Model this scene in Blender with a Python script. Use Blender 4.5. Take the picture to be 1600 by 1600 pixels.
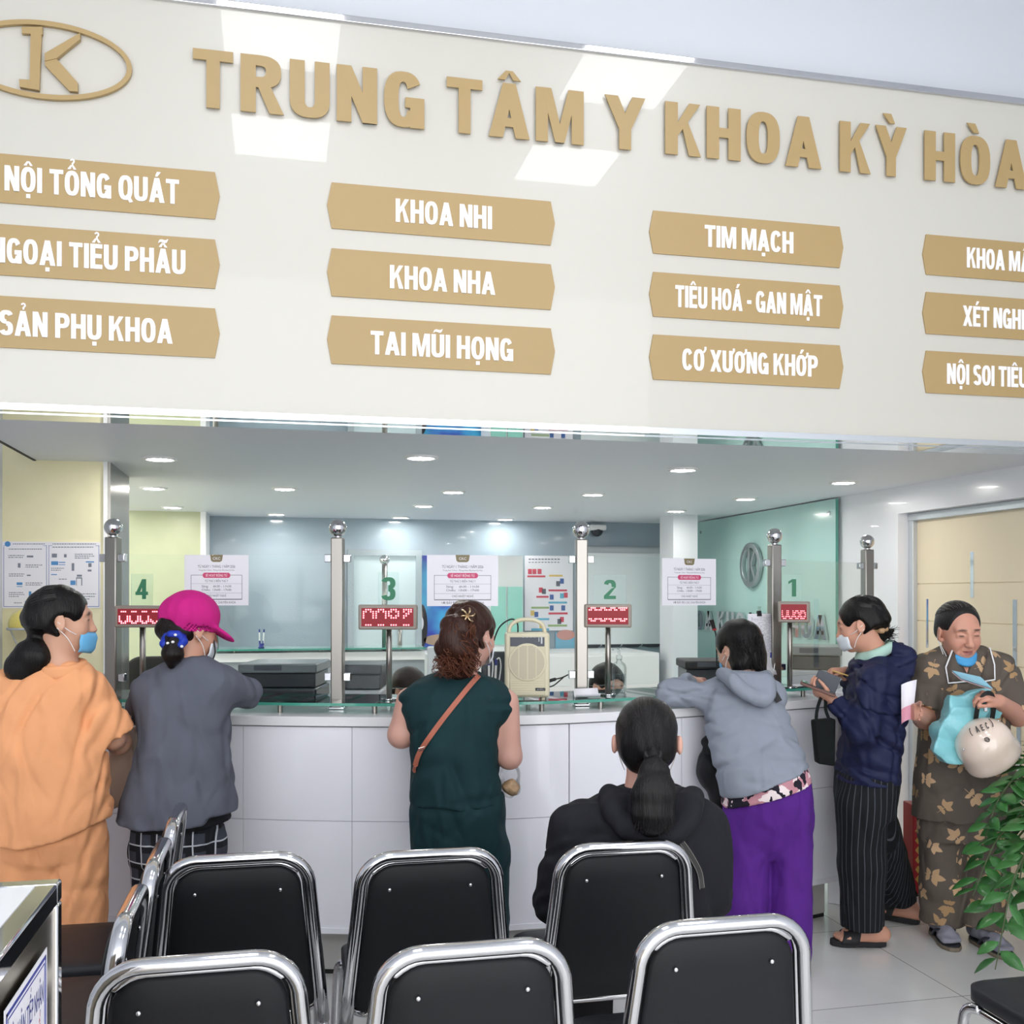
import bpy, bmesh, math, random
import numpy as np
from mathutils import Vector, Matrix, noise
# ---------------------------------------------------------------- camera, world, exposure
for _o in list(bpy.data.objects): bpy.data.objects.remove(_o)
SC = bpy.context.scene
COL = SC.collection
TH = math.radians(12.7)                     # the building runs 12.7 degrees off the lens axis
CT, ST = math.cos(TH), math.sin(TH)
EYE = 1.55
HOR = 930.0                                 # eye level in a 1600 px frame
FPX = 1600.0
_c = bpy.data.cameras.new('camera')
CAM = bpy.data.objects.new('camera', _c); COL.objects.link(CAM)
_c.sensor_fit = 'HORIZONTAL'; _c.sensor_width = 36; _c.lens = 36.0
_c.shift_y = 130.0/1600.0
_c.clip_start = 0.02
CAM.location = (0, 0, EYE)
CAM.rotation_euler = (math.pi/2, 0, -TH)
SC.camera = CAM
_w = bpy.data.worlds.new('world'); SC.world = _w; _w.use_nodes = True
_bg = _w.node_tree.nodes['Background']
_bg.inputs[0].default_value = (0.97, 0.98, 1.0, 1); _bg.inputs[1].default_value = 3.0
PANEL_W = 8.0        # hall ceiling panels
DOWN_W = 105.0        # recessed downlights
SC.view_settings.view_transform = 'Standard'
SC.view_settings.look = 'None'
SC.view_settings.gamma = 1.0
SC.view_settings.use_curve_mapping = False
SC.view_settings.exposure = 0.16
try:
    SC.cycles.max_bounces = 14; SC.cycles.transparent_max_bounces = 24; SC.cycles.transmission_bounces = 10
    SC.cycles.glossy_bounces = 5; SC.cycles.diffuse_bounces = 5
    SC.cycles.sample_clamp_indirect = 6.0
    SC.cycles.use_denoising = True
    SC.cycles.caustics_reflective = False; SC.cycles.caustics_refractive = False
except Exception: pass
random.seed(7); np.random.seed(7)
# ---------------------------------------------------------------- coordinates
def P(x, y, d):
    """the place seen at picture point x, y at depth d (metres along the lens axis)"""
    a = (x-800)/FPX
    return Vector((d*(ST+a*CT), d*(CT-a*ST), EYE-d*(y-HOR)/FPX))
def dv(x, v):   # depth where the line of sight through column x meets the plane at building depth v
    return v/(CT-(x-800)/FPX*ST)
def du(x, u): return u/(ST+(x-800)/FPX*CT)
def PV(x, y, v): return P(x, y, dv(x, v))
def PU(x, y, u): return P(x, y, du(x, u))
def PZ(x, y, z): return P(x, y, (EYE-z)*FPX/(y-HOR))
def lin(c):
    return tuple(((v/255.0)/12.92 if v/255.0 <= .04045 else ((v/255.0+.055)/1.055)**2.4) for v in c)
# ---------------------------------------------------------------- materials
MATS = {}
def mat(name, rgb, rough=.5, metal=0., spec=.5, emit=0., ecol=None, coat=0., bump=0., bscale=60., var=0., vscale=8., bstretch=None, attr=None, sheen=0.):
    if name in MATS: return MATS[name]
    m = bpy.data.materials.new(name); m.use_nodes = True
    nt = m.node_tree; b = nt.nodes['Principled BSDF']
    c = lin(rgb)+(1,)
    b.inputs['Base Color'].default_value = c
    b.inputs['Roughness'].default_value = rough; b.inputs['Metallic'].default_value = metal
    b.inputs['Specular IOR Level'].default_value = spec
    b.inputs['Coat Weight'].default_value = coat
    if sheen: b.inputs['Sheen Weight'].default_value = sheen
    if emit:
        b.inputs['Emission Color'].default_value = (lin(ecol) if ecol else lin(rgb))+(1,); b.inputs['Emission Strength'].default_value = emit
    tc = None
    def coords(st):
        nonlocal tc
        tc = nt.nodes.new('ShaderNodeTexCoord')
        mp = nt.nodes.new('ShaderNodeMapping'); nt.links.new(tc.outputs['Object'], mp.inputs[0])
        if st: mp.inputs['Scale'].default_value = st
        return mp.outputs[0]
    if bump:
        n = nt.nodes.new('ShaderNodeTexNoise'); n.inputs['Scale'].default_value = bscale; n.inputs['Detail'].default_value = 4
        nt.links.new(coords(bstretch), n.inputs['Vector'])
        bp = nt.nodes.new('ShaderNodeBump'); bp.inputs['Strength'].default_value = bump; bp.inputs['Distance'].default_value = .01
        nt.links.new(n.outputs['Fac'], bp.inputs['Height']); nt.links.new(bp.outputs[0], b.inputs['Normal'])
    src = None
    if attr:
        a = nt.nodes.new('ShaderNodeAttribute'); a.attribute_name = attr; src = a.outputs['Color']
        nt.links.new(src, b.inputs['Base Color'])
    if var:
        n = nt.nodes.new('ShaderNodeTexNoise'); n.inputs['Scale'].default_value = vscale; n.inputs['Detail'].default_value = 5
        nt.links.new(coords(bstretch), n.inputs['Vector'])
        mr = nt.nodes.new('ShaderNodeMapRange'); mr.inputs[1].default_value = .3; mr.inputs[2].default_value = .7
        mr.inputs[3].default_value = 1-var; mr.inputs[4].default_value = 1+var
        nt.links.new(n.outputs['Fac'], mr.inputs[0])
        mx = nt.nodes.new('ShaderNodeVectorMath'); mx.operation = 'SCALE'
        if src: nt.links.new(src, mx.inputs[0])
        else: mx.inputs[0].default_value = c[:3]
        nt.links.new(mr.outputs[0], mx.inputs['Scale']); nt.links.new(mx.outputs[0], b.inputs['Base Color'])
    MATS[name] = m
    return m
def glass_mat(name, tint=(236, 247, 244), refl=1.0, rough=0.02):
    """thin pane: light passes straight through, surface reflects by Fresnel"""
    if name in MATS: return MATS[name]
    m = bpy.data.materials.new(name); m.use_nodes = True
    nt = m.node_tree; nt.nodes.remove(nt.nodes['Principled BSDF']); out = nt.nodes['Material Output']
    t = nt.nodes.new('ShaderNodeBsdfTransparent'); t.inputs[0].default_value = lin(tint)+(1,)
    g = nt.nodes.new('ShaderNodeBsdfGlossy'); g.inputs['Roughness'].default_value = rough
    f = nt.nodes.new('ShaderNodeFresnel'); f.inputs[0].default_value = 1.45
    mx = nt.nodes.new('ShaderNodeMixShader')
    mu = nt.nodes.new('ShaderNodeMath'); mu.operation = 'MULTIPLY'; mu.inputs[1].default_value = refl
    nt.links.new(f.outputs[0], mu.inputs[0]); nt.links.new(mu.outputs[0], mx.inputs[0])
    nt.links.new(t.outputs[0], mx.inputs[1]); nt.links.new(g.outputs[0], mx.inputs[2]); nt.links.new(mx.outputs[0], out.inputs[0])
    MATS[name] = m
    return m
# ---------------------------------------------------------------- objects
ROOTM = {}
def tag(o, label=None, cat=None, group=None, kind=None):
    if label: o['label'] = label
    if cat: o['category'] = cat
    if group: o['group'] = group
    if kind: o['kind'] = kind
    return o
def thing(name, label, cat, loc=(0, 0, 0), rz=0., group=None):
    o = bpy.data.objects.new(name, None); COL.objects.link(o); o.empty_display_size = .1
    o.location = loc; o.rotation_euler = (0, 0, rz)
    ROOTM[o] = Matrix.Translation(Vector(loc)) @ Matrix.Rotation(rz, 4, 'Z')
    return tag(o, label, cat, group)
def rootmat(o):
    while o.parent is not None: o = o.parent
    return ROOTM.get(o, Matrix.Identity(4))
class MB:
    def __init__(s): s.v = []; s.f = []; s.mi = []; s.m = 0
    def add(s, vs, fs):
        b = len(s.v); s.v.extend(Vector(v) for v in vs)
        for f in fs: s.f.append([b+i for i in f]); s.mi.append(s.m)
        return s
    def box(s, x0, y0, z0, x1, y1, z1):
        return s.add([(x0,y0,z0),(x1,y0,z0),(x1,y1,z0),(x0,y1,z0),(x0,y0,z1),(x1,y0,z1),(x1,y1,z1),(x0,y1,z1)],
              [(0,3,2,1),(4,5,6,7),(0,1,5,4),(1,2,6,5),(2,3,7,6),(3,0,4,7)])
    def obox(s, c, ax, ay, az):
        c, ax, ay, az = map(Vector, (c, ax, ay, az))
        vs = [c+i*ax+j*ay+k*az for k in (-1, 1) for (i, j) in ((-1,-1),(1,-1),(1,1),(-1,1))]
        return s.add(vs, [(0,3,2,1),(4,5,6,7),(0,1,5,4),(1,2,6,5),(2,3,7,6),(3,0,4,7)])
    def cyl(s, p0, p1, r0, r1=None, n=16, caps=True):
        p0, p1 = Vector(p0), Vector(p1); r1 = r0 if r1 is None else r1
        d = (p1-p0).normalized(); a = d.orthogonal().normalized(); b = d.cross(a)
        vs = []
        for p, r in ((p0, r0), (p1, r1)):
            for i in range(n):
                t = 2*math.pi*i/n; vs.append(p+r*(math.cos(t)*a+math.sin(t)*b))
        fs = [(i, (i+1) % n, n+(i+1) % n, n+i) for i in range(n)]
        if caps: fs += [tuple(range(n-1, -1, -1)), tuple(range(n, 2*n))]
        return s.add(vs, fs)
    def tube(s, pts, r, n=10, closed=False, up=None, flat=1.0):
        pts = [Vector(p) for p in pts]; m = len(pts); rs = r if hasattr(r, '__len__') else [r]*m
        vs = []; a = None
        for i in range(m):
            if closed: d = pts[(i+1) % m]-pts[i-1]
            else: d = pts[min(i+1, m-1)]-pts[max(i-1, 0)]
            d.normalize()
            if up is not None: a = Vector(up)-d*d.dot(Vector(up)); a.normalize()
            else:
                a = d.orthogonal().normalized() if a is None else (a-d*d.dot(a)).normalized()
            b = d.cross(a)
            for k in range(n):
                t = 2*math.pi*k/n; vs.append(pts[i]+rs[i]*(math.cos(t)*a*flat+math.sin(t)*b))
        fs = []
        for i in range(m if closed else m-1):
            j = (i+1) % m
            for k in range(n): fs.append((i*n+k, i*n+(k+1) % n, j*n+(k+1) % n, j*n+k))
        if not closed: fs += [tuple(range(n-1, -1, -1)), tuple(range((m-1)*n, m*n))]
        return s.add(vs, fs)
    def ball(s, c, r, nu=24, nv=14, R=None):
        c = Vector(c); r = r if hasattr(r, '__len__') else (r, r, r)
        vs = []; fs = []
        for j in range(nv+1):
            ph = math.pi*j/nv
            for i in range(nu):
                t = 2*math.pi*i/nu
                q = Vector((r[0]*math.sin(ph)*math.cos(t), r[1]*math.sin(ph)*math.sin(t), r[2]*math.cos(ph)))
                vs.append(c+(R @ q if R else q))
        for j in range(nv):
            for i in range(nu):
                fs.append((j*nu+i, (j+1)*nu+i, (j+1)*nu+(i+1) % nu, j*nu+(i+1) % nu))
        return s.add(vs, fs)
    def lathe(s, prof, c=(0, 0, 0), n=24, R=None):
        c = Vector(c); vs = []; fs = []
        for r, z in prof:
            for i in range(n):
                t = 2*math.pi*i/n; q = Vector((r*math.cos(t), r*math.sin(t), z)); vs.append(c+(R @ q if R else q))
        for j in range(len(prof)-1):
            for i in range(n): fs.append((j*n+i, j*n+(i+1) % n, (j+1)*n+(i+1) % n, (j+1)*n+i))
        fs += [tuple(range(n-1, -1, -1)), tuple(range((len(prof)-1)*n, len(prof)*n))]
        return s.add(vs, fs)
    def prism(s, poly, fn, h):
        """poly: 2-D points; fn(a, b, k) gives the 3-D point at offset k; from 0 to h"""
        n = len(poly); vs = [fn(a, b, 0) for a, b in poly]+[fn(a, b, h) for a, b in poly]
        return s.add(vs, [tuple(range(n-1, -1, -1)), tuple(range(n, 2*n))]+[(i, (i+1) % n, n+(i+1) % n, n+i) for i in range(n)])
    def grid(s, rows, closed=False):
        n = len(rows[0]); vs = [p for r in rows for p in r]; fs = []
        for j in range(len(rows)-1):
            for i in range(n if closed else n-1):
                fs.append((j*n+i, j*n+(i+1) % n, (j+1)*n+(i+1) % n, (j+1)*n+i))
        return s.add(vs, fs)
    def build(s, name, m, parent=None, world=False, smooth=False, bevel=0., seg=2, label=None, solid=0., sub=0):
        me = bpy.data.meshes.new(name)
        vs = s.v
        if world and parent is not None:
            inv = rootmat(parent).inverted(); vs = [inv @ v for v in vs]
        me.from_pydata([tuple(v) for v in vs], [], s.f)
        ms = m if isinstance(m, (list, tuple)) else [m]
        for q in ms: me.materials.append(q)
        if len(ms) > 1: me.polygons.foreach_set('material_index', s.mi)
        bm = bmesh.new(); bm.from_mesh(me); bmesh.ops.recalc_face_normals(bm, faces=bm.faces); bm.to_mesh(me); bm.free()
        if smooth: me.polygons.foreach_set('use_smooth', [True]*len(me.polygons))
        me.update()
        o = bpy.data.objects.new(name, me); COL.objects.link(o)
        if parent is not None: o.parent = parent
        if solid:
            md = o.modifiers.new('thickness', 'SOLIDIFY'); md.thickness = solid; md.offset = 0
        if bevel:
            md = o.modifiers.new('bevel', 'BEVEL'); md.width = bevel; md.segments = seg; md.limit_method = 'ANGLE'; md.angle_limit = math.radians(40)
            md.harden_normals = False
        if sub:
            md = o.modifiers.new('sub', 'SUBSURF'); md.levels = sub; md.render_levels = sub
        if smooth == 'auto' or bevel:
            me.polygons.foreach_set('use_smooth', [True]*len(me.polygons))
            try: me.set_sharp_from_angle(angle=math.radians(38))
            except Exception: pass
        if label: o['label'] = label
        return o
def struct(o): o['kind'] = 'structure'; return o
def copy_tree(o, parent=None):
    c = o.copy(); COL.objects.link(c)
    if parent is not None: c.parent = parent
    for ch in list(o.children): copy_tree(ch, c)
    return c
def spline(pts, n=8, closed=False):
    pts = [Vector(p) for p in pts]; out = []; m = len(pts)
    for i in range(m if closed else m-1):
        if closed: a, b, c, d = pts[i-1], pts[i], pts[(i+1) % m], pts[(i+2) % m]
        else: a, b, c, d = pts[max(i-1, 0)], pts[i], pts[i+1], pts[min(i+2, m-1)]
        for k in range(n):
            t = k/n
            out.append(.5*((2*b)+(c-a)*t+(2*a-5*b+4*c-d)*t*t+(3*b-a-3*c+d)*t**3))
    if not closed: out.append(pts[-1])
    return out
# ---------------------------------------------------------------- lettering: bold block capitals built from strokes
def ring(cx, cy, rx, ry, sx, sy, a0, a1, n=14, e=2.5):
    q = []
    def pt(rx, ry, t):
        c, s = math.cos(t), math.sin(t)
        return (cx+rx*math.copysign(abs(c)**(2/e), c), cy+ry*math.copysign(abs(s)**(2/e), s))
    a0, a1 = math.radians(a0), math.radians(a1)
    for i in range(n):
        t0, t1 = a0+(a1-a0)*i/n, a0+(a1-a0)*(i+1)/n
        q.append([pt(rx, ry, t0), pt(rx, ry, t1), pt(rx-sx, ry-sy, t1), pt(rx-sx, ry-sy, t0)])
    return q
def R4(x0, y0, x1, y1): return [(x0, y0), (x1, y0), (x1, y1), (x0, y1)]
BOLD = [.2, .165]      # stem and bar weight
def glyph(ch):
    """returns (width, quads) with cap height 1"""
    s, t, w = BOLD[0], BOLD[1], .62
    B = lambda x0, y0, x1, y1: [R4(x0, y0, x1, y1)]
    D = {
     'A': (.7, [[(0,0),(s+.01,0),(.35+.1,1),(.35-.11,1)], [(.7,0),(.7-s-.01,0),(.35-.1,1),(.35+.11,1)], R4(.16,.2,.54,.2+t-.02)]),
     'B': (w, B(0,0,s,1)+ring(.3,.74,.3,.26,s,t,-90,90)+ring(.31,.28,.31,.28,s,t,-90,90)+B(s,1-t,.32,1)+B(s,0,.32,t)+B(s,.44,.32,.44+t)),
     'C': (w, ring(.31,.5,.31,.5,s,t,32,328,24)),
     'D': (w, B(0,0,s,1)+ring(.3,.5,.32,.5,s,t,-90,90,18)+B(s,1-t,.3,1)+B(s,0,.3,t)),
     'E': (.54, B(0,0,s,1)+B(s,0,.54,t)+B(s,1-t,.54,1)+B(s,.43,.5,.43+t)),
     'F': (.54, B(0,0,s,1)+B(s,1-t,.54,1)+B(s,.43,.5,.43+t)),
     'G': (.65, ring(.31,.5,.31,.5,s,t,32,330,24)+B(.34,.36,.65,.36+t)+B(.65-s,0,.65,.44)),
     'H': (.64, B(0,0,s,1)+B(.64-s,0,.64,1)+B(s,.42,.64-s,.42+t)),
     'I': (s, B(0,0,s,1)),
     'J': (.5, B(.3,.28,.5,1)+ring(.25,.26,.25,.26,s,t,180,360)),
     'K': (.66, B(0,0,s,1)+[[(s,.36),(s,.62),(.44,1),(.65,1)], [(.3,.6),(.44,.74) if 0 else (.4,.68),(.66,0),(.44,0)]]),
     'L': (.52, B(0,0,s,1)+B(s,0,.52,t)),
     'M': (.84, B(0,0,s-.02,1)+B(.84-s+.02,0,.84,1)+[[(.1,1),(.27,1),(.5,0),(.34,0)], [(.74,1),(.57,1),(.34,0),(.5,0)]]),
     'N': (.64, B(0,0,s,1)+B(.64-s,0,.64,1)+[[(.02,1),(.23,1),(.62,0),(.41,0)]]),
     'O': (.64, ring(.32,.5,.32,.5,s,t,0,360,28)),
     'P': (w, B(0,0,s,1)+ring(.3,.7,.32,.3,s,t,-90,90)+B(s,1-t,.32,1)+B(s,.4,.32,.4+t)),
     'Q': (.64, ring(.32,.5,.32,.5,s,t,0,360,28)+[[(.34,.2),(.46,.26),(.66,-.06),(.5,-.1)]]),
     'R': (.64, B(0,0,s,1)+ring(.3,.72,.32,.28,s,t,-90,90)+B(s,1-t,.32,1)+B(s,.44,.32,.44+t)+[[(.26,.46),(.46,.46),(.66,0),(.44,0)]]),
     'S': (.58, ring(.29,.73,.29,.27,s,t,20,270,18)+ring(.29,.28,.29,.28,s,t,-160,90,18)),
     'T': (.6, B(.2,0,.4,1)+B(0,1-t,.6,1)),
     'U': (.62, B(0,.3,s,1)+B(.62-s,.3,.62,1)+ring(.31,.32,.31,.32,s,t,180,360,18)),
     'V': (.66, [[(0,1),(.21,1),(.42,0),(.25,0)], [(.66,1),(.45,1),(.24,0),(.41,0)]]),
     'X': (.68, [[(0,1),(.22,1),(.68,0),(.46,0)], [(.68,1),(.46,1),(0,0),(.22,0)]]),
     'Y': (.68, B(.24,0,.44,.45)+[[(0,1),(.22,1),(.44,.42),(.24,.38)], [(.68,1),(.46,1),(.24,.42),(.44,.38)]]),
     'Z': (.56, B(0,0,.56,t)+B(0,1-t,.56,1)+[[(0,t),(.22,t),(.56,1-t),(.34,1-t)]]),
     '-': (.3, B(0,.36,.3,.36+t)), ' ': (.3, []), '.': (s, B(0,0,s,s)),
     '1': (.4, B(.18,0,.4,1)+[[(0,.72),(.2,.84),(.2,1),(0,.86)]]),
     '2': (.58, ring(.29,.7,.29,.3,s,t,-20,170,16)+[[(0,t),(.25,t),(.57,.62),(.38,.56)]]+B(0,0,.58,t)),
     '3': (.58, ring(.29,.74,.29,.26,s,t,-90,165,16)+ring(.29,.28,.29,.28,s,t,-165,90,16)),
     '4': (.64, B(.34,0,.54,1)+B(0,.2,.64,.2+t)+[[(0,.24),(.18,.24),(.52,1),(.34,1)]]),
     '6': (.6, ring(.3,.3,.3,.3,s,t,0,360,20)+ring(.3,.62,.3,.38,s,t,40,180,14)+B(0,.3,s,.62)),
    }
    return D.get(ch, (.4, []))
VIET = {'Ộ':'O^.', 'Ổ':'O^?', 'Á':"A'", 'Ạ':'A.', 'Ể':'E^?', 'Ẫ':'A^~', 'Ả':'A?', 'Ụ':'U.', 'Ũ':'U~', 'Ọ':'O.', 'Ê':'E^', 'Ậ':'A^.', 'Ơ':'O+', 'Ư':'U+', 'Ớ':"O+'",
        'Â':'A^', 'Ỳ':'Y`', 'Ò':'O`', 'É':"E'", 'Ế':"E^'"}
def marks(seq, w):
    q = []; c = w/2; y = 1.06
    for k in seq:
        if k == '^':
            q += [[(c-.2,y),(c-.07,y),(c+.02,y+.17),(c-.06,y+.17)], [(c+.2,y),(c+.07,y),(c-.02,y+.17),(c+.06,y+.17)]]; y += .16
        elif k == "'": q += [[(c-.08,y),(c+.03,y),(c+.18,y+.19),(c,y+.19)]]
        elif k == '`': q += [[(c-.18,y+.19),(c,y+.19),(c+.08,y),(c-.03,y)]]
        elif k == '.': q += [R4(c-.09,-.24,c+.09,-.08)]
        elif k == '~': q += [[(c-.24,y),(c-.16,y+.14),(c-.06,y+.16),(c-.1,y+.06)], [(c-.1,y+.06),(c-.06,y+.16),(c+.1,y+.13),(c+.08,y+.02)], [(c+.08,y+.02),(c+.1,y+.13),(c+.24,y+.19),(c+.17,y+.04)]]
        elif k == '?': q += ring(c+.02, y+.17, .11, .1, .07, .06, -80, 170, 8, 2)+[R4(c-.01,y,c+.06,y+.1)]
        elif k == '+': q += [[(w-.1,.86),(w+.02,.84),(w+.14,1.0),(w+.12,1.12)], [(w+.02,1.0),(w+.14,.98),(w+.14,1.12),(w+.02,1.12)]]
    return q
def set_text(text, gap=.09):
    """list of (char, x0, width, quads)"""
    x = 0.; out = []
    for ch in text:
        base = VIET.get(ch, ch)
        w, q = glyph(base[0])
        q = list(q)+marks(base[1:], w)
        if ch != ' ': out.append((ch, x, w, [[(x+a, b) for a, b in qq] for qq in q]))
        x += w+(gap+.05 if '+' in base else gap) if ch != ' ' else .26
    return out, x-gap
def lettering(mb, text, fn, width, height, h, gap=.09, bold=True):
    """fn(a, b, k): a along, b up (metres from the text's lower left corner)"""
    cs, tot = set_text(text, gap)
    sx = width/tot
    for ch, x, w, qs in cs:
        for q in qs:
            ar = sum(q[i][0]*q[(i+1) % 4][1]-q[(i+1) % 4][0]*q[i][1] for i in range(4))
            if ar < 0: q = q[::-1]
            mb.prism([(a*sx, b*height) for a, b in q], fn, h+(len(mb.f) % 23)*.00002)
    return mb
_FONTCACHE = {}
def small_text(mb, text, fn, height, width=None, align='C', k=.0004):
    """fine print: set in the built-in face; fn(a, b, k) with a measured from the anchor"""
    if text not in _FONTCACHE:
        cu = bpy.data.curves.new('t', 'FONT'); cu.body = text; cu.size = 1; cu.resolution_u = 3
        o = bpy.data.objects.new('t', cu); COL.objects.link(o)
        bpy.context.view_layer.update()
        me = bpy.data.meshes.new_from_object(o.evaluated_get(bpy.context.evaluated_depsgraph_get()))
        _FONTCACHE[text] = ([tuple(v.co) for v in me.vertices], [tuple(p.vertices) for p in me.polygons])
        bpy.data.objects.remove(o); bpy.data.curves.remove(cu); bpy.data.meshes.remove(me)
    vs, fs = _FONTCACHE[text]
    if not vs: return mb
    xs = [v[0] for v in vs]; x0, x1 = min(xs), max(xs)
    sy = height/.7; sx = sy if width is None else width/(x1-x0)
    off = (x0+x1)/2 if align == 'C' else x0
    return mb.add([fn((v[0]-off)*sx, v[1]*sy, k) for v in vs], fs)
# ================================================================ THE ROOM
VIET.update({'Ắ': "A^'", 'Ệ': 'E^.', 'Ư': 'U+'})
M_wall = mat('white_wall_paint', (206, 209, 215), .55, bump=.02, bscale=90)
M_gloss = mat('white_gloss_wall', (236, 237, 242), .22, coat=.3)
M_ceil = mat('ceiling_paint', (222, 226, 232), .5)
M_yellow = mat('pale_yellow_panel', (236, 229, 188), .35, var=.03)
M_green = mat('pale_green_panel', (188, 192, 158), .35, var=.03)
M_steel = mat('brushed_steel', (158, 154, 148), .3, 1.0, bump=.02, bscale=300, bstretch=(1, 1, .02))
M_chrome = mat('polished_chrome', (215, 215, 218), .06, 1.0)
M_mirror = mat('mirror_strip', (228, 232, 234), .02, 1.0)
M_black = mat('black_rubber', (18, 18, 20), .6)
M_white = mat('white_plastic', (232, 232, 232), .4)
M_alu = mat('light_aluminium', (200, 206, 212), .35, .4)
def floor_mat():
    m = mat('grey_ceramic_tile', (196, 195, 192), .22, coat=.25)
    nt = m.node_tree; b = nt.nodes['Principled BSDF']
    g = nt.nodes.new('ShaderNodeNewGeometry'); mp = nt.nodes.new('ShaderNodeMapping')
    mp.inputs['Location'].default_value = (-2.567+8.0, -3.48+8.0, 0)
    nt.links.new(g.outputs['Position'], mp.inputs[0])
    br = nt.nodes.new('ShaderNodeTexBrick'); br.offset = 0; br.inputs['Scale'].default_value = 1.0
    br.inputs['Brick Width'].default_value = .8; br.inputs['Row Height'].default_value = .8
    br.inputs['Mortar Size'].default_value = .0022; br.inputs['Mortar Smooth'].default_value = .1
    br.inputs['Color1'].default_value = lin((226, 225, 221))+(1,); br.inputs['Color2'].default_value = lin((221, 220, 217))+(1,)
    br.inputs['Mortar'].default_value = lin((140, 136, 130))+(1,)
    nt.links.new(mp.outputs[0], br.inputs[0])
    n = nt.nodes.new('ShaderNodeTexNoise'); n.inputs['Scale'].default_value = 3.0; n.inputs['Detail'].default_value = 6
    nt.links.new(g.outputs['Position'], n.inputs['Vector'])
    mr = nt.nodes.new('ShaderNodeMapRange'); mr.inputs[1].default_value = .35; mr.inputs[2].default_value = .65; mr.inputs[3].default_value = .96; mr.inputs[4].default_value = 1.03
    nt.links.new(n.outputs['Fac'], mr.inputs[0])
    sc = nt.nodes.new('ShaderNodeVectorMath'); sc.operation = 'SCALE'
    nt.links.new(br.outputs['Color'], sc.inputs[0]); nt.links.new(mr.outputs[0], sc.inputs['Scale']); nt.links.new(sc.outputs[0], b.inputs['Base Color'])
    return m
HZ = 4.5      # hall ceiling
CZ = 2.2      # ceiling over the counter
SV = 3.902    # face of the sign
LW = -1.30; RW = 3.62; BV = 8.75
struct(MB().box(-3.2, -4.0, -.1, RW+.3, BV+.1, 0).build('floor', floor_mat()))
struct(MB().box(-3.2, -2.0, HZ, RW+.2, SV+.2, HZ+.1).build('ceiling_hall', M_ceil))
# wall above the sign, carrying the floor over the counter
struct(MB().box(-3.2, SV+.06, CZ+.03, RW, SV+.16, HZ).build('wall_upper', M_wall))
# lowered ceiling behind the sign; a slot along its left edge
struct(MB().box(-1.157, SV+.2, CZ, RW, BV, CZ+.12).build('ceiling', M_ceil))
struct(MB().box(LW-.1, SV+.17, CZ+.45, -1.0, 6.2, CZ+.5).build('ceiling_slot', M_ceil))
struct(MB().box(-1.163, SV+.2, CZ-.004, -1.150, 5.31, CZ+.10).build('trim_1', M_black))
# left: hall wall, return wall below the sign, counter side wall, panel wall, steel clad end
struct(MB().box(-3.3, -2.0, 0, -3.2, SV+.16, HZ).build('wall_left', M_wall))
struct(MB().box(-3.2, SV+.06, 0, LW-.1, SV+.16, CZ+.03).build('wall_left_return', M_wall))
struct(MB().box(LW-.1, SV+.06, 0, LW, 5.31, CZ+.5).build('wall_left_side', M_wall))
_x0 = -.815
struct(MB().box(LW-.1, 5.31, 0, _x0-.03, 5.95, CZ+.5).build('wall_left_panel', M_yellow))
struct(MB().box(_x0-.03, 5.300, 0, _x0-.012, 5.32, CZ).build('trim_2', M_white))
struct(MB().box(_x0-.03, 5.318, 0, _x0, 5.95, CZ).build('column_left', M_steel))
# staff area walls
_yr = PV(322, 900, 8.33).x
struct(MB().box(-3.2, 8.33, 0, _yr-.04, 8.45, CZ).build('wall_back_panel', M_green))
struct(MB().box(_yr-.04, 8.30, 0, _yr, 8.9, CZ).build('trim_3', M_white))
M_backp = mat('back_painted_glass_wall', (152, 168, 178), .12, coat=.4)
struct(MB().box(_yr, BV, 0, RW+.1, BV+.1, CZ).build('wall_back', M_backp))
struct(MB().box(-3.3, 5.95, 0, -3.2, BV, CZ).build('wall_left_staff', M_green))
# right wall with its door opening
DV0, DV1, DZ = 4.20, 5.50, 2.04
struct(MB().box(RW, -2.0, 0, RW+.2, DV0, HZ).build('wall_right', M_wall))
struct(MB().box(RW, DV0, DZ, RW+.2, DV1, HZ).build('wall_right_lintel', M_gloss))
struct(MB().box(RW, DV1, 0, RW+.2, BV, CZ+.3).build('wall_right_staff', M_gloss))
struct(MB().box(RW-.012, DV1+.04, 0, RW, 6.3, .10).build('baseboard_right', mat('dark_skirting', (70, 66, 62), .4)))
# door leaf: pale laminate boards with let-in steel strips
M_lam = mat('cream_laminate', (236, 221, 192), .35, var=.05, vscale=3, bstretch=(1, 1, .15))
door = tag(bpy.data.objects.new('door_1', None), 'cream laminate door with steel inlay strips behind the woman holding a helmet', 'door', kind='structure'); COL.objects.link(door); ROOTM[door] = Matrix.Identity(4)
mb = MB()
du_ = RW+.10
zs = [0.005, .42, .80, 1.18, 1.40, 1.62, DZ-.035]
for i in range(len(zs)-1): mb.box(du_, DV0+.045, zs[i], du_+.04, DV1-.045, zs[i+1]-.004)
mb.box(du_+.006, DV0+.05, .01, du_+.036, DV1-.05, DZ-.04)
mb.build('door_leaf', M_lam, door)
mb = MB()
mb.box(du_-.03, DV0, 0, du_+.05, DV0+.045, DZ); mb.box(du_-.03, DV1-.045, 0, du_+.05, DV1, DZ); mb.box(du_-.035, DV0, DZ-.045, du_+.05, DV1, DZ)
mb.build('door_frame', M_alu, door, bevel=.004)
for x, y0, y1, w in ((1519, 862, 934, .028), (1449, 936, 1012, .022), (1586, 937, 1062, .03), (1592, 1100, 1215, .03), (1519, 1150, 1260, .028)):
    a, b = PU(x, y0, du_), PU(x, y1, du_)
    MB().box(du_-.002, a.y-w/2, b.z, du_+.01, a.y+w/2, a.z).build('steel_strip', M_chrome, door)
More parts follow.
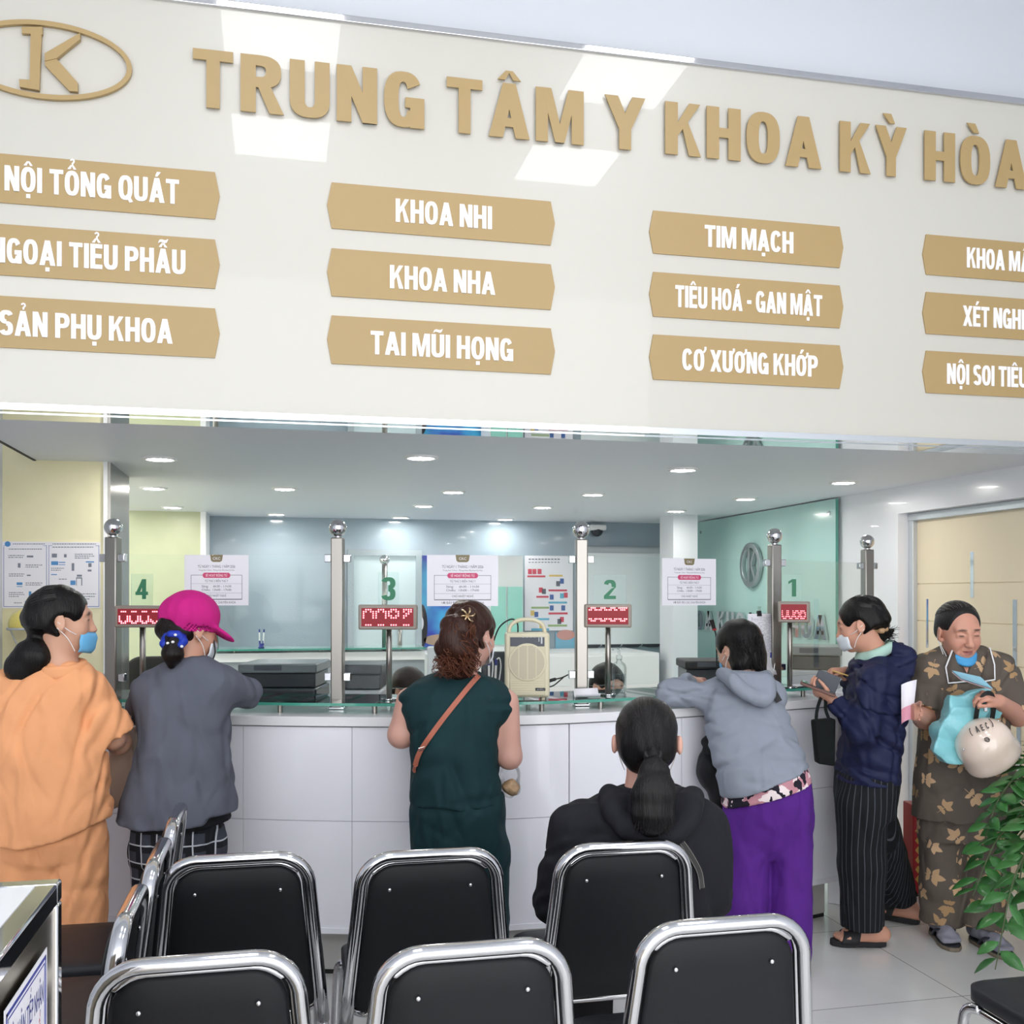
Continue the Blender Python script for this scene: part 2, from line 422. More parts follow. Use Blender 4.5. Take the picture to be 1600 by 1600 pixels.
# white pillar between back wall and glass panel wall
p0 = P(1052, 900, 8.25); p1 = P(1090, 900, 8.0)
struct(MB().box(p0.x, p0.y, 0, PV(1090, 900, p0.y).x, p0.y+.3, CZ).build('pillar_back', mat('white_pillar', (224, 226, 230), .4)))
# ---------------------------------------------------------------- the sign
sign = thing('signboard', 'long cream fascia sign with gold lettering and gold plaques above the counter', 'sign', (1.1, SV+.03, 2.2))
SU0, SU1 = -1.6, RW-.03
SZ0, SZ1 = 2.226, 3.705
M_cream = mat('glossy_cream_panel', (200, 197, 187), .32, coat=.5)
M_cream.node_tree.nodes['Principled BSDF'].inputs['Coat Roughness'].default_value = .012
M_gold = mat('matt_gold_acrylic', (172, 146, 99), .45)
M_txt = mat('white_vinyl', (246, 246, 250), .4)
MB().box(SU0, SV, SZ0, SU1, SV+.058, SZ1).build('board', M_cream, sign, world=True)
mb = MB(); mb.box(SU0, SV-.012, SZ1, SU1, SV+.058, SZ1+.028); mb.build('top_trim', M_chrome, sign, world=True, bevel=.004)
mb = MB(); mb.box(SU0, SV-.006, CZ+.002, SU1, SV+.06, SZ0); mb.box(SU0, SV+.062, CZ-.001, SU1, SV+.2, CZ+.028)
mb.build('mirror_trim', M_mirror, sign, world=True)
def su(x): return PV(x, 930, SV).x
def sf(u0, z0): return lambda a, b, k: Vector((u0+a, SV-k, z0+b))
BOLD[:] = [.232, .182]
for word, x0, x1 in (('TRUNG', 302, 662), ('TÂM', 697, 910), ('Y', 943, 1006), ('KHOA', 1037, 1280), ('KỲ', 1309, 1413), ('HÒA', 1441, 1601)):
    u0, u1 = su(x0), su(x1)
    cs, tot = set_text(word, .11); sx = (u1-u0)/tot
    for ch, x, w, qs in cs:
        mb = MB()
        for q in qs:
            ar = sum(q[i][0]*q[(i+1) % 4][1]-q[(i+1) % 4][0]*q[i][1] for i in range(4))
            if ar < 0: q = q[::-1]
            mb.prism([(a*sx, b*.211) for a, b in q], lambda a, b, k: Vector((u0+a, SV-.012-k, 3.328+b)), .006+(len(mb.f) % 23)*.00002)
        mb.build('letter', M_gold, sign, world=True)
BOLD[:] = [.212, .17]
rows = ((2.927, 3.099), (2.673, 2.852), (2.419, 2.60))
cw = su(860)-su(518); tipw = .017
cols = (su(336)-cw, su(518), su(1020), su(1446))
ws = (cw, cw, su(1311)-su(1020), cw*.86)
TX = [['NỘI TỔNG QUÁT', 'NGOẠI TIỂU PHẪU', 'SẢN PHỤ KHOA'], ['KHOA NHI', 'KHOA NHA', 'TAI MŨI HỌNG'], ['TIM MẠCH', 'TIÊU HOÁ - GAN MẬT', 'CƠ XƯƠNG KHỚP'], ['KHOA MẮT', 'XÉT NGHIỆM', 'NỘI SOI TIÊU HOÁ']]
EX = [[(8, 280), (-14, 290), (0, 270)], [(618, 768), (609, 773), (579, 801)], [(1100, 1238), (1054, 1283), (1065, 1276)], [(1509, None), (1503, None), (1478, None)]]
for c in range(4):
    for r in range(3):
        u0, w = cols[c], ws[c]; z0, z1 = rows[r]; zm = (z0+z1)/2
        pl = MB().prism([(u0, z0), (u0+w, z0), (u0+w+tipw, zm), (u0+w, z1), (u0, z1), (u0-tipw, zm)], lambda a, b, k: Vector((a, SV-k, b)), .006).build('plaque', M_gold, sign, world=True)
        xa, xb = EX[c][r]
        ta = su(xa)
        tb = su(xb) if xb else None
        _, tot = set_text(TX[c][r], .07)
        if tb is None: tb = ta+tot*.066*1.0
        lettering(MB(), TX[c][r], lambda a, b, k: Vector((ta+a, SV-.006-k, z0+.043+b)), tb-ta, .088, .003, .07).build('lettering', M_txt, pl, world=True)
# emblem: an oval ring round a K
ec = PV(72, 97, SV); eu, ez = .29, .138
mb = MB()
n = 64; vs = []
for k in (0, .014):
    for s in (1, .0):
        for i in range(n):
            t = 2*math.pi*i/n
            vs.append((ec.x+(eu-(0 if s else .017))*math.cos(t), SV-.003-k, ec.z+(ez-(0 if s else .017))*math.sin(t)))
fs = []
for i in range(n):
    j = (i+1) % n
    fs += [(i, j, n+j, n+i), (2*n+i, 3*n+i, 3*n+j, 2*n+j), (i, 2*n+i, 2*n+j, j), (n+i, n+j, 3*n+j, 3*n+i)]
mb.add(vs, fs)
def epx(*pts): return [(PV(x, y, SV).x, PV(x, y, SV).z) for x, y in pts]
for poly in (epx((36, 46), (68, 46), (68, 58), (36, 56)), epx((50, 47), (67, 48), (63, 145), (48, 142)), epx((32, 128), (50, 129), (62, 145), (33, 140)),
             epx((127, 56), (127, 66), (90, 96), (72, 100), (72, 88)), epx((72, 90), (90, 96), (123, 133), (123, 147), (110, 146), (72, 106))):
    mb.prism(poly[::-1], lambda a, b, k: Vector((a, SV-.003-k, b)), .0145+(len(mb.f) % 23)*.0002)
mb.build('emblem', M_gold, sign, world=True)
# ---------------------------------------------------------------- ceiling lights
M_led = mat('led_diffuser', (255, 255, 255), .4, emit=PANEL_W, ecol=(250, 251, 255))
M_led2 = mat('downlight_diffuser', (255, 255, 255), .4, emit=DOWN_W, ecol=(255, 252, 246))
lp = None
for iu, u in enumerate((0.0, 1.9)):
    for iv, v in enumerate((1.05, 2.25)):
        if lp is None:
            lp = thing('ceiling_panel_light', 'square white LED panel set in the hall ceiling', 'ceiling light', (u, v, HZ), group='hall ceiling panel lights')
            mb = MB()
            for a in (0, 1, 2, 3):
                R = Matrix.Rotation(a*math.pi/2, 4, 'Z')
                mb.obox(R @ Vector((.31, 0, -.008)), R @ Vector((.012, 0, 0)), R @ Vector((0, .322, 0)), (0, 0, .008))
            mb.build('frame', M_white, lp)
            MB().box(-.298, -.298, -.012, .298, .298, -.004).build('diffuser', M_led, lp)
        else:
            c = copy_tree(lp); c.location = (u, v, HZ)
DL = [(250,716),(658,714),(1067,733),(1318,753),(240,762),(445,763),(708,768),(926,772),(1165,779),(269,792),(432,803),(626,808),(662,790),(789,811),(848,792),(1056,798)]
DLN = {0: 'first from the left in the row nearest the sign', 1: 'second from the left in the row nearest the sign', 2: 'third from the left in the row nearest the sign', 3: 'fourth from the left in the row nearest the sign',
 4: 'leftmost of the second row', 5: 'second from the left in the second row', 6: 'middle of the second row', 7: 'fourth from the left in the second row', 8: 'rightmost of the second row, before the teal glass wall',
 9: 'leftmost of the far lights, over the pale green panel', 10: 'second from the left of the far lights', 11: 'third from the left of the far lights', 12: 'fourth from the left of the far lights', 13: 'fifth from the left of the far lights', 14: 'sixth from the left of the far lights', 15: 'rightmost of the far lights, near the white pillar'}
dl = None
for i, (x, y) in enumerate(DL):
    p = PZ(x, y, CZ)
    if dl is None:
        dl = thing('downlight', '', 'downlight', (p.x, p.y, CZ), group='recessed downlights over the counter')
        MB().lathe([(.058, -.002), (.062, -.010), (.078, -.008), (.082, -.001), (.082, .001), (.058, .001)], n=28).build('trim_ring', M_white, dl, smooth=True)
        MB().cyl((0, 0, -.0065), (0, 0, -.003), .058, n=28).build('lamp', M_led2, dl)
        c = dl
    else: c = copy_tree(dl)
    c.location = (p.x, p.y, CZ); c['label'] = 'round white downlight, ' + DLN[i]
ROOTM[dl] = Matrix.Translation(dl.location)
# ================================================================ THE COUNTER
CF = [(-22, 4.42), (20, 4.36), (170, 4.24), (380, 4.13), (510, 4.09), (650, 4.08), (800, 4.13), (900, 4.20), (1050, 4.38), (1180, 4.60), (1313, 4.85)]
_cp = spline([Vector((P(x, 930, d).x, P(x, 930, d).y, 0)) for x, d in CF], 10)
_NR = []
for i in range(len(_cp)):
    t = (_cp[min(i+1, len(_cp)-1)]-_cp[max(i-1, 0)]).normalized(); _NR.append(Vector((-t.y, t.x, 0)))
def col_of(i):   # picture column of a counter sample
    p = _cp[i]; X = p.x*CT-p.y*ST; d = p.x*ST+p.y*CT; return 800+1600*X/d
_CC = [col_of(i) for i in range(len(_cp))]
def cat(x, off=0., z=0.):
    """point on the counter line under picture column x, set back by off"""
    for i in range(len(_CC)-1):
        if _CC[i] <= x <= _CC[i+1] or i == len(_CC)-2:
            t = (x-_CC[i])/(_CC[i+1]-_CC[i]); q = _cp[i].lerp(_cp[i+1], t); nn = _NR[i].lerp(_NR[i+1], t).normalized()
            r = q+nn*off; return Vector((r.x, r.y, z))
def cnorm(x):
    i = min(range(len(_CC)), key=lambda k: abs(_CC[k]-x)); return _NR[i]
def band(mb, o0, o1, z0, z1, x0=None, x1=None, step=None):
    """solid curved strip between offsets o0, o1 behind the counter line"""
    i0, i1 = 0, len(_cp)-1
    pts = [(p, n) for p, n in zip(_cp, _NR)]
    if x0 is not None:
        pts = [(cat(x0), cnorm(x0))]+[(p, n) for p, n, c in zip(_cp, _NR, _CC) if x0+1 < c < x1-1]+[(cat(x1), cnorm(x1))]
    rows = []
    for p, n in pts:
        a, b = p+n*o0, p+n*o1
        rows.append([Vector((a.x, a.y, z0)), Vector((b.x, b.y, z0)), Vector((b.x, b.y, z1)), Vector((a.x, a.y, z1))])
    mb.grid(rows, closed=True)
    b = len(mb.v)-4*len(rows); e = len(mb.v)-4
    mb.f += [[b, b+3, b+2, b+1], [e, e+1, e+2, e+3]]; mb.mi += [mb.m]*2
    return mb
counter = thing('reception_counter', 'long curved white panelled service counter with a raised glass ledge', 'counter', cat(650, .3, 0))
M_cnt = mat('white_lacquer_panel', (238, 238, 244), .2, coat=.5)
M_gap = mat('panel_joint', (176, 176, 182), .6)
band(MB(), .018, .55, .2, 1.03).build('body', M_gap, counter, world=True)
mb = MB()
cuts = [-22, 30, 210, 380, 550, 722, 890, 1065, 1190, 1313]
for a, b in zip(cuts[:-1], cuts[1:]):
    a2, b2 = a+(.4 if a > -22 else 0), b-(.4 if b < 1313 else 0)
    g = 1.2 if b == 890 else 0
    for z0, z1 in ((.22, .647), (.649, 1.022)): band(mb, 0, .02, z0, z1, a2, b2-g)
band(mb, -.006, .03, .20, .222)
mb.build('facing', M_cnt, counter, world=True)
band(MB(), -.012, .56, 1.028, 1.065).build('countertop', mat('white_solid_surface', (232, 232, 234), .25, coat=.3), counter, world=True, bevel=.006)
mb = MB(); band(mb, .10, .5, .02, .205); mb.build('toe_kick', mat('grey_plinth', (186, 184, 180), .35), counter, world=True)
band(MB(), .105, .5, 0, .02).build('plinth_gap', M_black, counter, world=True)
E1 = cat(1313, 0); En = cnorm(1313)
mb = MB(); a, b = E1+En*.0, E1+En*.55
mb.obox(((a.x+b.x)/2, (a.y+b.y)/2, .62), (b-a)/2, Vector((En.y, -En.x, 0))*.012, (0, 0, .405)); mb.build('end_panel', M_cnt, counter, world=True)
# glass ledge on steel standoffs
M_gl = glass_mat('clear_glass', (252, 254, 254), .2)
M_gledge = glass_mat('green_glass', (222, 240, 236), 1.0)
M_gedge = mat('glass_edge_green', (72, 150, 132), .12, coat=.5)
ledge = thing('glass_ledge', 'clear glass writing ledge with green edges on steel standoffs along the counter', 'glass ledge', cat(650, .28, 1.065))
LX0, LX1 = -15, 1296
mb = MB()
pts = [(cat(LX0), cnorm(LX0))]+[(p, n) for p, n, c in zip(_cp, _NR, _CC) if LX0+1 < c < LX1-1]+[(cat(LX1), cnorm(LX1))]
rows = []
for p, n in pts:
    a, b = p+n*.085, p+n*.47
    rows.append([Vector((a.x, a.y, 1.098)), Vector((b.x, b.y, 1.098)), Vector((b.x, b.y, 1.110)), Vector((a.x, a.y, 1.110))])
for j in range(len(rows)-1):
    for k in range(4):
        mb.m = 1 if k in (1, 3) else 0
        q = [rows[j][k], rows[j][(k+1) % 4], rows[j+1][(k+1) % 4], rows[j+1][k]]
        mb.add(q, [(0, 1, 2, 3)])
mb.m = 1
mb.add(rows[0], [(0, 1, 2, 3)]); mb.add(rows[-1], [(0, 3, 2, 1)])
mb.build('glass_top', [M_gledge, M_gedge], ledge, world=True)
for x in (120, 230, 420, 577, 760, 861, 960, 1100, 1230, 1285):
    for off in (.125, .40):
        p = cat(x+(14 if off > .2 else 0), off)
        MB().cyl((p.x, p.y, 1.064), (p.x, p.y, 1.0985), .011, n=14).build('standoff', M_steel, ledge, world=True)
# posts with ball finials, panes between them
PD = [(177, 4.33), (528, 4.37), (908, 4.50), (1210, 4.97), (1355, 5.50)]
PW = ['by the steel clad wall end', 'right of the counter 4 display', 'right of the beige loudspeaker', 'left of the counter 1 display', 'at the counter end by the white wall']
def base_at(x, d): p = P(x, 930, d); return Vector((p.x, p.y, 0))
post = None; pbase = []
for i, (x, d) in enumerate(PD):
    b = base_at(x, d); pbase.append(b)
    if post is None:
        post = thing('screen_post', '', 'post', (b.x, b.y, 1.065), group='steel posts of the counter screen')
        MB().box(-.026, -.026, 0, .026, .026, .73).build('shaft', M_steel, post, bevel=.005)
        MB().box(-.034, -.034, 0, .034, .034, .012).build('foot_plate', M_chrome, post, bevel=.003)
        MB().lathe([(.012, .728), (.018, .732), (.010, .738), (.010, .742)], n=18).build('neck_collar', M_chrome, post, smooth=True)
        MB().ball((0, 0, .772), .038).build('ball_finial', M_chrome, post, smooth=True)
        c = post
        for z in (.12, .625):
            for sx in (-1, 1): MB().box(sx*.026-(.03 if sx < 0 else 0), -.014, z, sx*.026+(.03 if sx > 0 else 0), .014, z+.034).build('clamp', M_chrome, post, bevel=.003)
    else: c = copy_tree(post)
    if i == 4: b.z = .62
    c.location = (b.x, b.y, 1.065); c.rotation_euler = (0, 0, -TH+math.radians((8, 3, -6, -14, -14)[i])*-1)
    c['label'] = 'square steel post with a ball top, '+PW[i]
ROOTM[post] = Matrix.Translation(post.location)
PNAME = ['with the notice beside the pink cap', 'with the notice above the curly haired woman', 'with the notice in front of the white pillar', 'before the teal glass wall, at the counter end']
for i in range(4):
    a, b = pbase[i], pbase[i+1]
    a = Vector((a.x, a.y, 0)); b = Vector((b.x, b.y, 0)); t = (b-a).normalized(); n = Vector((-t.y, t.x, 0))
    zt = (1.722, 1.722, 1.722, 1.722)[i]
    g = thing('glass_screen', 'clear glass screen pane '+PNAME[i], 'glass screen', ((a+b)/2)+Vector((0, 0, 1.13)))
    mb = MB(); ln = (b-a).length-.09
    mb.obox(((a.x+b.x)/2, (a.y+b.y)/2, (1.15+zt)/2), t*ln/2, n*.004, (0, 0, (zt-1.15)/2))
    o = mb.build('pane', [M_gl, M_gedge], g, world=True)
    for p in o.data.polygons:
        if abs(p.normal.z) > .9: p.material_index = 1
# a last short pane left of the steel post, to the wall
# ---------------------------------------------------------------- queue displays on poles
M_disp = mat('display_housing', (150, 140, 130), .4)
M_dface = mat('display_face', (92, 12, 20), .5, emit=.28, ecol=(200, 30, 50))
M_dot = mat('led_dot', (255, 190, 190), .3, emit=3.4, ecol=(255, 120, 135))
M_plate = glass_mat('frosted_plate', (244, 249, 248), .6, .15)
M_num = mat('green_numeral', (40, 120, 84), .45)
DWH = {'4': 'below the green four, left of the pink cap', '3': 'below the green three, right of the second post', '2': 'below the green two, right of the loudspeaker', '1': 'below the green one, facing the woman in navy'}
D57 = {'U': ['10001', '10001', '10001', '11011', '01110'], 'J': ['00001', '00001', '10001', '11011', '01110'], 'n': ['01110', '11011', '10001', '10001', '10001'], 'O': ['01110', '11011', '10001', '11011', '01110'],
       'D': ['11110', '11011', '10001', '11011', '11110'], '7': ['01111', '01011', '00110', '01100', '01000'], '-': ['00000', '00000', '01110', '00000', '00000'], '=': ['11111', '01110', '00000', '00000', '00000'], '^': ['01110', '11011', '00000', '00000', '00000'], 'v': ['11011', '01110', '00000', '00000', '00000'],
       'B': ['01110', '11011', '01110', '11011', '01110']}
def display(num, x, d, w, h, yc, rows, yaw, plate_w, nx, ny0, ny1, off=0):
    b = base_at(x, d); s = d/1600.0
    root = thing('queue_display', 'red queue display on a steel pole, '+DWH[num], 'queue display', (b.x, b.y, 1.110), -TH+yaw)
    zc = EYE-(yc-HOR)*s
    L = lambda z: z-1.110
    MB().cyl((0, .0, 0), (0, .0, L(zc)), .0125, n=16).build('pole', M_steel, root, smooth=True)
    MB().cyl((0, 0, 0), (0, 0, .008), .035, n=20).build('pole_foot', M_chrome, root, bevel=.002)
    o = off
    MB().box(o-w/2, -.045, L(zc)-h/2, o+w/2, -.004, L(zc)+h/2).build('housing', M_disp, root, bevel=.006)
    MB().box(o-w/2+.014, -.0475, L(zc)-h/2+.014, o+w/2-.014, -.044, L(zc)+h/2-.014).build('screen', M_dface, root)
    mb = MB(); iw, ih = w-.034, h-.036
    for ri, (txt, top, hh) in enumerate(rows):
        for ci, ch in enumerate(txt):
            g = D57.get(ch)
            if not g: continue
            for yy in range(5):
                for xx in range(5):
                    if g[yy][xx] == '1':
                        cx = o-iw/2+iw*(ci+.12+.76*(xx/4.0))/4.0; cz = L(zc)+ih/2-ih*(top+hh*yy/4.0)
                        r = min(iw/4*.062, .0026)
                        mb.box(cx-r, -.0488, cz-r, cx+r, -.047, cz+r)
    mb.build('led_digits', M_dot, root)
    z0, z1 = EYE-(ny1-HOR)*s, EYE-(ny0-HOR)*s; pc = (nx-x)*s
    pl = MB().box(pc-plate_w/2, -.02, L(zc)+h/2-.002, pc+plate_w/2, -.014, L(z1)+.022).build('number_plate', M_plate, root)
    cs, tot = set_text(num); nw = (z1-z0)*.62*(.7 if num == '1' else 1)
    lettering(MB(), num, lambda a, bb, k: Vector((pc-nw/2+a, -.0205-k, L(z0)+bb)), nw, z1-z0, .003).build('numeral', M_num, pl)
display('4', 223, 4.30, .205, .092, 963, [('----', -.14, .55), ('UUUJ', .48, .5)], .05, .088, 224, 905, 936)
display('3', 608, 4.30, .245, .104, 964, [('nnO7', .04, .5), ('----', .7, .55)], -.04, .086, 608, 902, 938)
display('2', 950, 4.50, .205, .102, 962, [('^^^=', -.02, .5), ('vvvv', .7, .5)], -.10, .14, 953, 906, 936)
display('1', 1234, 4.86, .145, .100, 956, [('UUOD', .42, .55)], -.30, .082, 1238, 905, 932, .02)
# ---------------------------------------------------------------- notices taped to the panes
M_paper = mat('white_paper', (236, 234, 240), .6)
M_ink = mat('dark_print', (84, 82, 88), .6); M_pink = mat('pink_print', (206, 66, 112), .5); M_goldp = mat('olive_print', (128, 116, 84), .5); M_inkw = mat('white_print', (245, 240, 244), .5)
def on_pane(i, x):
    """parameter point on pane i under column x, on its customer side"""
    a, b = pbase[i].copy(), pbase[i+1].copy(); a.z = b.z = 0
    q0 = base_at(x, 1.0)
    t = (b-a); den = q0.x*t.y-q0.y*t.x
    s = (a.x*t.y-a.y*t.x)/den
    return q0*s
def notice(i, x0, x1, y0, y1, label):
    A, B = on_pane(i, x0), on_pane(i, x1)
    t = (B-A).normalized(); n = Vector((t.y, -t.x, 0)); W = (B-A).length
    dA = A.x*ST+A.y*CT
    zt = EYE-(y0-HOR)*dA/1600; H = (y1-y0)*dA/1600
    root = thing('paper_notice', label, 'notice', A+n*.0075+Vector((0, 0, zt-H)), math.atan2(t.y, t.x), 'opening hours notices on the glass screen')
    f = lambda u, v: (lambda a, b, k: Vector((u+a, -k, v+b)))
    MB().box(0, -.0006, 0, W, .0006, H).build('sheet', M_paper, root)
    S = H/78.0   # design grid: 78 rows high
    ink, pk, gd, wt = MB(), MB(), MB(), MB()
    gw = W*.2
    gd.prism([(W/2-gw/2, H), (W/2-gw/2+.004, H-9*S), (W/2-gw/2+.012, H-11*S), (W/2+gw/2-.012, H-11*S), (W/2+gw/2-.004, H-9*S), (W/2+gw/2, H)], lambda a, b, k: Vector((a, -.0006-k, b)), .0004)
    small_text(wt, 'CKC', f(W/2, H-7.5*S), 4*S, k=.0014)
    for txt, row, hh, ww in (('TỪ NGÀY 1 THÁNG 1 NĂM 2026', 20, 4.2, .58), ('Trung tâm Y khoa - Phòng khám Đa khoa Kỳ Hòa', 24.5, 2.0, .56), ('TỪ THỨ 2 ĐẾN THỨ 7', 42, 3.4, .36), ('Sáng:     6h30 - 11h30', 50, 3.4, .46), ('Chiều:  13h00 - 17h00', 55.5, 3.4, .46), ('CHỦ NHẬT NGHỈ', 64.5, 3.2, .30), ('VỚI ĐẦY ĐỦ CÁC CHUYÊN KHOA', 75, 3.6, .60)):
        small_text(ink, txt, f(W/2, H-row*S), hh*S, W*ww, k=.001)
    pw = W*.43
    pk.prism([(W/2-pw/2+.006, H-35.5*S), (W/2+pw/2-.006, H-35.5*S), (W/2+pw/2, H-33*S), (W/2+pw/2, H-30*S), (W/2+pw/2-.006, H-27.5*S), (W/2-pw/2+.006, H-27.5*S), (W/2-pw/2, H-30*S), (W/2-pw/2, H-33*S)], lambda a, b, k: Vector((a, -.0012-k, b)), .0004)
    small_text(wt, 'SẼ HOẠT ĐỘNG TỪ', f(W/2, H-33.4*S), 3.6*S, pw*.78, k=.0022)
    x_, X_, zb, zu = W*.1, W*.9, H-69*S, H-31*S; lw = .0016
    for a in ((x_, zb, x_+lw, zu), (X_-lw, zb, X_, zu), (x_, zb, X_, zb+lw*2), (x_, zu-lw, X_, zu), (x_, H-44.5*S, X_, H-44.5*S+.0007), (x_, H-59*S, X_, H-59*S+.0007)):
        ink.box(a[0], -.0011, a[1], a[2], -.0006, a[3])
    for m, ma, nm in ((ink, M_ink, 'printed_text'), (pk, M_pink, 'pink_band'), (gd, M_goldp, 'emblem_tab'), (wt, M_inkw, 'white_lettering')): m.build(nm, ma, root)
notice(0, 289, 389, 867, 946, 'white opening hours notice taped to the glass beside the pink cap')
notice(1, 667, 778, 867, 947, 'white opening hours notice on the glass above the curly haired woman')
notice(2, 1033, 1117, 872, 946, 'white opening hours notice on the glass before the white pillar')
# counter return towards the right wall, carrying the last post
a = cat(1313, .05); b = pbase[4]
t = (Vector((b.x, b.y, 0))-a).normalized(); n = Vector((t.y, -t.x, 0))*.09
mb = MB(); q0, q1 = a+t*.25, Vector((b.x, b.y, 0))+t*.15
mb.obox(((q0.x+q1.x)/2, (q0.y+q1.y)/2, .532), (q1-q0)/2, n, (0, 0, .532)); mb.build('return_wall', M_cnt, counter, world=True, bevel=.004)
# ================================================================ WAITING CHAIRS
M_vinyl = mat('black_vinyl', (19, 20, 23), .55, spec=.3, bump=.05, bscale=400)
M_vinyl2 = mat('black_vinyl_seat', (32, 33, 38), .5, spec=.35, bump=.05, bscale=400)
M_tube = mat('chair_chrome', (205, 205, 208), .12, 1.0)
def rrect(w0, w1, z0, z1, r0, r1, n=8):
    """rounded trapezoid outline (x, z), half widths w0 at the bottom and w1 at the top"""
    pts = []
    for cx, cz, a0, r in ((w1-r1, z1-r1, 0, r1), (-w1+r1, z1-r1, 90, r1), (-w0+r0, z0+r0, 180, r0), (w0-r0, z0+r0, 270, r0)):
        for i in range(n+1):
            t = math.radians(a0+90*i/n); pts.append((cx+r*math.cos(t), cz+r*math.sin(t)))
    return pts
def pad(mb, outline, fn, th, dome, edge=.012):
    """upholstered slab: fn(a, b, k) with k from -th/2 to th/2, bulging by dome"""
    ca = sum(p[0] for p in outline)/len(outline); cb = sum(p[1] for p in outline)/len(outline)
    lev = []
    for k, s in ((-th/2-dome, 0), (-th/2-dome*.9, .35), (-th/2-dome*.55, .7), (-th/2, .955), (-th/2+edge*.5, 1), (th/2-edge*.5, 1), (th/2, .955), (th/2+dome*.5, .7), (th/2+dome*.9, .35), (th/2+dome, 0.0)):
        lev.append([fn(ca+(a-ca)*max(s, .02), cb+(b-cb)*max(s, .02), k) for a, b in outline])
    mb.grid(lev, closed=True)
    n = len(outline); b0 = len(mb.v)-n*len(lev)
    mb.f += [list(range(b0+n-1, b0-1, -1)), list(range(len(mb.v)-n, len(mb.v)))]; mb.mi += [mb.m]*2
def make_chair():
    """back to -y, seat towards +y"""
    r = thing('waiting_chair', '', 'chair', group='black waiting room chairs')
    lean = lambda z: -.012-.13*max(0, z-.44)           # the back reclines
    hw = lambda z: .2215-.042*(z-.42)/.42
    zt = .862; rc = .085
    arc = []
    left = [(-hw(z), z) for z in (.40, .50, .60, .70, zt-rc-.01)]
    w1 = hw(zt-rc)
    for i in range(9):
        t = math.radians(180-90*i/8); arc.append((-w1+rc+rc*math.cos(t), zt-rc+rc*math.sin(t)))
    half = left+arc
    full = half+[(-x, z) for x, z in half[::-1]]
    pts = [Vector((x, lean(z), z)) for x, z in full]
    mb = MB(); mb.tube(pts, .0155, 12, up=(0, 1, 0), flat=1.25); mb.build('back_frame', M_tube, r, smooth=True)
    mb = MB(); mb.tube([p+Vector((0, 0, -.001)) for p in [Vector((x*.93, lean(z)+.006, z-.016*(1 if abs(x) < .17 else 0))) for x, z in full]], .008, 8, up=(0, 1, 0)); mb.build('inner_rail', M_tube, r, smooth=True)
    ol = rrect(.196, .163, .435, .838, .03, .07)
    mb = MB(); pad(mb, ol, lambda a, b, k: Vector((a, lean(b)+.012+k, b)), .034, .006); mb.build('backrest', M_vinyl, r, smooth=True)
    for sx in (-1, 1):
        y0 = lean(.775)-.012
        mb = MB(); mb.ball((sx*.108, y0, .775), (.0052, .004, .0052), 12, 8); mb.build('screw_head', M_chrome, r, smooth=True)
    ol = rrect(.208, .208, .0, .43, .05, .06)
    mb = MB(); pad(mb, ol, lambda a, b, k: Vector((a, b+.02, .455+k+.01*(b-.2))), .045, .008); mb.build('seat', M_vinyl2, r, smooth=True)
    mb = MB(); q = [(a*.92, b*.92+.03, .418+.01*(b-.2)) for a, b in rrect(.215, .215, 0, .43, .05, .06)]
    mb.tube(q, .011, 8, closed=True); mb.build('seat_rail', M_tube, r, smooth=True)
    for sx in (-1, 1):
        mb = MB(); mb.tube(spline([(sx*.2215, lean(.42), .42), (sx*.224, -.02, .25), (sx*.226, -.02, .012)], 6), .0145, 12); mb.cyl((sx*.226, -.02, 0), (sx*.226, -.02, .02), .018)
        mb.build('leg', M_tube, r, smooth=True)
        mb = MB(); mb.tube(spline([(sx*.2, .38, .425), (sx*.214, .425, .40), (sx*.222, .435, .25), (sx*.226, .44, .012)], 6), .0145, 12); mb.cyl((sx*.226, .44, 0), (sx*.226, .44, .02), .018)
        mb.build('leg', M_tube, r, smooth=True)
        mb = MB(); mb.tube([(sx*.224, -.045, .13), (sx*.224, .437, .13)], .009, 8); mb.build('stretcher', M_tube, r, smooth=True)
    return r
chair = make_chair()
CH = [(-.11, 2.83, 0, 'black chair with bare chrome frame, left end of the row before the seated woman'), (.386, 2.765, 0, 'black chair directly behind the woman in dark teal, left of the seated woman'), (.917, 2.735, 0, 'black chair the ponytailed woman in the black hoodie sits on'),
      (-.15, 2.07, 0, 'black chair in the nearest row, left one of three, beside the white topped cabinet'), (.365, 2.025, 0, 'black chair in the nearest row, middle one of three'), (.905, 2.06, 0, 'black chair in the nearest row, right one of three, before the purple trousers'),
      (2.05, 2.05, 0, 'black chair of which only the seat corner shows, beside the plant'),
      (-.385, 3.37, math.pi/2, 'black chair seen edge-on, the one of three nearest the counter'), (-.385, 2.88, math.pi/2, 'black chair seen edge-on, middle one of three'), (-.39, 2.41, math.pi/2, 'black chair seen edge-on, the one of three nearest the white topped cabinet')]
for i, (u, v, rz, lb) in enumerate(CH):
    c = chair if i == 0 else copy_tree(chair)
    c.location = (u, v, 0); c.rotation_euler = (0, 0, rz); c['label'] = lb
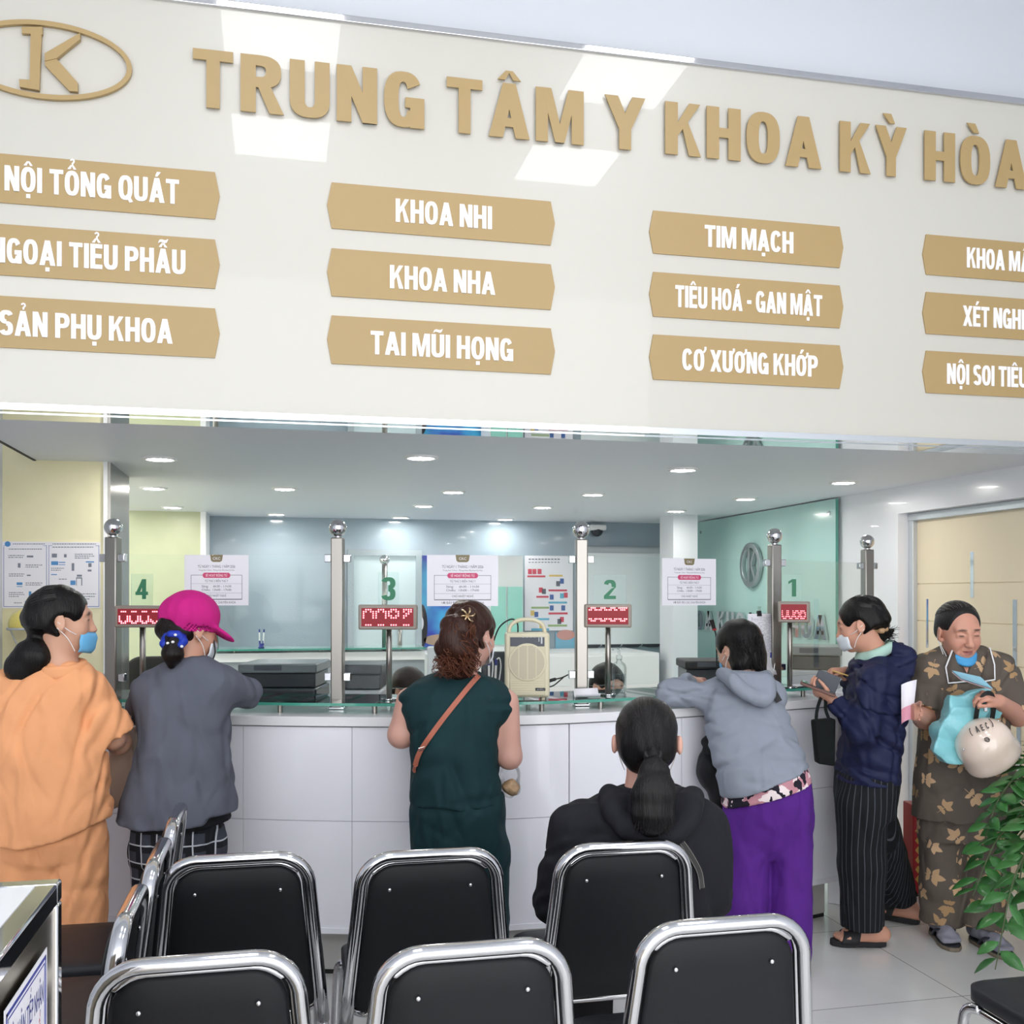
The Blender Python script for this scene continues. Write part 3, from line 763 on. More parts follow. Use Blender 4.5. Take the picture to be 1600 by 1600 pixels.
# ================================================================ STEEL CABINET, BOTTOM LEFT
TZ = 1.10; cr = PZ(97, 1372, TZ)
cab = thing('steel_cabinet', 'steel sided cabinet with a white top and chrome edges', 'cabinet', (cr.x-.35, cr.y-.45, 0))
x1, y1 = cr.x, cr.y; x0, y0 = x1-.72, y1-.95
M_cab = mat('satin_steel_sheet', (178, 168, 148), .28, 1.0, bump=.02, bscale=200, bstretch=(1, 1, .02))
MB().box(x0+.006, y0+.006, .06, x1-.006, y1-.006, TZ-.03).build('body', M_cab, cab, world=True)
MB().box(x0+.03, y0+.03, TZ-.03, x1-.03, y1-.03, TZ-.002).build('top', mat('white_glass_top', (246, 247, 250), .25, coat=.5), cab, world=True)
mb = MB()
for a in ((x0, y0, x1, y0+.034), (x0, y1-.034, x1, y1), (x0, y0+.034, x0+.034, y1-.034), (x1-.034, y0+.034, x1, y1-.034)): mb.box(a[0], a[1], TZ-.034, a[2], a[3], TZ)
for a in ((x0, y0), (x1-.03, y0), (x0, y1-.03), (x1-.03, y1-.03)): mb.box(a[0], a[1], .0, a[0]+.03, a[1]+.03, TZ-.034)
mb.build('edge_frame', M_chrome, cab, world=True, bevel=.004)
sl = PU(72, 1480, x1); sz = sl.z
fl = thing('paper_label', 'white blue bordered paper label stuck on the steel cabinet side', 'label', (x1+.001, sl.y, sz-.3))
mb = MB(); ya, yb = sl.y-.24, sl.y
mb.box(x1+.0006, ya, sz-.34, x1+.0014, yb, sz); mb.build('sheet', M_paper, fl, world=True)
M_blue = mat('blue_print', (58, 66, 150), .5); M_red = mat('red_print', (206, 60, 64), .5)
mb = MB()
for a, w in ((.008, .005), (.017, .002)):
    for q in ((ya+a, sz-.34+a, ya+a+w, sz-a), (yb-a-w, sz-.34+a, yb-a, sz-a), (ya+a, sz-a-w, yb-a, sz-a), (ya+a, sz-.34+a, yb-a, sz-.34+a+w)): mb.box(x1+.0014, q[0], q[1], x1+.0018, q[2], q[3])
g = lambda yc, zc: (lambda a, b, k: Vector((x1+.0014+k, yc+a, zc+b)))
small_text(mb, 'BỘ PHẬN TIẾP NHẬN', g((ya+yb)/2, sz-.07), .03, .19)
mb.build('blue_lettering', M_blue, fl, world=True)
mb = MB(); small_text(mb, 'BẢO HIỂM Y TẾ', g((ya+yb)/2, sz-.125), .03, .15)
for q in ((ya+.04, sz-.24, yb-.04, sz-.236), (ya+.04, sz-.15, yb-.04, sz-.146), (yb-.044, sz-.24, yb-.04, sz-.146), (ya+.04, sz-.24, ya+.044, sz-.146)): mb.box(x1+.0014, q[0], q[1], x1+.0018, q[2], q[3])
mb.build('red_lettering', M_red, fl, world=True)
# ================================================================ POSTER ON THE YELLOW PANEL
a, b = PV(4, 846, 5.31), PV(157, 950, 5.31)
pst = thing('wall_poster', 'white wall poster of small text and blue pictures above the woman in orange', 'poster', ((a.x+b.x)/2, 5.305, b.z))
MB().box(a.x, 5.302, b.z, b.x, 5.309, a.z).build('sheet', M_paper, pst, world=True)
fp = lambda px, py: (lambda q: (lambda A, B, k: Vector((q.x+A, 5.302-k, q.z+B))))(PV(px, py, 5.302))
def prect(mb, x0, y0, x1, y1, k=.0006):
    A, B = PV(x0, y0, 5.302), PV(x1, y1, 5.302); mb.box(A.x, 5.302-k, B.z, B.x, 5.302, A.z)
bl, dk, cy = MB(), MB(), MB()
for x0, x1 in ((5.5, 73), (76, 155)):
    for q in ((x0, 854 if x0 < 10 else 852, x0+.8, 948), (x1-.8, 852, x1, 948), (x0, 947.2, x1, 948), (x0, 852.4, x0+6, 853), (x1-6, 852.4, x1, 853)): prect(bl, *q)
bl2 = [(26, 910, 35, 914), (26, 916, 35, 917), (80, 877, 91, 883), (92, 878, 102, 879.5), (92, 882, 102, 883), (80, 897, 89, 898.5), (102, 920, 117, 923), (110, 907, 118, 914), (45, 924, 49, 932), (39, 939, 46, 946), (52, 939, 58, 946), (134, 877, 147, 879)]
for q in bl2: b1 = MB(); prect(b1, *q); b1.build('blue_picture', mat('print_cyan', (74, 138, 196), .5), pst, world=True)
t = 16
ci = PV(12, 850, 5.302); cy.cyl((ci.x, 5.302, ci.z), (ci.x, 5.3012, ci.z), .013, n=20)
for q in ((81, 865, 89, 871), (120, 898, 128, 901), (138, 880, 143, 886), (28, 880, 32, 887), (112, 880, 116, 892), (127, 903, 128.5, 915), (119, 903, 120, 915), (119, 902, 128, 904), (137, 890, 143, 893), (100, 866, 104, 871), (42, 868, 52, 871), (42, 898, 48, 900)): prect(dk, *q, .0007)
random.seed(3)
for (x0, y, x1) in ((20, 850, 70), (82, 850, 150), (14, 858, 66), (82, 855, 146), (13, 868, 38), (13, 871, 36), (40, 883, 66), (40, 886, 60), (14, 897, 38), (14, 900, 36), (40, 911, 66), (40, 914, 64), (14, 926, 36), (14, 929, 38), (14, 932, 30), (22, 942, 34), (117, 866, 145), (117, 869, 148), (117, 872, 140), (80, 888, 100), (80, 891, 96), (92, 905, 105), (80, 928, 110), (80, 932, 106), (120, 928, 150), (120, 932, 148), (120, 936, 140)):
    x = x0
    while x < x1:
        w = random.uniform(1.2, 4); prect(dk, x, y-.7, min(x+w, x1), y+.6); x += w+.9
bl.build('blue_border', mat('print_navy', (110, 124, 176), .5), pst, world=True)
cy.build('blue_emblem', mat('print_cyan', (74, 138, 196), .5), pst, world=True)
dk.build('printed_text', mat('print_grey', (120, 126, 140), .6), pst, world=True)
#MB().ball(P(38, 973, 4.42), (.052, .052, .058)).build('ballooon', M_yellow, None, smooth=True) 
# ================================================================ THINGS ON THE COUNTER
M_beige = mat('beige_plastic', (214, 206, 178), .4); M_dgrey = mat('dark_grey_plastic', (70, 74, 82), .4); M_grille = mat('grille_shadow', (104, 96, 84), .7)
M_lgrey = mat('light_grey_plastic', (188, 192, 196), .4); M_char = mat('charcoal_plastic', (48, 52, 58), .35); M_navyp = mat('blue_plastic', (34, 48, 130), .35)
LZ = 1.110
# portable loudspeaker amplifier
b = cat(842, .20); s = dv(842, 1)
dd = (b.x*ST+b.y*CT); k = dd/1600
W, H, D = 69*k, 104*k, .13
sp = thing('loudspeaker_amplifier', 'beige portable loudspeaker with a round grille standing on the glass ledge', 'loudspeaker', (b.x, b.y, LZ), -TH+.02)
MB().box(-W/2, -D/2, .012, W/2, D/2, H).build('body', M_beige, sp, bevel=.012, seg=3)
f = -D/2
MB().box(-W/2+.018, f-.003, .02, W/2-.018, f+.01, H-.012).build('front_panel', mat('beige_plastic_front', (206, 198, 170), .45), sp, bevel=.004)
MB().box(-W/2+.022, f-.0045, H*.80, W/2-.022, f+.002, H-.018).build('control_strip', M_dgrey, sp, bevel=.002)
gc = (0, H*.565); gr = W*.385
mb = MB(); mb.cyl((0, f-.0065, gc[1]), (0, f+.002, gc[1]), gr*1.1, n=48); mb.build('speaker_surround', M_beige, sp, bevel=.002)
mb = MB(); mb.cyl((0, f-.0072, gc[1]), (0, f-.003, gc[1]), gr*.985, n=48); mb.build('speaker_cone', M_grille, sp)
mb = MB()
for i in range(-13, 14):
    z = gr*i/13.5; hx = math.sqrt(max(gr*gr-z*z, 0)); mb.box(-hx, f-.0095, gc[1]+z-.0019, hx, f-.007, gc[1]+z+.0019)
for x in (-gr*.5, 0, gr*.5): hz = math.sqrt(gr*gr-x*x); mb.box(x-.002, f-.0105, gc[1]-hz, x+.002, f-.007, gc[1]+hz)
mb.build('grille', M_beige, sp)
mb = MB()
for i in range(6): mb.box(-W/2+.024, f-.0045, H*.12+i*.010, W/2-.024, f-.002, H*.12+i*.010+.003)
mb.build('vent_slots', M_beige, sp)
MB().box(W*.18, f-.0055, H*.145, W*.40, f-.003, H*.185).build('badge', M_black, sp)
mb = MB(); small_text(mb, 'AMPLI', lambda a, b_, k_: Vector((W*.29+a, f-.0055-k_, H*.155+b_)), .006, W*.17); mb.build('badge_lettering', M_lgrey, sp)
mb = MB()
for i in range(4): mb.box(-.02+i*.016, f-.006, H*.93, -.015+i*.016, f-.004, H*.945)
mb.box(W*.30, f-.006, H*.84, W*.335, f-.004, H*.95); mb.box(W*.25, f-.006, H*.87, W*.265, f-.004, H*.93)
mb.build('switches', M_lgrey, sp)
mb = MB(); mb.tube(spline([(-W*.42, 0, H-.01), (-W*.36, 0, H+.03), (-.03, 0, H+.052), (.03, 0, H+.052), (W*.36, 0, H+.03), (W*.42, 0, H-.01)], 8), .009, 10, up=(0, 1, 0), flat=1.6); mb.build('handle', M_beige, sp, smooth=True)
for sx in (-1, 1):
    for sy in (-1, 1): MB().cyl((sx*W*.36, sy*D*.3, 0), (sx*W*.36, sy*D*.3, .014), .009, n=12).build('foot', M_beige, sp)
mb = MB(); mb.tube(spline([(-W*.2, .0, H+.0), (-W*.22, -.0, H+.04), (-W*.36, .01, H+.055), (-W*.62, .03, H+.02), (-W*.78, .05, H-.06), (-W*.86, .06, H*.55), (-W*.9, .07, .25)], 8), .0032, 8); mb.build('microphone_lead', M_black, sp, smooth=True)
mb = MB(); mb.tube(spline([(W*.5, .0, .075), (W*.62, .0, .082), (W*.8, .02, .088), (W*.95, .03, .10)], 6), [.007]*8+[.003]*11, 8); mb.tube(spline([(W*.48, .0, .05), (W*.62, .0, .058), (W*.85, .03, .09)], 6), .0028, 8); mb.build('power_lead', M_black, sp, smooth=True)
# pens on stands
def pen_stand(p, label, h=.16, cord=True, sc=1.):
    r = thing('pen_stand', label, 'pens', p, -TH, 'white pens in stands')
    MB().lathe([(.020, 0), (.021, .006), (.014, .012), (.012, .030)], n=18).build('base', M_navyp, r, smooth=True)
    for i, x in enumerate((-.010, .014)):
        mb = MB(); mb.cyl((x, 0, .02), (x+(.006 if i else -.002), .0, h), .0048, n=10); pen = mb.build('pen', M_white, r)
        mb = MB(); mb.cyl((x+(.006 if i else -.002)*.85, 0, h*.86), (x+(.006 if i else -.002), 0, h+.004), .0052, n=10); mb.cyl((x, 0, .016), (x, 0, .05), .0054, n=10); mb.build('pen_cap', M_navyp, pen)
    if cord:
        mb = MB(); mb.tube(spline([(.020, 0, h), (.034, 0, h+.008), (.040, 0, h-.03), (.030, -.01, .06), (.012, -.02, .012)], 8), .003, 8); mb.build('cord', M_white, r, smooth=True)
        mb = MB(); mb.tube(spline([(-.012, 0, h), (-.003, 0, h+.012), (.006, 0, h-.02), (.0, -.01, .06)], 8), .003, 8); mb.build('cord', M_white, r, smooth=True)
    return r
q = cat(786, .30); pen_stand((q.x, q.y, LZ), 'two white pens with blue ends in a stand beside the loudspeaker')
q = cat(1254, .24); pen_stand((q.x, q.y, LZ), 'two white pens with blue ends in a stand below the counter 1 display')
# crumpled tissue
def blob(name, c, r, amp, fr, label, cat_, m, sq=(1, 1, 1), nu=28, nv=18):
    t = thing(name, label, cat_, c)
    mb = MB(); mb.ball((0, 0, r*sq[2]), 1.0, nu, nv)
    for v in mb.v:
        d = (v-Vector((0, 0, r*sq[2]))).normalized(); s_ = 1+amp*noise.noise(d*fr+Vector(c))+amp*.5*noise.noise(d*fr*2.3)
        w = Vector((d.x*sq[0], d.y*sq[1], d.z*sq[2]))*r*s_; v.x, v.y, v.z = w.x, w.y, max(w.z+r*sq[2]*.9, 0)
    mb.build(name, m, t, smooth=False); return t
q = cat(808, .17); blob('crumpled_tissue', (q.x, q.y, LZ), .024, .8, 3.5, 'crumpled white tissue lying at the foot of the loudspeaker', 'tissue', M_white)
# sheets lying on the ledge
def loose_sheet(x0, x1, off, label, w=.10, curl=.02, rz=0.):
    q = cat((x0+x1)/2, off); dd = q.x*ST+q.y*CT; L = (x1-x0)*dd/1600
    r = thing('paper_slip', label, 'paper', (q.x, q.y, LZ), -TH+rz, 'loose paper slips on the glass ledge')
    rows = []
    for i in range(13):
        t = i/12; y = -w/2+w*t; z = .001+curl*(max(0, t-.35)/.65)**2+curl*.5*(max(0, .25-t)/.25)**2
        rows.append([(-L/2, y, z), (L/2, y, z+.003)])
    MB().grid(rows).build('sheet', M_paper, r, smooth=True, solid=.0006)
loose_sheet(926, 965, .17, 'curled white paper slip on the ledge below the counter 2 display', .07, .034, .1)
loose_sheet(176, 198, .22, 'white paper slip on the ledge at the foot of the leftmost post', .06, .01)
loose_sheet(1268, 1290, .14, 'white paper slip on the ledge beside the woman in the navy jacket', .05, .008, .3)
# hand sanitiser bottle
q = cat(1024, .30)
sb = thing('sanitiser_bottle', 'clear pump bottle of hand sanitiser on the ledge', 'bottle', (q.x, q.y, LZ))
M_clear = glass_mat('clear_plastic', (248, 250, 250), .5)
MB().lathe([(.030, 0), (.033, .006), (.033, .115), (.028, .130), (.013, .142), (.012, .152)], n=24).build('bottle', M_clear, sb, smooth=True)
MB().lathe([(.029, .004), (.029, .085)], n=24).build('gel', glass_mat('clear_gel', (244, 247, 248), .2), sb, smooth=True)
mb = MB(); mb.lathe([(.014, .150), (.014, .168), (.006, .172), (.005, .195), (.010, .197), (.010, .206)], n=16); mb.tube([(0, 0, .201), (-.03, -.012, .203), (-.036, -.014, .194)], .005, 8); mb.build('pump', M_clear, sb, smooth=True)
# printed list clipped at the post
A = on_pane(2, 1166); B = on_pane(2, 1207); dA = A.x*ST+A.y*CT
t = (B-A).normalized(); W = (B-A).length; n = Vector((t.y, -t.x, 0)); H = 96*dA/1600; zt = EYE-(959-HOR)*dA/1600
ls = thing('clipped_list', 'white printed list hanging from a black binder clip on the glass', 'paper', A+n*.012+Vector((0, 0, zt-H)), math.atan2(t.y, t.x))
rows = []
for i in range(15):
    z = H*(1-i/14); c_ = .02*(max(0, i-10)/4)**2; rows.append([(0, -c_*.4, z), (W, -c_, z)])
MB().grid(rows).build('sheet', M_paper, ls, smooth=True, solid=.0008)
mb = MB(); random.seed(5)
for i in range(44):
    z = H*(.93-.019*i); x = W*.12
    while x < W*.9:
        w = random.uniform(.004, .014)
        if random.random() < .75: mb.box(x, -.0016, z, min(x+w, W*.92), -.0004, z+.0018)
        x += w+.004
    if z < H*.3: break
mb.build('printed_text', mat('faint_print', (168, 168, 176), .6), ls)
mb = MB(); mb.prism([(-.013, -.012), (.013, -.012), (.009, .014), (-.009, .014)], lambda a, b_, k_: Vector((W*.42+a, -.006+k_, H+b_)), .012); cl = mb.build('binder_clip', M_black, ls)
mb = MB()
for sx in (-1, 1): mb.tube(spline([(W*.42+sx*.006, -.004, H+.012), (W*.42+sx*.010, -.004, H+.03), (W*.42+sx*.002, -.004, H+.032), (W*.42+sx*.003, -.004, H+.014)], 5), .0008, 6)
mb.build('clip_wire', M_steel, cl)
# ================================================================ BEHIND THE SCREEN
desk = thing('staff_desk', 'white inner desk behind the counter carrying printers', 'desk', cat(650, .9, 0))
mb = MB(); band(mb, .565, .86, .74, .775, 240, 1290); band(mb, .86, 1.22, .74, .775, 330, 560); band(mb, .86, 1.26, .74, .775, 1040, 1290); mb.build('desktop', M_white, desk, world=True)
mb = MB(); band(mb, .57, .60, 0.0, .74, 250, 1280); band(mb, 1.10, 1.13, .0, .74, 330, 560); mb.build('modesty_panel', M_white, desk, world=True)
def printer(x0, x1, yt, d, label, body, top, h=None, depth=.36, tray=True, yaw=0.):
    b = base_at((x0+x1)/2, d); k = d/1600; W = (x1-x0)*k; zt = EYE-(yt-HOR)*k; z0 = .776; H = zt-z0
    r = thing('printer', label, 'printer', (b.x, b.y, z0), -TH+yaw, 'office printers on the inner desk')
    MB().box(-W/2, -depth/2, .0, W/2, depth/2, H*.74).build('body', body, r, bevel=.012)
    MB().box(-W/2+.006, -depth/2+.01, H*.745, W/2-.006, depth/2-.01, H*.90).build('output_bay', M_char, r, bevel=.006)
    MB().box(-W/2-.004, -depth/2-.012, H*.90, W/2+.004, depth/2, H).build('scanner_lid', top, r, bevel=.008)
    MB().box(-W*.30, -depth/2-.006, H*.93, W*.06, -depth/2-.014, H*.985).build('control_panel', M_dgrey, r)
    if tray:
        MB().obox((0, depth/2+.03, H*.82), (W*.34, 0, 0), (0, .05, .05), (0, -.003, .003)).build('paper_tray', M_lgrey, r)
        MB().box(-W*.36, -depth/2-.004, H*.10, W*.36, -depth/2+.004, H*.42).build('front_tray', M_dgrey if body is not M_char else M_black, r, bevel=.003)
    return r
printer(389, 505, 1033, 5.02, 'large charcoal multifunction printer behind the glass right of the pink cap', M_char, mat('grey_lid', (110, 116, 120), .3))
printer(536, 602, 1035, 4.86, 'light grey printer behind the counter 3 display', M_lgrey, M_char, depth=.3)
printer(1064, 1150, 1030, 5.50, 'light printer with a dark curved lid behind the woman in the grey hoodie', M_lgrey, M_black, depth=.3)
printer(1236, 1312, 1008, 5.72, 'light printer with a grey lid behind the counter 1 display', M_lgrey, mat('grey_lid2', (128, 134, 134), .3), depth=.34, yaw=-.3)
def monitor(x0, x1, y0, y1, d, label, m, scr=None):
    b = base_at((x0+x1)/2, d); k = d/1600; W = (x1-x0)*k; z1, z0 = EYE-(y0-HOR)*k, EYE-(y1-HOR)*k
    r = thing('monitor', label, 'monitor', (b.x, b.y, .776), -TH)
    L = lambda z: z-.776
    MB().box(-W/2, -.018, L(z0), W/2, .018, L(z1)).build('casing', m, r, bevel=.006)
    MB().box(-W/2+.01, .017, L(z0)+.012, W/2-.01, .0185, L(z1)-.01).build('screen', M_char, r)
    MB().box(-.02, -.01, .01, .02, .02, L(z0)+.02).build('neck', m, r); MB().box(-.09, -.07, 0, .09, .08, .012).build('foot', m, r, bevel=.003)
monitor(668, 716, 1010, 1085, 4.80, 'white backed monitor behind the curly haired woman', M_white)
monitor(752, 806, 1018, 1085, 4.82, 'black backed monitor behind the pens and the loudspeaker', M_char)
# rear counter with its own ledge, posts and pane
ra, rb = PV(332, 930, 7.2), PV(664, 930, 7.2)
rc_ = thing('rear_counter', 'white rear counter with a glass shelf behind the staff desks', 'counter', ((ra.x+rb.x)/2, 7.35, 0))
MB().box(ra.x, 7.22, 0, rb.x, 7.62, 1.10).build('body', mat('grey_front', (150, 158, 162), .4), rc_, world=True)
MB().box(ra.x, 7.20, 1.095, rb.x, 7.64, 1.155).build('worktop', M_white, rc_, world=True)
MB().box(ra.x, 7.16, 1.172, rb.x, 7.50, 1.184).build('glass_shelf', [M_gedge], rc_, world=True)
for t in (.1, .5, .9): MB().cyl((ra.x+(rb.x-ra.x)*t, 7.3, 1.154), (ra.x+(rb.x-ra.x)*t, 7.3, 1.173), .012, n=12).build('standoff', M_steel, rc_, world=True)
for x, lb in ((337, 'thin round steel post on the rear counter, behind the notice beside the pink cap'), (601, 'thin round steel post on the rear counter, behind the green three')):
    p = PV(x, 930, 7.42); c = thing('rear_post', lb, 'post', (p.x, p.y, 1.155))
    MB().cyl((0, 0, 0), (0, 0, .62), .02, n=14).build('shaft', M_steel, c, smooth=True); MB().ball((0, 0, .65), .036, 18, 12).build('ball_finial', M_chrome, c, smooth=True)
q = PV(408, 930, 7.3); pen_stand((q.x, q.y, 1.185), 'two white pens in a blue stand on the rear glass shelf', .125, False)
rw = thing('rear_cabinet', 'white low cabinet wall below the grey roller blind', 'cabinet', (PV(960, 930, 7.9).x, 8.1, 0))
xa, xb = PV(672, 930, 7.9).x, PV(1030, 930, 7.9).x
MB().box(xa, 7.9, 0, xb, 8.72, 1.08).build('carcass', M_white, rw, world=True)
for i in range(3): MB().box(xa+(xb-xa)*i/3+.006, 7.885, .08, xa+(xb-xa)*(i+1)/3-.006, 7.9, 1.06).build('door', M_white, rw, world=True, bevel=.003)
# roller blind
a, b = PV(908, 862, 8.73), PV(1035, 1011, 8.73)
bd = thing('roller_blind', 'pale grey roller blind with a dark scalloped hem on the back wall', 'blind', ((a.x+b.x)/2, 8.62, b.z))
MB().box(a.x, 8.73, b.z+.02, b.x, 8.742, a.z).build('fabric', mat('blind_fabric', (240, 246, 246), .7), bd, world=True)
mb = MB(); nS = 4; w = (b.x-a.x)/nS
for i in range(nS):
    mb.prism([(a.x+w*i, b.z+.03), (a.x+w*i, b.z+.012), (a.x+w*(i+.3), b.z), (a.x+w*(i+.78), b.z), (a.x+w*(i+1), b.z+.03)], lambda p, q_, k_: Vector((p, 8.728+k_, q_)), .016)
mb.build('hem', M_char, bd, world=True); mb = MB(); mb.cyl((a.x, 8.715, a.z+.02), (b.x, 8.715, a.z+.02), .03, n=14); mb.build('roller', M_lgrey, bd, world=True)
# blue banner with a masked nurse, instruction poster, frosted door, added mint box imitating a reflection
a, b = PV(655, 868, 8.735), PV(764, 1012, 8.735)
bn = thing('blue_banner', 'blue health banner with a printed masked nurse behind the notice above the curly hair', 'banner', ((a.x+b.x)/2, 8.735, b.z-.03))
m_ban = mat('banner_blue', (60, 150, 214), .35); nt = m_ban.node_tree
tcx = nt.nodes.new('ShaderNodeTexCoord'); nz = nt.nodes.new('ShaderNodeTexNoise'); nz.inputs['Scale'].default_value = 3.2; cr_ = nt.nodes.new('ShaderNodeValToRGB')
cr_.color_ramp.elements[0].position = .38; cr_.color_ramp.elements[0].color = lin((54, 66, 176))+(1,); cr_.color_ramp.elements[1].position = .62; cr_.color_ramp.elements[1].color = lin((70, 180, 226))+(1,)
nt.links.new(tcx.outputs['Object'], nz.inputs['Vector']); nt.links.new(nz.outputs['Fac'], cr_.inputs[0]); nt.links.new(cr_.outputs[0], nt.nodes['Principled BSDF'].inputs['Base Color'])
MB().box(a.x, 8.735, b.z+.01, b.x, 8.747, a.z).build('sheet', m_ban, bn, world=True)
def flat_el(mb, x, y, rx, ry, k, v=8.735, n=24):
    c = PV(x, y, v); s_ = dv(x, v)/1600
    mb.prism([(c.x+rx*s_*math.cos(2*math.pi*i/n), c.z+ry*s_*math.sin(2*math.pi*i/n)) for i in range(n)], lambda p, q_, k_: Vector((p, v-k-k_, q_)), .001); return mb
flat_el(MB(), 659, 978, 9, 34, .001).build('printed_hair', mat('print_black', (40, 36, 40), .5), bn, world=True)
mb = MB(); flat_el(mb, 655, 962, 5, 16, .002); mb.build('printed_face', mat('print_skin', (206, 164, 142), .5), bn, world=True)
mb = MB(); flat_el(mb, 656, 974, 6, 12, .003); mb.build('printed_mask', M_paper, bn, world=True)
mb = MB(); flat_el(mb, 688, 1000, 26, 9, .001); flat_el(mb, 708, 984, 16, 12, .001); mb.build('printed_figures', mat('print_tan', (176, 150, 128), .5), bn, world=True)
a, b = PV(820, 868, 8.735), PV(895, 985, 8.735)
ip = thing('instruction_poster', 'white instruction poster with small red and blue figures left of the steel post', 'poster', ((a.x+b.x)/2, 8.735, b.z))
MB().box(a.x, 8.735, b.z, b.x, 8.742, a.z).build('sheet', M_paper, ip, world=True)
gl = {}
def pr(c, x0, y0, x1, y1): A, B = PV(x0, y0, 8.735), PV(x1, y1, 8.735); gl.setdefault(c, MB()).box(A.x, 8.7335, B.z, B.x, 8.735, A.z)
for r, (y, xl, xr, cl_) in enumerate(((899, 824, 852, 'r'), (898, 858, 879, 'y'), (921, 857, 886, 'r'), (931, 838, 857, 'r'), (940, 857, 886, 'c'), (948, 830, 858, 'g'), (957, 857, 887, 'r'), (966, 826, 858, 'c'), (976, 856, 886, 'g'), (984-2, 830, 858, 'c'))):
    pr(cl_, xl, y, xr, y+3)
for x, y, c in ((828, 893, 'r'), (835, 893, 'r'), (843, 893, 'r'), (878, 908, 'b'), (872, 912, 'k'), (845, 922, 'r'), (850, 924, 'k'), (862, 933, 'b'), (878, 931, 'c'), (884, 930, 'r'), (862, 950, 'b'), (880, 950, 'b'), (832, 958, 'y'), (838, 960, 'b'), (878, 968, 'r'), (874, 971, 'k'), (846, 978, 'y')):
    pr(c, x-3, y-4, x+3, y+4)
for i, x in enumerate(range(826, 876, 5)): pr('k', x, 873, x+3.6, 874.6); pr('k', x, 878, x+3, 879.2)
for c, rgb in (('r', (206, 70, 90)), ('y', (222, 190, 110)), ('b', (60, 96, 160)), ('c', (96, 176, 206)), ('g', (150, 176, 120)), ('k', (90, 92, 106))):
    gl[c].build('printed_pictures', mat('print_'+c, rgb, .5), ip, world=True)
a, b = PV(868, 988, 8.735), PV(904, 1014, 8.735)
tp = thing('picture_board', 'small blue and flesh coloured picture board under the instruction poster', 'picture', ((a.x+b.x)/2, 8.735, b.z))
MB().box(a.x, 8.735, b.z, b.x, 8.745, a.z).build('board', mat('print_cyan2', (120, 180, 206), .5), tp, world=True)
mb = MB(); flat_el(mb, 884, 992, 15, 8, .0, 8.733); mb.build('printed_hand', mat('print_flesh', (206, 150, 140), .5), tp, world=True)
a, b = PV(553, 868, 8.66), PV(650, 870, 8.66)
fd = tag(bpy.data.objects.new('door_2', None), kind='structure'); COL.objects.link(fd); ROOTM[fd] = Matrix.Identity(4)
MB().box(a.x, 8.68, 0, b.x, 8.70, a.z).build('door_leaf', mat('frosted_glass_door', (204, 220, 224), .3, coat=.4), fd, world=True)
mb = MB()
for q in ((a.x-.05, 0, a.x, a.z+.05), (b.x, 0, b.x+.05, a.z+.05), (a.x, a.z, b.x, a.z+.05)): mb.box(q[0], 8.66, q[1], q[2], 8.72, q[3])
mb.build('door_frame', mat('grey_door_frame', (166, 178, 184), .4), fd, world=True)
mb = MB(); h0, h1 = PV(625, 980, 8.6), PV(625, 1026, 8.6); mb.cyl(h0, h1, .018, n=12); mb.cyl(h0+Vector((0, 0, -.04)), h0+Vector((0, .09, -.04)), .012, n=10); mb.cyl(h1+Vector((0, 0, .04)), h1+Vector((0, .09, .04)), .012, n=10); mb.build('door_handle', M_steel, fd, world=True, smooth=True)
a, b = PV(766, 868, 8.3), PV(818, 1012, 8.3)
mc = thing('mint_reflection_box', 'added mint and white box standing in for a reflection, right of the blue banner', 'cabinet', ((a.x+b.x)/2, 8.5, 1.081))  # no real cabinet: a mint and white reflection built as an added box
MB().box(a.x, 8.32, 1.081, b.x, 8.7, a.z).build('carcass', M_white, mc, world=True)
w2 = (b.x-a.x)/2
for i in (0, 1): MB().box(a.x+w2*i+.008, 8.30, 1.14, a.x+w2*(i+1)-.008, 8.32, 1.62).build('door', mat('mint_reflection', (150, 212, 196), .15, coat=.5), mc, world=True)
# teal glass wall with the ring emblem and steel letters
GU = RW-.035
g0, g1 = PU(1306, 900, GU), PU(1090, 900, GU)
tg = thing('teal_glass_panel', 'pale teal back painted glass panel on the right wall of the staff area', 'glass panel', (GU, (g0.y+g1.y)/2, .02))
MB().box(GU, g0.y, .02, GU+.012, g1.y, CZ-.01).build('pane', mat('teal_painted_glass', (178, 214, 208), .15, coat=.25), tg, world=True)
mb = MB()
for y in (g0.y+.08, g1.y-.08):
    for z in (.3, CZ-.1): mb.cyl((GU-.008, y, z), (RW-.001, y, z), .014, n=14)
mb.build('standoff_bolts', M_chrome, tg, world=True)
mb = MB(); mb.box(GU-.002, g0.y-.006, .02, GU+.014, g0.y, CZ-.01); mb.build('glass_edge', M_gedge, tg, world=True)
rc2 = PU(1177, 883, GU); em = thing('ring_emblem', 'brushed steel ring emblem with a split K on the teal glass panel', 'emblem', rc2)
zr = 35*dv(1177, 1)*0+35*(rc2.x*ST+rc2.y*CT)/1600
M_sil = mat('brushed_silver', (176, 182, 184), .3, .85)
mb = MB(); n = 48; vs = []
for k in (0, .03):
    for s_ in (1, .76):
        for i in range(n): t = 2*math.pi*i/n; vs.append((-.004-k, zr*s_*math.cos(t), zr*s_*math.sin(t)))
fs = []
for i in range(n):
    j = (i+1) % n; fs += [(i, j, n+j, n+i), (2*n+i, 3*n+i, 3*n+j, 2*n+j), (i, 2*n+i, 2*n+j, j), (n+i, n+j, 3*n+j, 3*n+i)]
mb.add(vs, fs); mb.build('ring', M_sil, em, bevel=.003)
mb = MB(); Z = zr
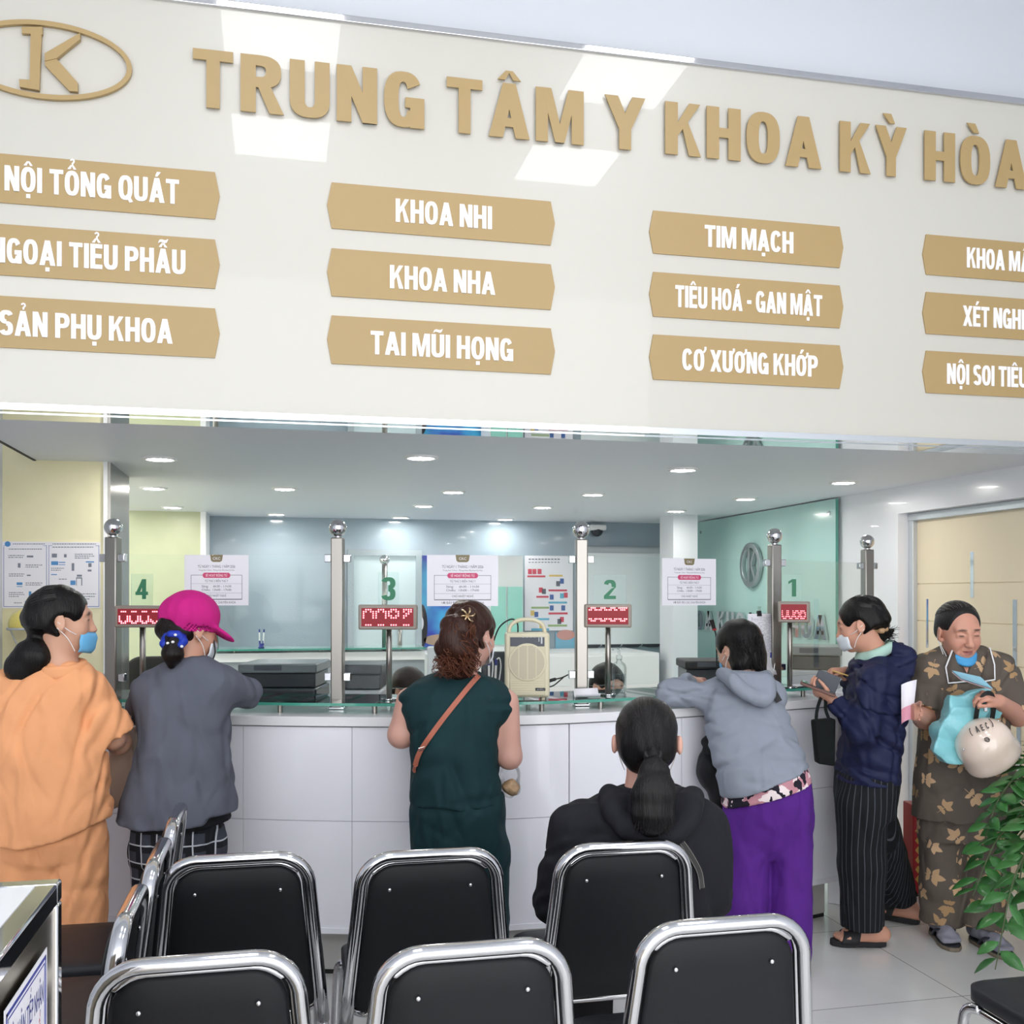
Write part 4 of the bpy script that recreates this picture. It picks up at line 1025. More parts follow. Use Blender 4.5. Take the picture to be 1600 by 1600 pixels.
for poly in ([(-.30, .80), (-.02, .80), (-.02, -.80), (-.30, -.80), (-.30, -.70), (-.22, -.66), (-.22, .66), (-.30, .70)], [(.05, .10), (.42, .66), (.52, .60), (.52, .52), (.20, 0), (.52, -.52), (.52, -.60), (.42, -.66), (.05, -.1)]):
    mb.prism([(a_*Z, b_*Z) for a_, b_ in poly], lambda a_, b_, k_: Vector((-.004-k_, -a_, b_)), .03)
mb.build('split_letter', M_sil, em, bevel=.002)
L0, L1 = PU(1092, 990, GU), PU(1296, 990, GU)
lt = thing('wall_lettering', 'row of raised steel capital letters on the teal glass panel', 'letters', (GU, (L0.y+L1.y)/2, L0.z))
cs, tot = set_text('ĐA KHOA KỲ HÒA'.replace('Đ', 'D'), .16); Ly = L0.y-L1.y; sx = Ly/tot
for ch, x, w, qs in cs:
    mb = MB()
    for q in qs: mb.prism([(a_*sx, b_*.165) for a_, b_ in q], lambda a_, b_, k_: Vector((GU-.004-k_, L0.y-a_, EYE-.30+b_)), .02)
    mb.build('letter', M_chrome, lt, world=True)
# microphone on a gooseneck, behind the grey hoodie
p = P(1113, 975, 5.20); mc_ = thing('gooseneck_microphone', 'black gooseneck microphone with a red ring behind the glass', 'microphone', (p.x+.05, p.y+.05, .776))
q = Vector((-.05, -.05, p.z-.776))
mb = MB(); mb.cyl((0, 0, 0), (0, 0, .02), .05, n=20); mb.build('base', M_black, mc_)
mb = MB(); mb.tube(spline([(0, 0, .02), (0, 0, .2), (-.01, -.01, q.z-.1), q-Vector((-.012, 0, .03))], 6), .004, 8); mb.build('gooseneck', M_black, mc_, smooth=True)
mb = MB(); mb.cyl(q-Vector((-.012, 0, .03)), q+Vector((-.006, 0, .022)), .009, .012, n=14); mb.build('head', M_black, mc_)
mb = MB(); mb.cyl(q-Vector((-.0125, 0, .032)), q-Vector((-.0105, 0, .022)), .0105, n=14); mb.build('ring', mat('red_plastic', (200, 30, 40), .4), mc_)
# dome camera, staff chair back
p = PV(937, 828, 8.6); dc = thing('dome_camera', 'small white dome security camera high on the back wall', 'camera', (p.x, 8.66, p.z))
MB().box(-.075, -.03, .0, .075, .09, .05).build('mount', M_white, dc, bevel=.012); MB().ball((0, .02, 0), (.055, .05, .055), 18, 12).build('dome', M_char, dc, smooth=True)
p = P(240, 1046, 6.2); oc = thing('office_chair', 'black office chair back beside the left display pole', 'chair', (p.x, p.y, 0), -TH+.3)
mb = MB(); pad(mb, rrect(.2, .17, .62, 1.18, .06, .10), lambda a_, b_, k_: Vector((a_, k_, b_)), .05, .01); mb.build('backrest', M_vinyl, oc, smooth=True)
mb = MB(); pad(mb, rrect(.23, .23, 0, .44, .05, .05), lambda a_, b_, k_: Vector((a_, b_+.04, .48+k_)), .06, .01); mb.build('seat', M_vinyl, oc, smooth=True)
mb = MB(); mb.cyl((0, .26, .06), (0, .26, .46), .025)
for i in range(5): t = 2*math.pi*i/5; mb.tube([(0, .26, .09), (.28*math.cos(t), .26+.28*math.sin(t), .05)], .018); mb.ball((.28*math.cos(t), .26+.28*math.sin(t), .028), .028, 12, 8)
mb.build('base', M_black, oc); mb = MB(); mb.box(-.03, .02, .48, .03, .05, .75); mb.build('spine', M_black, oc)
# yellow helmet hung on the panel wall, red box behind the navy jacket
p = P(44, 975, 4.86); yh = thing('yellow_helmet', 'glossy yellow helmet on the wall, mostly hidden behind the woman in orange', 'helmet', (p.x, 5.20, p.z))
mb = MB(); mb.ball((0, 0, 0), (.075, .095, .075), 28, 18); mb.v = [Vector((v.x, v.y, max(v.z, -.02))) for v in mb.v]; mb.build('shell', mat('yellow_gloss', (228, 212, 110), .15, coat=.6), yh, smooth=True)
mb = MB(); mb.tube([(.077*math.cos(t), .097*math.sin(t), -.02) for t in [2*math.pi*i/28 for i in range(28)]], .006, 8, closed=True); mb.build('rim', M_lgrey, yh, smooth=True)
mb = MB(); mb.tube(spline([(.07, 0, -.02), (.04, -.02, -.10), (-.02, -.02, -.11), (-.07, 0, -.02)], 6), .004, 6); mb.build('strap', M_lgrey, yh)
mb = MB(); mb.cyl((0, .08, .02), (0, .11, .02), .01); mb.build('hook', M_steel, yh)
p = PZ(1446, 1402, 0.0); q = P(1446, 1262, (p.x*ST+p.y*CT)); rb_ = thing('red_box', 'tall red box with gold patterns by the wall behind the woman in brown', 'box', (p.x+.09, p.y+.1, 0), -TH)
MB().box(-.11, -.07, 0, .11, .07, q.z).build('body', mat('red_lacquer', (168, 26, 34), .35), rb_, bevel=.005)
mb = MB()
for i in range(6):
    z = .06+i*.05; mb.prism([(-.085, z), (-.06, z+.02), (-.085, z+.04), (-.10, z+.02)], lambda a_, b_, k_: Vector((a_, -.0705-k_, b_)), .001); mb.prism([(.0, z), (.03, z+.02), (.0, z+.04), (-.03, z+.02)], lambda a_, b_, k_: Vector((a_, -.0705-k_, b_)), .001)
mb.build('gold_pattern', mat('gold_print', (198, 152, 70), .4), rb_)
MB().box(-.09, -.0715, q.z-.07, .0, -.07, q.z-.025).build('white_band', M_paper, rb_)
# ================================================================ POTTED PLANT
M_leaf = mat('glossy_leaf', (56, 112, 52), .28, var=.28, vscale=14); M_stem = mat('plant_stem', (70, 84, 50), .5)
pb = PZ(1665, 1500, 0.0)
pl = thing('potted_plant', 'glossy green plant with arching stems of paired leaves beside the woman in brown', 'plant', (pb.x, pb.y, 0))
MB().lathe([(.11, 0), (.12, .01), (.15, .26), (.16, .27), (.16, .29), (.14, .29), (.135, .25), (.02, .25)], n=28).build('pot', mat('white_pot', (214, 210, 204), .35), pl, smooth=True)
stems, leaves = MB(), MB(); random.seed(21)
rgt = Vector((CT, -ST, 0)); fwd = Vector((ST, CT, 0))
def stem(tip_x, tip_y, dd, mid_h, n=10, ls=.098):
    tip = P(tip_x, tip_y, dd)-Vector((pb.x, pb.y, 0))
    base = Vector((random.uniform(-.05, .05), random.uniform(-.05, .05), .25))
    m1 = base.lerp(tip, .35); m1.z = mid_h; m2 = base.lerp(tip, .75); m2.z = max(mid_h*.96, tip.z+.04)*1.0
    pts = spline([base, m1, m2, tip], 12)
    stems.tube(pts, [.007*(1-.75*i/(len(pts)-1)) for i in range(len(pts))], 8)
    L = len(pts)
    for i in range(n):
        for sd in (-1, 1):
            u_ = .30+.70*(i+.5*(sd > 0))/n
            j = min(int(u_*(L-1)), L-2); p = pts[j]; t = (pts[j+1]-pts[j]).normalized()
            side = t.cross(Vector((random.uniform(-.4, .4), random.uniform(-.4, .4), 1))).normalized()*sd
            dr = (side*.85+t*.6+Vector((0, 0, random.uniform(-.25, .2)))).normalized()
            nn = dr.cross(t).normalized()*sd; nn = (nn+Vector((random.uniform(-.3, .3), random.uniform(-.3, .3), .5))).normalized()
            wv = nn.cross(dr).normalized(); l = ls*random.uniform(.8, 1.15); w = l*.24
            prof = ((0, .05), (.18, .62), (.42, 1), (.65, .9), (.85, .5), (1, .02)); rows = []
            for a_, b_ in prof:
                c = p+dr*(l*a_+.006)-nn*(.10*l*a_*a_)
                rows.append([c-wv*w*b_+nn*w*b_*.3, c, c+wv*w*b_+nn*w*b_*.3])
            leaves.grid(rows)
    return
for a_ in ((1530, 1345, 3.95, .78), (1520, 1400, 3.75, .66), (1555, 1515, 3.35, .60), (1565, 1315, 4.1, .82), (1600, 1300, 4.0, .90), (1545, 1450, 3.8, .62), (1620, 1450, 3.5, .6), (1640, 1270, 3.9, .95), (1700, 1330, 4.0, .8), (1760, 1420, 3.7, .6), (1590, 1395, 3.6, .72)): stem(*a_)
stems.build('stems', M_stem, pl, smooth=True); leaves.build('foliage', M_leaf, pl, smooth=True, solid=.0012)
# ================================================================ BODIES AND CLOTHES: one continuous skin per piece
class Vol:
    def __init__(s, lo, hi, h):
        s.lo = np.array(lo, float); s.h = h
        n = np.ceil((np.array(hi)-s.lo)/h).astype(int)+1
        s.n = n; s.F = np.full(tuple(n), 1.0, np.float32)
        s.ax = [s.lo[i]+h*np.arange(n[i]) for i in range(3)]
    def blk(s, lo, hi, m):
        i0 = np.maximum(np.floor((np.array(lo)-m-s.lo)/s.h).astype(int), 0); i1 = np.minimum(np.ceil((np.array(hi)+m-s.lo)/s.h).astype(int)+1, s.n)
        if (i1 <= i0).any(): return None
        sl = tuple(slice(a, b) for a, b in zip(i0, i1))
        X = s.ax[0][sl[0]][:, None, None]; Y = s.ax[1][sl[1]][None, :, None]; Z = s.ax[2][sl[2]][None, None, :]
        return sl, X, Y, Z
    def op(s, fn, lo, hi, k=0.02, mode='add'):
        b = s.blk(lo, hi, k+4*s.h)
        if b is None: return s
        sl, X, Y, Z = b
        d = fn(X, Y, Z).astype(np.float32); a = s.F[sl]
        if mode == 'add':
            hh = np.maximum(k-np.abs(a-d), 0)/max(k, 1e-6); s.F[sl] = np.minimum(a, d)-hh*hh*k*.25
        elif mode == 'sub':
            d = -d; hh = np.maximum(k-np.abs(a-d), 0)/max(k, 1e-6); s.F[sl] = np.maximum(a, d)+hh*hh*k*.25
        return s
    def cone(s, p0, p1, r0, r1, k=.02, flat=None, mode='add', cut=False):
        p0, p1 = np.array(p0, float), np.array(p1, float); v = p1-p0; L2 = (v@v)+1e-12
        if flat: fn_, ff = np.array(flat[0], float), flat[1]; fn_ = fn_/np.linalg.norm(fn_)
        def f(X, Y, Z):
            t = np.clip(((X-p0[0])*v[0]+(Y-p0[1])*v[1]+(Z-p0[2])*v[2])/L2, 0, 1)
            dx, dy, dz = X-p0[0]-t*v[0], Y-p0[1]-t*v[1], Z-p0[2]-t*v[2]
            q = dx*dx+dy*dy+dz*dz
            if flat:
                c = dx*fn_[0]+dy*fn_[1]+dz*fn_[2]; q = q+c*c*(ff*ff-1)
            d = np.sqrt(q)-(r0+(r1-r0)*t)
            if cut:
                L = math.sqrt(L2); tt = ((X-p0[0])*v[0]+(Y-p0[1])*v[1]+(Z-p0[2])*v[2])/L
                d = np.maximum(d, tt-L)
            return d
        r = max(r0, r1)
        return s.op(f, np.minimum(p0, p1)-r, np.maximum(p0, p1)+r, k, mode)
    def chain(s, pts, rs, k=.02, **kw):
        for i in range(len(pts)-1): s.cone(pts[i], pts[i+1], rs[i], rs[i+1], k, **kw)
        return s
    def ell(s, c, r, R=None, k=.02, mode='add'):
        c = np.array(c, float); r = np.array(r, float); M = np.array(R) if R is not None else np.eye(3)
        def f(X, Y, Z):
            d = (X-c[0], Y-c[1], Z-c[2])
            q = [(M[0, i]*d[0]+M[1, i]*d[1]+M[2, i]*d[2]) for i in range(3)]
            k0 = np.sqrt(sum((q[i]/r[i])**2 for i in range(3))); k1 = np.sqrt(sum((q[i]/r[i]**2)**2 for i in range(3)))+1e-9
            return k0*(k0-1)/k1
        e = np.abs(M)@r
        return s.op(f, c-e, c+e, k, mode)
    def loft(s, rings, k=.03, e=2.3, mode='add', smooth=7, cap=.012):
        """rings: (z, cx, cy, rx, ry)"""
        a = np.array(sorted(rings), float); zz = np.linspace(a[0, 0], a[-1, 0], 160)
        T = [np.interp(zz, a[:, 0], a[:, i]) for i in range(1, 5)]
        if smooth:
            w = np.hanning(2*smooth+1); w /= w.sum()
            T = [np.convolve(np.pad(t, smooth, mode='edge'), w, 'valid') for t in T]
        z0, z1 = zz[0], zz[-1]
        def f(X, Y, Z):
            z = Z[0, 0]; g = [np.interp(z, zz, t)[None, None, :] for t in T]
            q = (np.abs((X-g[0])/g[2])**e+np.abs((Y-g[1])/g[3])**e)**(1/e)
            d = (q-1)*np.minimum(g[2], g[3])
            cp = np.maximum(Z-z1, z0-Z)
            hh = np.maximum(cap-np.abs(d-cp), 0)/cap
            return np.maximum(d, cp)+hh*hh*cap*.25
        rx, ry = a[:, 3].max(), a[:, 4].max()
        return s.op(f, (a[:, 1].min()-rx, a[:, 2].min()-ry, z0), (a[:, 1].max()+rx, a[:, 2].max()+ry, z1), k, mode)
    def cutz(s, fn):
        """keep what lies above fn(x, y)"""
        X = s.ax[0][:, None, None]; Y = s.ax[1][None, :, None]; Z = s.ax[2][None, None, :]
        s.F = np.maximum(s.F, (fn(X, Y)-Z).astype(np.float32)); return s
    def cutp(s, p, n):
        """remove the side n points to"""
        X = s.ax[0][:, None, None]; Y = s.ax[1][None, :, None]; Z = s.ax[2][None, None, :]
        s.F = np.maximum(s.F, ((X-p[0])*n[0]+(Y-p[1])*n[1]+(Z-p[2])*n[2]).astype(np.float32)); return s
    def fold(s, amp, seed, sc=(14, 14, 9), lo=None, hi=None):
        """cloth folds: warped ridges"""
        rg = np.random.RandomState(seed); X = s.ax[0][:, None, None]; Y = s.ax[1][None, :, None]; Z = s.ax[2][None, None, :]
        w = 0; fine = sc[0] >= 25
        for i in range(4 if fine else 9):
            kx, ky, kz = [rg.uniform(-1, 1)*c*(1 if fine else 1.5) for c in sc]; qx, qy, qz = rg.uniform(-9, 9, 3)
            g = np.sin(kx*X+ky*Y+kz*Z+rg.uniform(0, 6)+1.4*np.sin(qx*X+qy*Y+qz*Z*1.2+rg.uniform(0, 6)))
            if fine: w = w+(1-2*np.abs(g))*(.8**i)*.6
            else:
                mx, my, mz = rg.uniform(-11, 11, 3); mk = np.clip(-.15+1.1*np.sin(mx*X+my*Y+mz*Z+rg.uniform(0, 6)), 0, 1)
                w = w+mk*(np.exp(-(g/.26)**2)-.25*np.exp(-((np.abs(g)-.55)/.25)**2))
        s.F += (amp*1.15*w).astype(np.float32); return s
    def mesh(s, smooth=1):
        F, n, h = s.F, s.n, s.h
        F[0], F[-1] = 1, 1; F[:, 0], F[:, -1] = 1, 1; F[:, :, 0], F[:, :, -1] = 1, 1
        inside = F < 0
        c = np.zeros(tuple(n-1), np.int8)
        for a in (0, 1):
            for b in (0, 1):
                for d in (0, 1): c += inside[a:n[0]-1+a, b:n[1]-1+b, d:n[2]-1+d]
        act = np.argwhere((c > 0) & (c < 8))
        idx = -np.ones(tuple(n-1), np.int64); idx[act[:, 0], act[:, 1], act[:, 2]] = np.arange(len(act))
        acc = np.zeros((len(act), 3)); cnt = np.zeros(len(act))
        cor = [(a, b, d) for a in (0, 1) for b in (0, 1) for d in (0, 1)]
        for p in cor:
            for ax in range(3):
                if p[ax]: continue
                q = list(p); q[ax] = 1
                f0 = F[act[:, 0]+p[0], act[:, 1]+p[1], act[:, 2]+p[2]]; f1 = F[act[:, 0]+q[0], act[:, 1]+q[1], act[:, 2]+q[2]]
                m = (f0 < 0) != (f1 < 0); t = np.where(m, f0/np.where(f0 == f1, 1, f0-f1), 0)
                pos = np.array(p, float)[None, :].repeat(len(act), 0); pos[:, ax] += t
                acc[m] += pos[m]; cnt[m] += 1
        V = s.lo+h*(act+acc/cnt[:, None])
        Q = []
        for ax in range(3):
            sl0 = [slice(1, n[i]-1) if i != ax else slice(0, n[i]-1) for i in range(3)]
            sl1 = list(sl0); sl1[ax] = slice(1, n[ax])
            f0, f1 = inside[tuple(sl0)], inside[tuple(sl1)]
            e = np.argwhere(f0 != f1); fl = f0[e[:, 0], e[:, 1], e[:, 2]]
            for i in range(3):
                if i != ax: e[:, i] += 1
            u, v = (ax+1) % 3, (ax+2) % 3
            def g(du_, dv_):
                k = e.copy(); k[:, u] -= du_; k[:, v] -= dv_; return idx[k[:, 0], k[:, 1], k[:, 2]]
            q = np.stack([g(1, 1), g(0, 1), g(0, 0), g(1, 0)], 1)
            q[~fl] = q[~fl][:, ::-1]; Q.append(q)
        Q = np.concatenate(Q); Q = Q[(Q >= 0).all(1)]
        for _ in range(smooth):
            A = np.zeros_like(V); N = np.zeros(len(V))
            for i in range(4):
                np.add.at(A, Q[:, i], V[Q[:, (i+1) % 4]]); np.add.at(N, Q[:, i], 1)
                np.add.at(A, Q[:, i], V[Q[:, (i-1) % 4]]); np.add.at(N, Q[:, i], 1)
            V = V*.5+.5*A/np.maximum(N, 1)[:, None]
        return V, Q
def vmesh(name, VQ, m, parent, col=None, attr=None, bump_col='Col'):
    V, Q = VQ
    me = bpy.data.meshes.new(name); me.vertices.add(len(V)); me.vertices.foreach_set('co', V.astype(np.float32).ravel())
    me.loops.add(Q.size); me.loops.foreach_set('vertex_index', Q.astype(np.int32).ravel())
    me.polygons.add(len(Q)); me.polygons.foreach_set('loop_start', np.arange(0, Q.size, 4, dtype=np.int32)); me.polygons.foreach_set('loop_total', np.full(len(Q), 4, np.int32))
    me.update(calc_edges=True); me.validate()
    me.polygons.foreach_set('use_smooth', np.ones(len(me.polygons), bool))
    me.materials.append(m)
    if col is not None:
        a = me.attributes.new('Col', 'FLOAT_COLOR', 'POINT'); C = np.ones((len(V), 4), np.float32); C[:, :3] = col; a.data.foreach_set('color', C.ravel())
    if attr is not None:
        for k_, v_ in attr.items(): a = me.attributes.new(k_, 'FLOAT', 'POINT'); a.data.foreach_set('value', v_.astype(np.float32))
    o = bpy.data.objects.new(name, me); COL.objects.link(o)
    if parent is not None: o.parent = parent
    return o
def rotm(yaw, pitch=0., roll=0.):
    """yaw 0 looks away from the lens, 90 to the picture's right; pitch tips the face down"""
    return np.array(Matrix.Rotation(-math.radians(yaw), 3, 'Z') @ Matrix.Rotation(-math.radians(pitch), 3, 'X') @ Matrix.Rotation(math.radians(roll), 3, 'Y'))
class Fig:
    def __init__(s, name_label, px, d, group=None):
        s.d, s.px = d, px; b = base_at(px, d); s.X0 = (px-800)*d/1600
        s.root = thing('person', name_label, 'person', (b.x, b.y, 0), -TH)
    def W(s, x, y, dy=0.):
        d = s.d+dy; return np.array(((x-800)*d/1600-s.X0, dy, EYE-(y-HOR)*d/1600))
    def rings(s, rows):
        out = []
        for r in rows:
            y, xl, xr, ry = r[:4]; dy = r[4] if len(r) > 4 else 0.
            a, b = s.W(xl, y, dy), s.W(xr, y, dy); out.append((a[2], (a[0]+b[0])/2, dy, (b[0]-a[0])/2, ry))
        return out
def head(S, c, R, sc=1., age=0.):
    c = np.array(c, float); R = np.array(R)
    T = lambda p: c+R@(np.array(p, float)*sc)
    E = lambda p, r, k=.02, mode='add': S.ell(T(p), np.array(r)*sc, R, k*sc, mode)
    K = lambda a, b, r0, r1, k=.01, mode='add': S.cone(T(a), T(b), r0*sc, r1*sc, k*sc, mode=mode)
    E((0, -.014, .034), (.074, .092, .078)); E((0, .018, -.018), (.066, .072, .088), .03); E((0, .034, -.072), (.049, .05, .036), .03)
    E((0, .070, -.094), (.021, .018, .016), .025)
    for sx in (-1, 1): E((sx*.036, .058, -.03), (.026, .024, .026), .025)
    K((-.042, .070, .030), (0, .083, .026), .010, .011, .016); K((.042, .070, .030), (0, .083, .026), .010, .011, .016)
    for sx in (-1, 1):
        E((sx*.031, .094, .008), (.019, .014, .012), .014, 'sub'); E((sx*.031, .074, .007), (.0135, .0125, .0125), .003)
        K((sx*.016, .086, .0075), (sx*.046, .078, .0085), .0042, .0042, .004); K((sx*.018, .084, .000), (sx*.044, .078, .001), .0045, .0045, .005)
    K((0, .086, .016), (0, .104, -.026), .0085, .0125, .012); E((0, .105, -.030), (.0135, .012, .010), .008)
    for sx in (-1, 1): E((sx*.0135, .096, -.032), (.009, .011, .008), .006); E((sx*.006, .104, -.040), (.004, .006, .003), .003, 'sub')
    K((-.020, .084, -.058), (0, .092, -.054), .0058, .0072, .008); K((.020, .084, -.058), (0, .092, -.054), .0058, .0072, .008)
    K((-.018, .083, -.070), (0, .089, -.071), .0062, .008, .008); K((.018, .083, -.070), (0, .089, -.071), .0062, .008, .008)
    K((-.025, .088, -.0625), (.025, .088, -.0625), .0022, .0022, .003, 'sub'); E((0, .100, -.0625), (.018, .012, .0018), .003, 'sub')
    if age:
        for sx in (-1, 1): K((sx*.018, .092, -.034), (sx*.031, .080, -.062), .003*age, .003*age, .008, 'sub')
        for sx in (-1, 1): K((sx*.007, .094, .024), (sx*.009, .093, .038), .0022, .0016, .004, 'sub')
        K((-.03, .090, .052), (.03, .090, .052), .0018, .0018, .004, 'sub')
    for sx in (-1, 1):
        Re = R@np.array(Matrix.Rotation(sx*math.radians(-22), 3, 'Z')@Matrix.Rotation(math.radians(12), 3, 'X'))
        S.ell(T((sx*.079, -.006, -.008)), np.array((.008, .020, .032))*sc, Re, .006*sc); S.ell(T((sx*.088, .000, -.004)), np.array((.006, .010, .018))*sc, Re, .004*sc, 'sub')
        E((sx*.073, .004, -.036), (.006, .009, .010), .006)
    return T
def neck(S, T, base, r0=.05, r1=.058): S.cone(T((0, -.016, -.06)), base, r0, r1, .03)
def hand(S, w, f, n, side, curl=(35, 45, 30), sc=.95, spread=0., thumb=(.75, .6, .3)):
    w, f, n = [np.array(v, float) for v in (w, f, n)]; f /= np.linalg.norm(f); n = n-f*(n@f); n /= np.linalg.norm(n); s_ = np.cross(f, n)*side
    tips = []
    for i, (off, ln, r) in enumerate(((.028, .068, .0084), (.0095, .076, .0088), (-.009, .071, .0084), (-.026, .056, .0074))):
        kn = w+sc*(f*(.088-.006*abs(i-1)-.004*(i == 3))+s_*off)
        S.cone(w+sc*(f*.008+s_*off*.55), kn, .0155*sc, .0125*sc, .012)
        p = kn; a = 0.
        for j, (fr, cu) in enumerate(zip((.44, .31, .25), curl)):
            a += math.radians(cu+(4*i if j == 0 else 0)); d = math.cos(a)*f+math.sin(a)*n+s_*spread*(1.5-i)
            q = p+sc*ln*fr*d; S.cone(p, q, (r-.0006*j)*sc, (r-.0006*(j+1))*sc, .003); p = q
        tips.append(p)
    b = w+sc*(f*.022+s_*.024+n*.006); d = f*thumb[0]+s_*thumb[1]+n*thumb[2]; d /= np.linalg.norm(d)
    m = b+sc*.040*d; d2 = f*.9+s_*.1+n*.45; d2 /= np.linalg.norm(d2); e = m+sc*.030*d2; S.cone(b, m, .0145*sc, .0105*sc, .012); S.cone(m, e, .0102*sc, .0088*sc, .004); S.cone(e, e+sc*.022*(d2*.9+f*.3), .0088*sc, .0072*sc, .003)
    return tips
def foot(S, ankle, toe, r=.034, floor=.0):
    """a bare or stockinged foot from the ankle to the toe tip"""
    a, t = np.array(ankle, float), np.array(toe, float); d = t-a; d[2] = 0; L = np.linalg.norm(d); d /= L; sd = np.array((-d[1], d[0], 0))
    heel = a-d*.045; heel[2] = floor+.034
    S.cone(a, heel, r, .031, .03); b = a+d*L*.62; b[2] = floor+.026
    S.cone(a-np.array((0, 0, .03)), b, .034, .028, .03); S.cone(heel, b, .029, .026, .03)
    for i in range(5):
        o = (i-2)*.0165; tip = t-d*(.010+.006*abs(i-1.2))+sd*o; tip[2] = floor+.016
        S.cone(b+sd*o*1.05-np.array((0, 0, .004)), tip, .015, .0105 if i != 0 else .013, .009)
def skin_col(V, T, R, c, sc, base=(198, 150, 126), lips=True, brow=True, eyes=True):
    C = np.tile(np.array(lin(base)), (len(V), 1)); q = ((V-np.array(c))@np.array(R))/sc
    def mix(w, rgb):
        w = np.clip(w, 0, 1)[:, None]; C[:] = C*(1-w)+np.array(lin(rgb))*w
    f = q[:, 1] > .05
    ch = f*np.exp(-(((np.abs(q[:, 0])-.036)/.02)**2+((q[:, 2]+.03)/.02)**2)); mix(ch*.25, (196, 120, 104))
    if lips: mix(f*(1-np.clip((np.sqrt((q[:, 0]/.024)**2+((q[:, 2]+.0635)/.0125)**2)-.75)*4, 0, 1))*.8, (158, 92, 88))
    if brow: mix(f*(1-np.clip((np.sqrt(((np.abs(q[:, 0])-.030)/.020)**2+((q[:, 2]-.029+.10*(np.abs(q[:, 0])-.03))/.0056)**2)-.6)*2.5, 0, 1))*.9, (62, 46, 42))
    if eyes: mix(f*(1-np.clip((np.sqrt(((np.abs(q[:, 0])-.031)/.0145)**2+((q[:, 2]-.005)/.0042)**2)-.7)*4, 0, 1))*.85, (44, 34, 32))
    return C
M_skin = mat('skin', (198, 150, 126), .5, attr='Col', bump=.03, bscale=260)
M_skin.node_tree.nodes['Principled BSDF'].inputs['Subsurface Weight'].default_value = .08
M_skin.node_tree.nodes['Principled BSDF'].inputs['Subsurface Radius'].default_value = (.010, .004, .002)
def hair_mat(name, rgb, st=(260, 260, 16)): return mat(name, tuple(v*.62 for v in rgb), .30, bump=.35, bscale=1.0, bstretch=st, var=.3, vscale=1.0, spec=.2)
M_hblack = hair_mat('black_hair', (26, 22, 22)); M_hsoft = hair_mat('dark_brown_hair', (40, 30, 28)); M_hred = hair_mat('auburn_hair', (84, 46, 34), (160, 160, 40)); M_hgrey = hair_mat('greying_hair', (52, 48, 48))
def cloth(name, rgb, rough=.85, b=.12, bs=420, var=.05, fold=.6, fs=6.5):
    if name in MATS: return MATS[name]
    m = mat(name, rgb, rough, bump=b, bscale=bs, var=var, vscale=9, spec=.25)
    nt = m.node_tree; t = nt.nodes.new('ShaderNodeTexCoord'); mp = nt.nodes.new('ShaderNodeMapping'); mp.inputs['Scale'].default_value = (1.5, 1.5, .8); mp.inputs['Rotation'].default_value = (.3, .5, .2)
    n = nt.nodes.new('ShaderNodeTexNoise'); n.inputs['Scale'].default_value = fs; n.inputs['Detail'].default_value = 1.2; n.inputs['Roughness'].default_value = .4; n.inputs['Distortion'].default_value = .7
    nt.links.new(t.outputs['Object'], mp.inputs[0]); nt.links.new(mp.outputs[0], n.inputs['Vector'])
    bp = nt.nodes.new('ShaderNodeBump'); bp.inputs['Strength'].default_value = fold; bp.inputs['Distance'].default_value = .05; nt.links.new(n.outputs['Fac'], bp.inputs['Height'])
    for q in nt.nodes:
        if q.type == 'BUMP' and q != bp: nt.links.new(bp.outputs[0], q.inputs['Normal'])
    return m
def hair_cap(S, T, R, sc, thick=.012, low=-.055, face=True, side=0.):
    R = np.array(R)
    S.ell(T((0, -.018, .032)), np.array((.075+thick, .092+thick, .080+thick))*sc, R, .01)
    S.ell(T((0, -.040, -.020)), np.array((.068+thick, .066+thick*.8, .062))*sc, R, .03)
    if face:
        S.ell(T((0, .105, -.030)), np.array((.070, .085, .098))*sc, R, .012, 'sub')
        for sx in (-1, 1): S.ell(T((sx*.094, .016, -.024)), np.array((.036, .052, .050))*sc, R, .010, 'sub')
    S.cutp(T((0, 0, low)), -(R@np.array((0, .35, .94))))
def strands(mb, roots, tips, n, r=.0016, curl=.0, turns=2., seed=0, sag=.0):
    """fine hair locks between a root region and a tip region (centre, spread)"""
    rg = random.Random(seed)
    for i in range(n):
        a = Vector(roots[0])+Vector([rg.uniform(-1, 1)*q for q in roots[1]]); b = Vector(tips[0])+Vector([rg.uniform(-1, 1)*q for q in tips[1]])
        ph = rg.uniform(0, 6.28); pts = []; cu = curl*rg.uniform(.5, 1.3); tn = turns*rg.uniform(.7, 1.3)
        for j in range(19):
            t = j/18; p = a.lerp(b, t); w = cu*math.sin(math.pi*min(t*1.3, 1)*.5)
            p = p+Vector((math.cos(ph+tn*6.28*t)*w, math.sin(ph+tn*6.28*t)*w*.8, math.sin(ph*2+tn*6.28*t)*w*.5-sag*t*t)); pts.append(p)
        mb.tube(pts, [r*(1-.7*abs(j/18-.3)) for j in range(19)], 5)
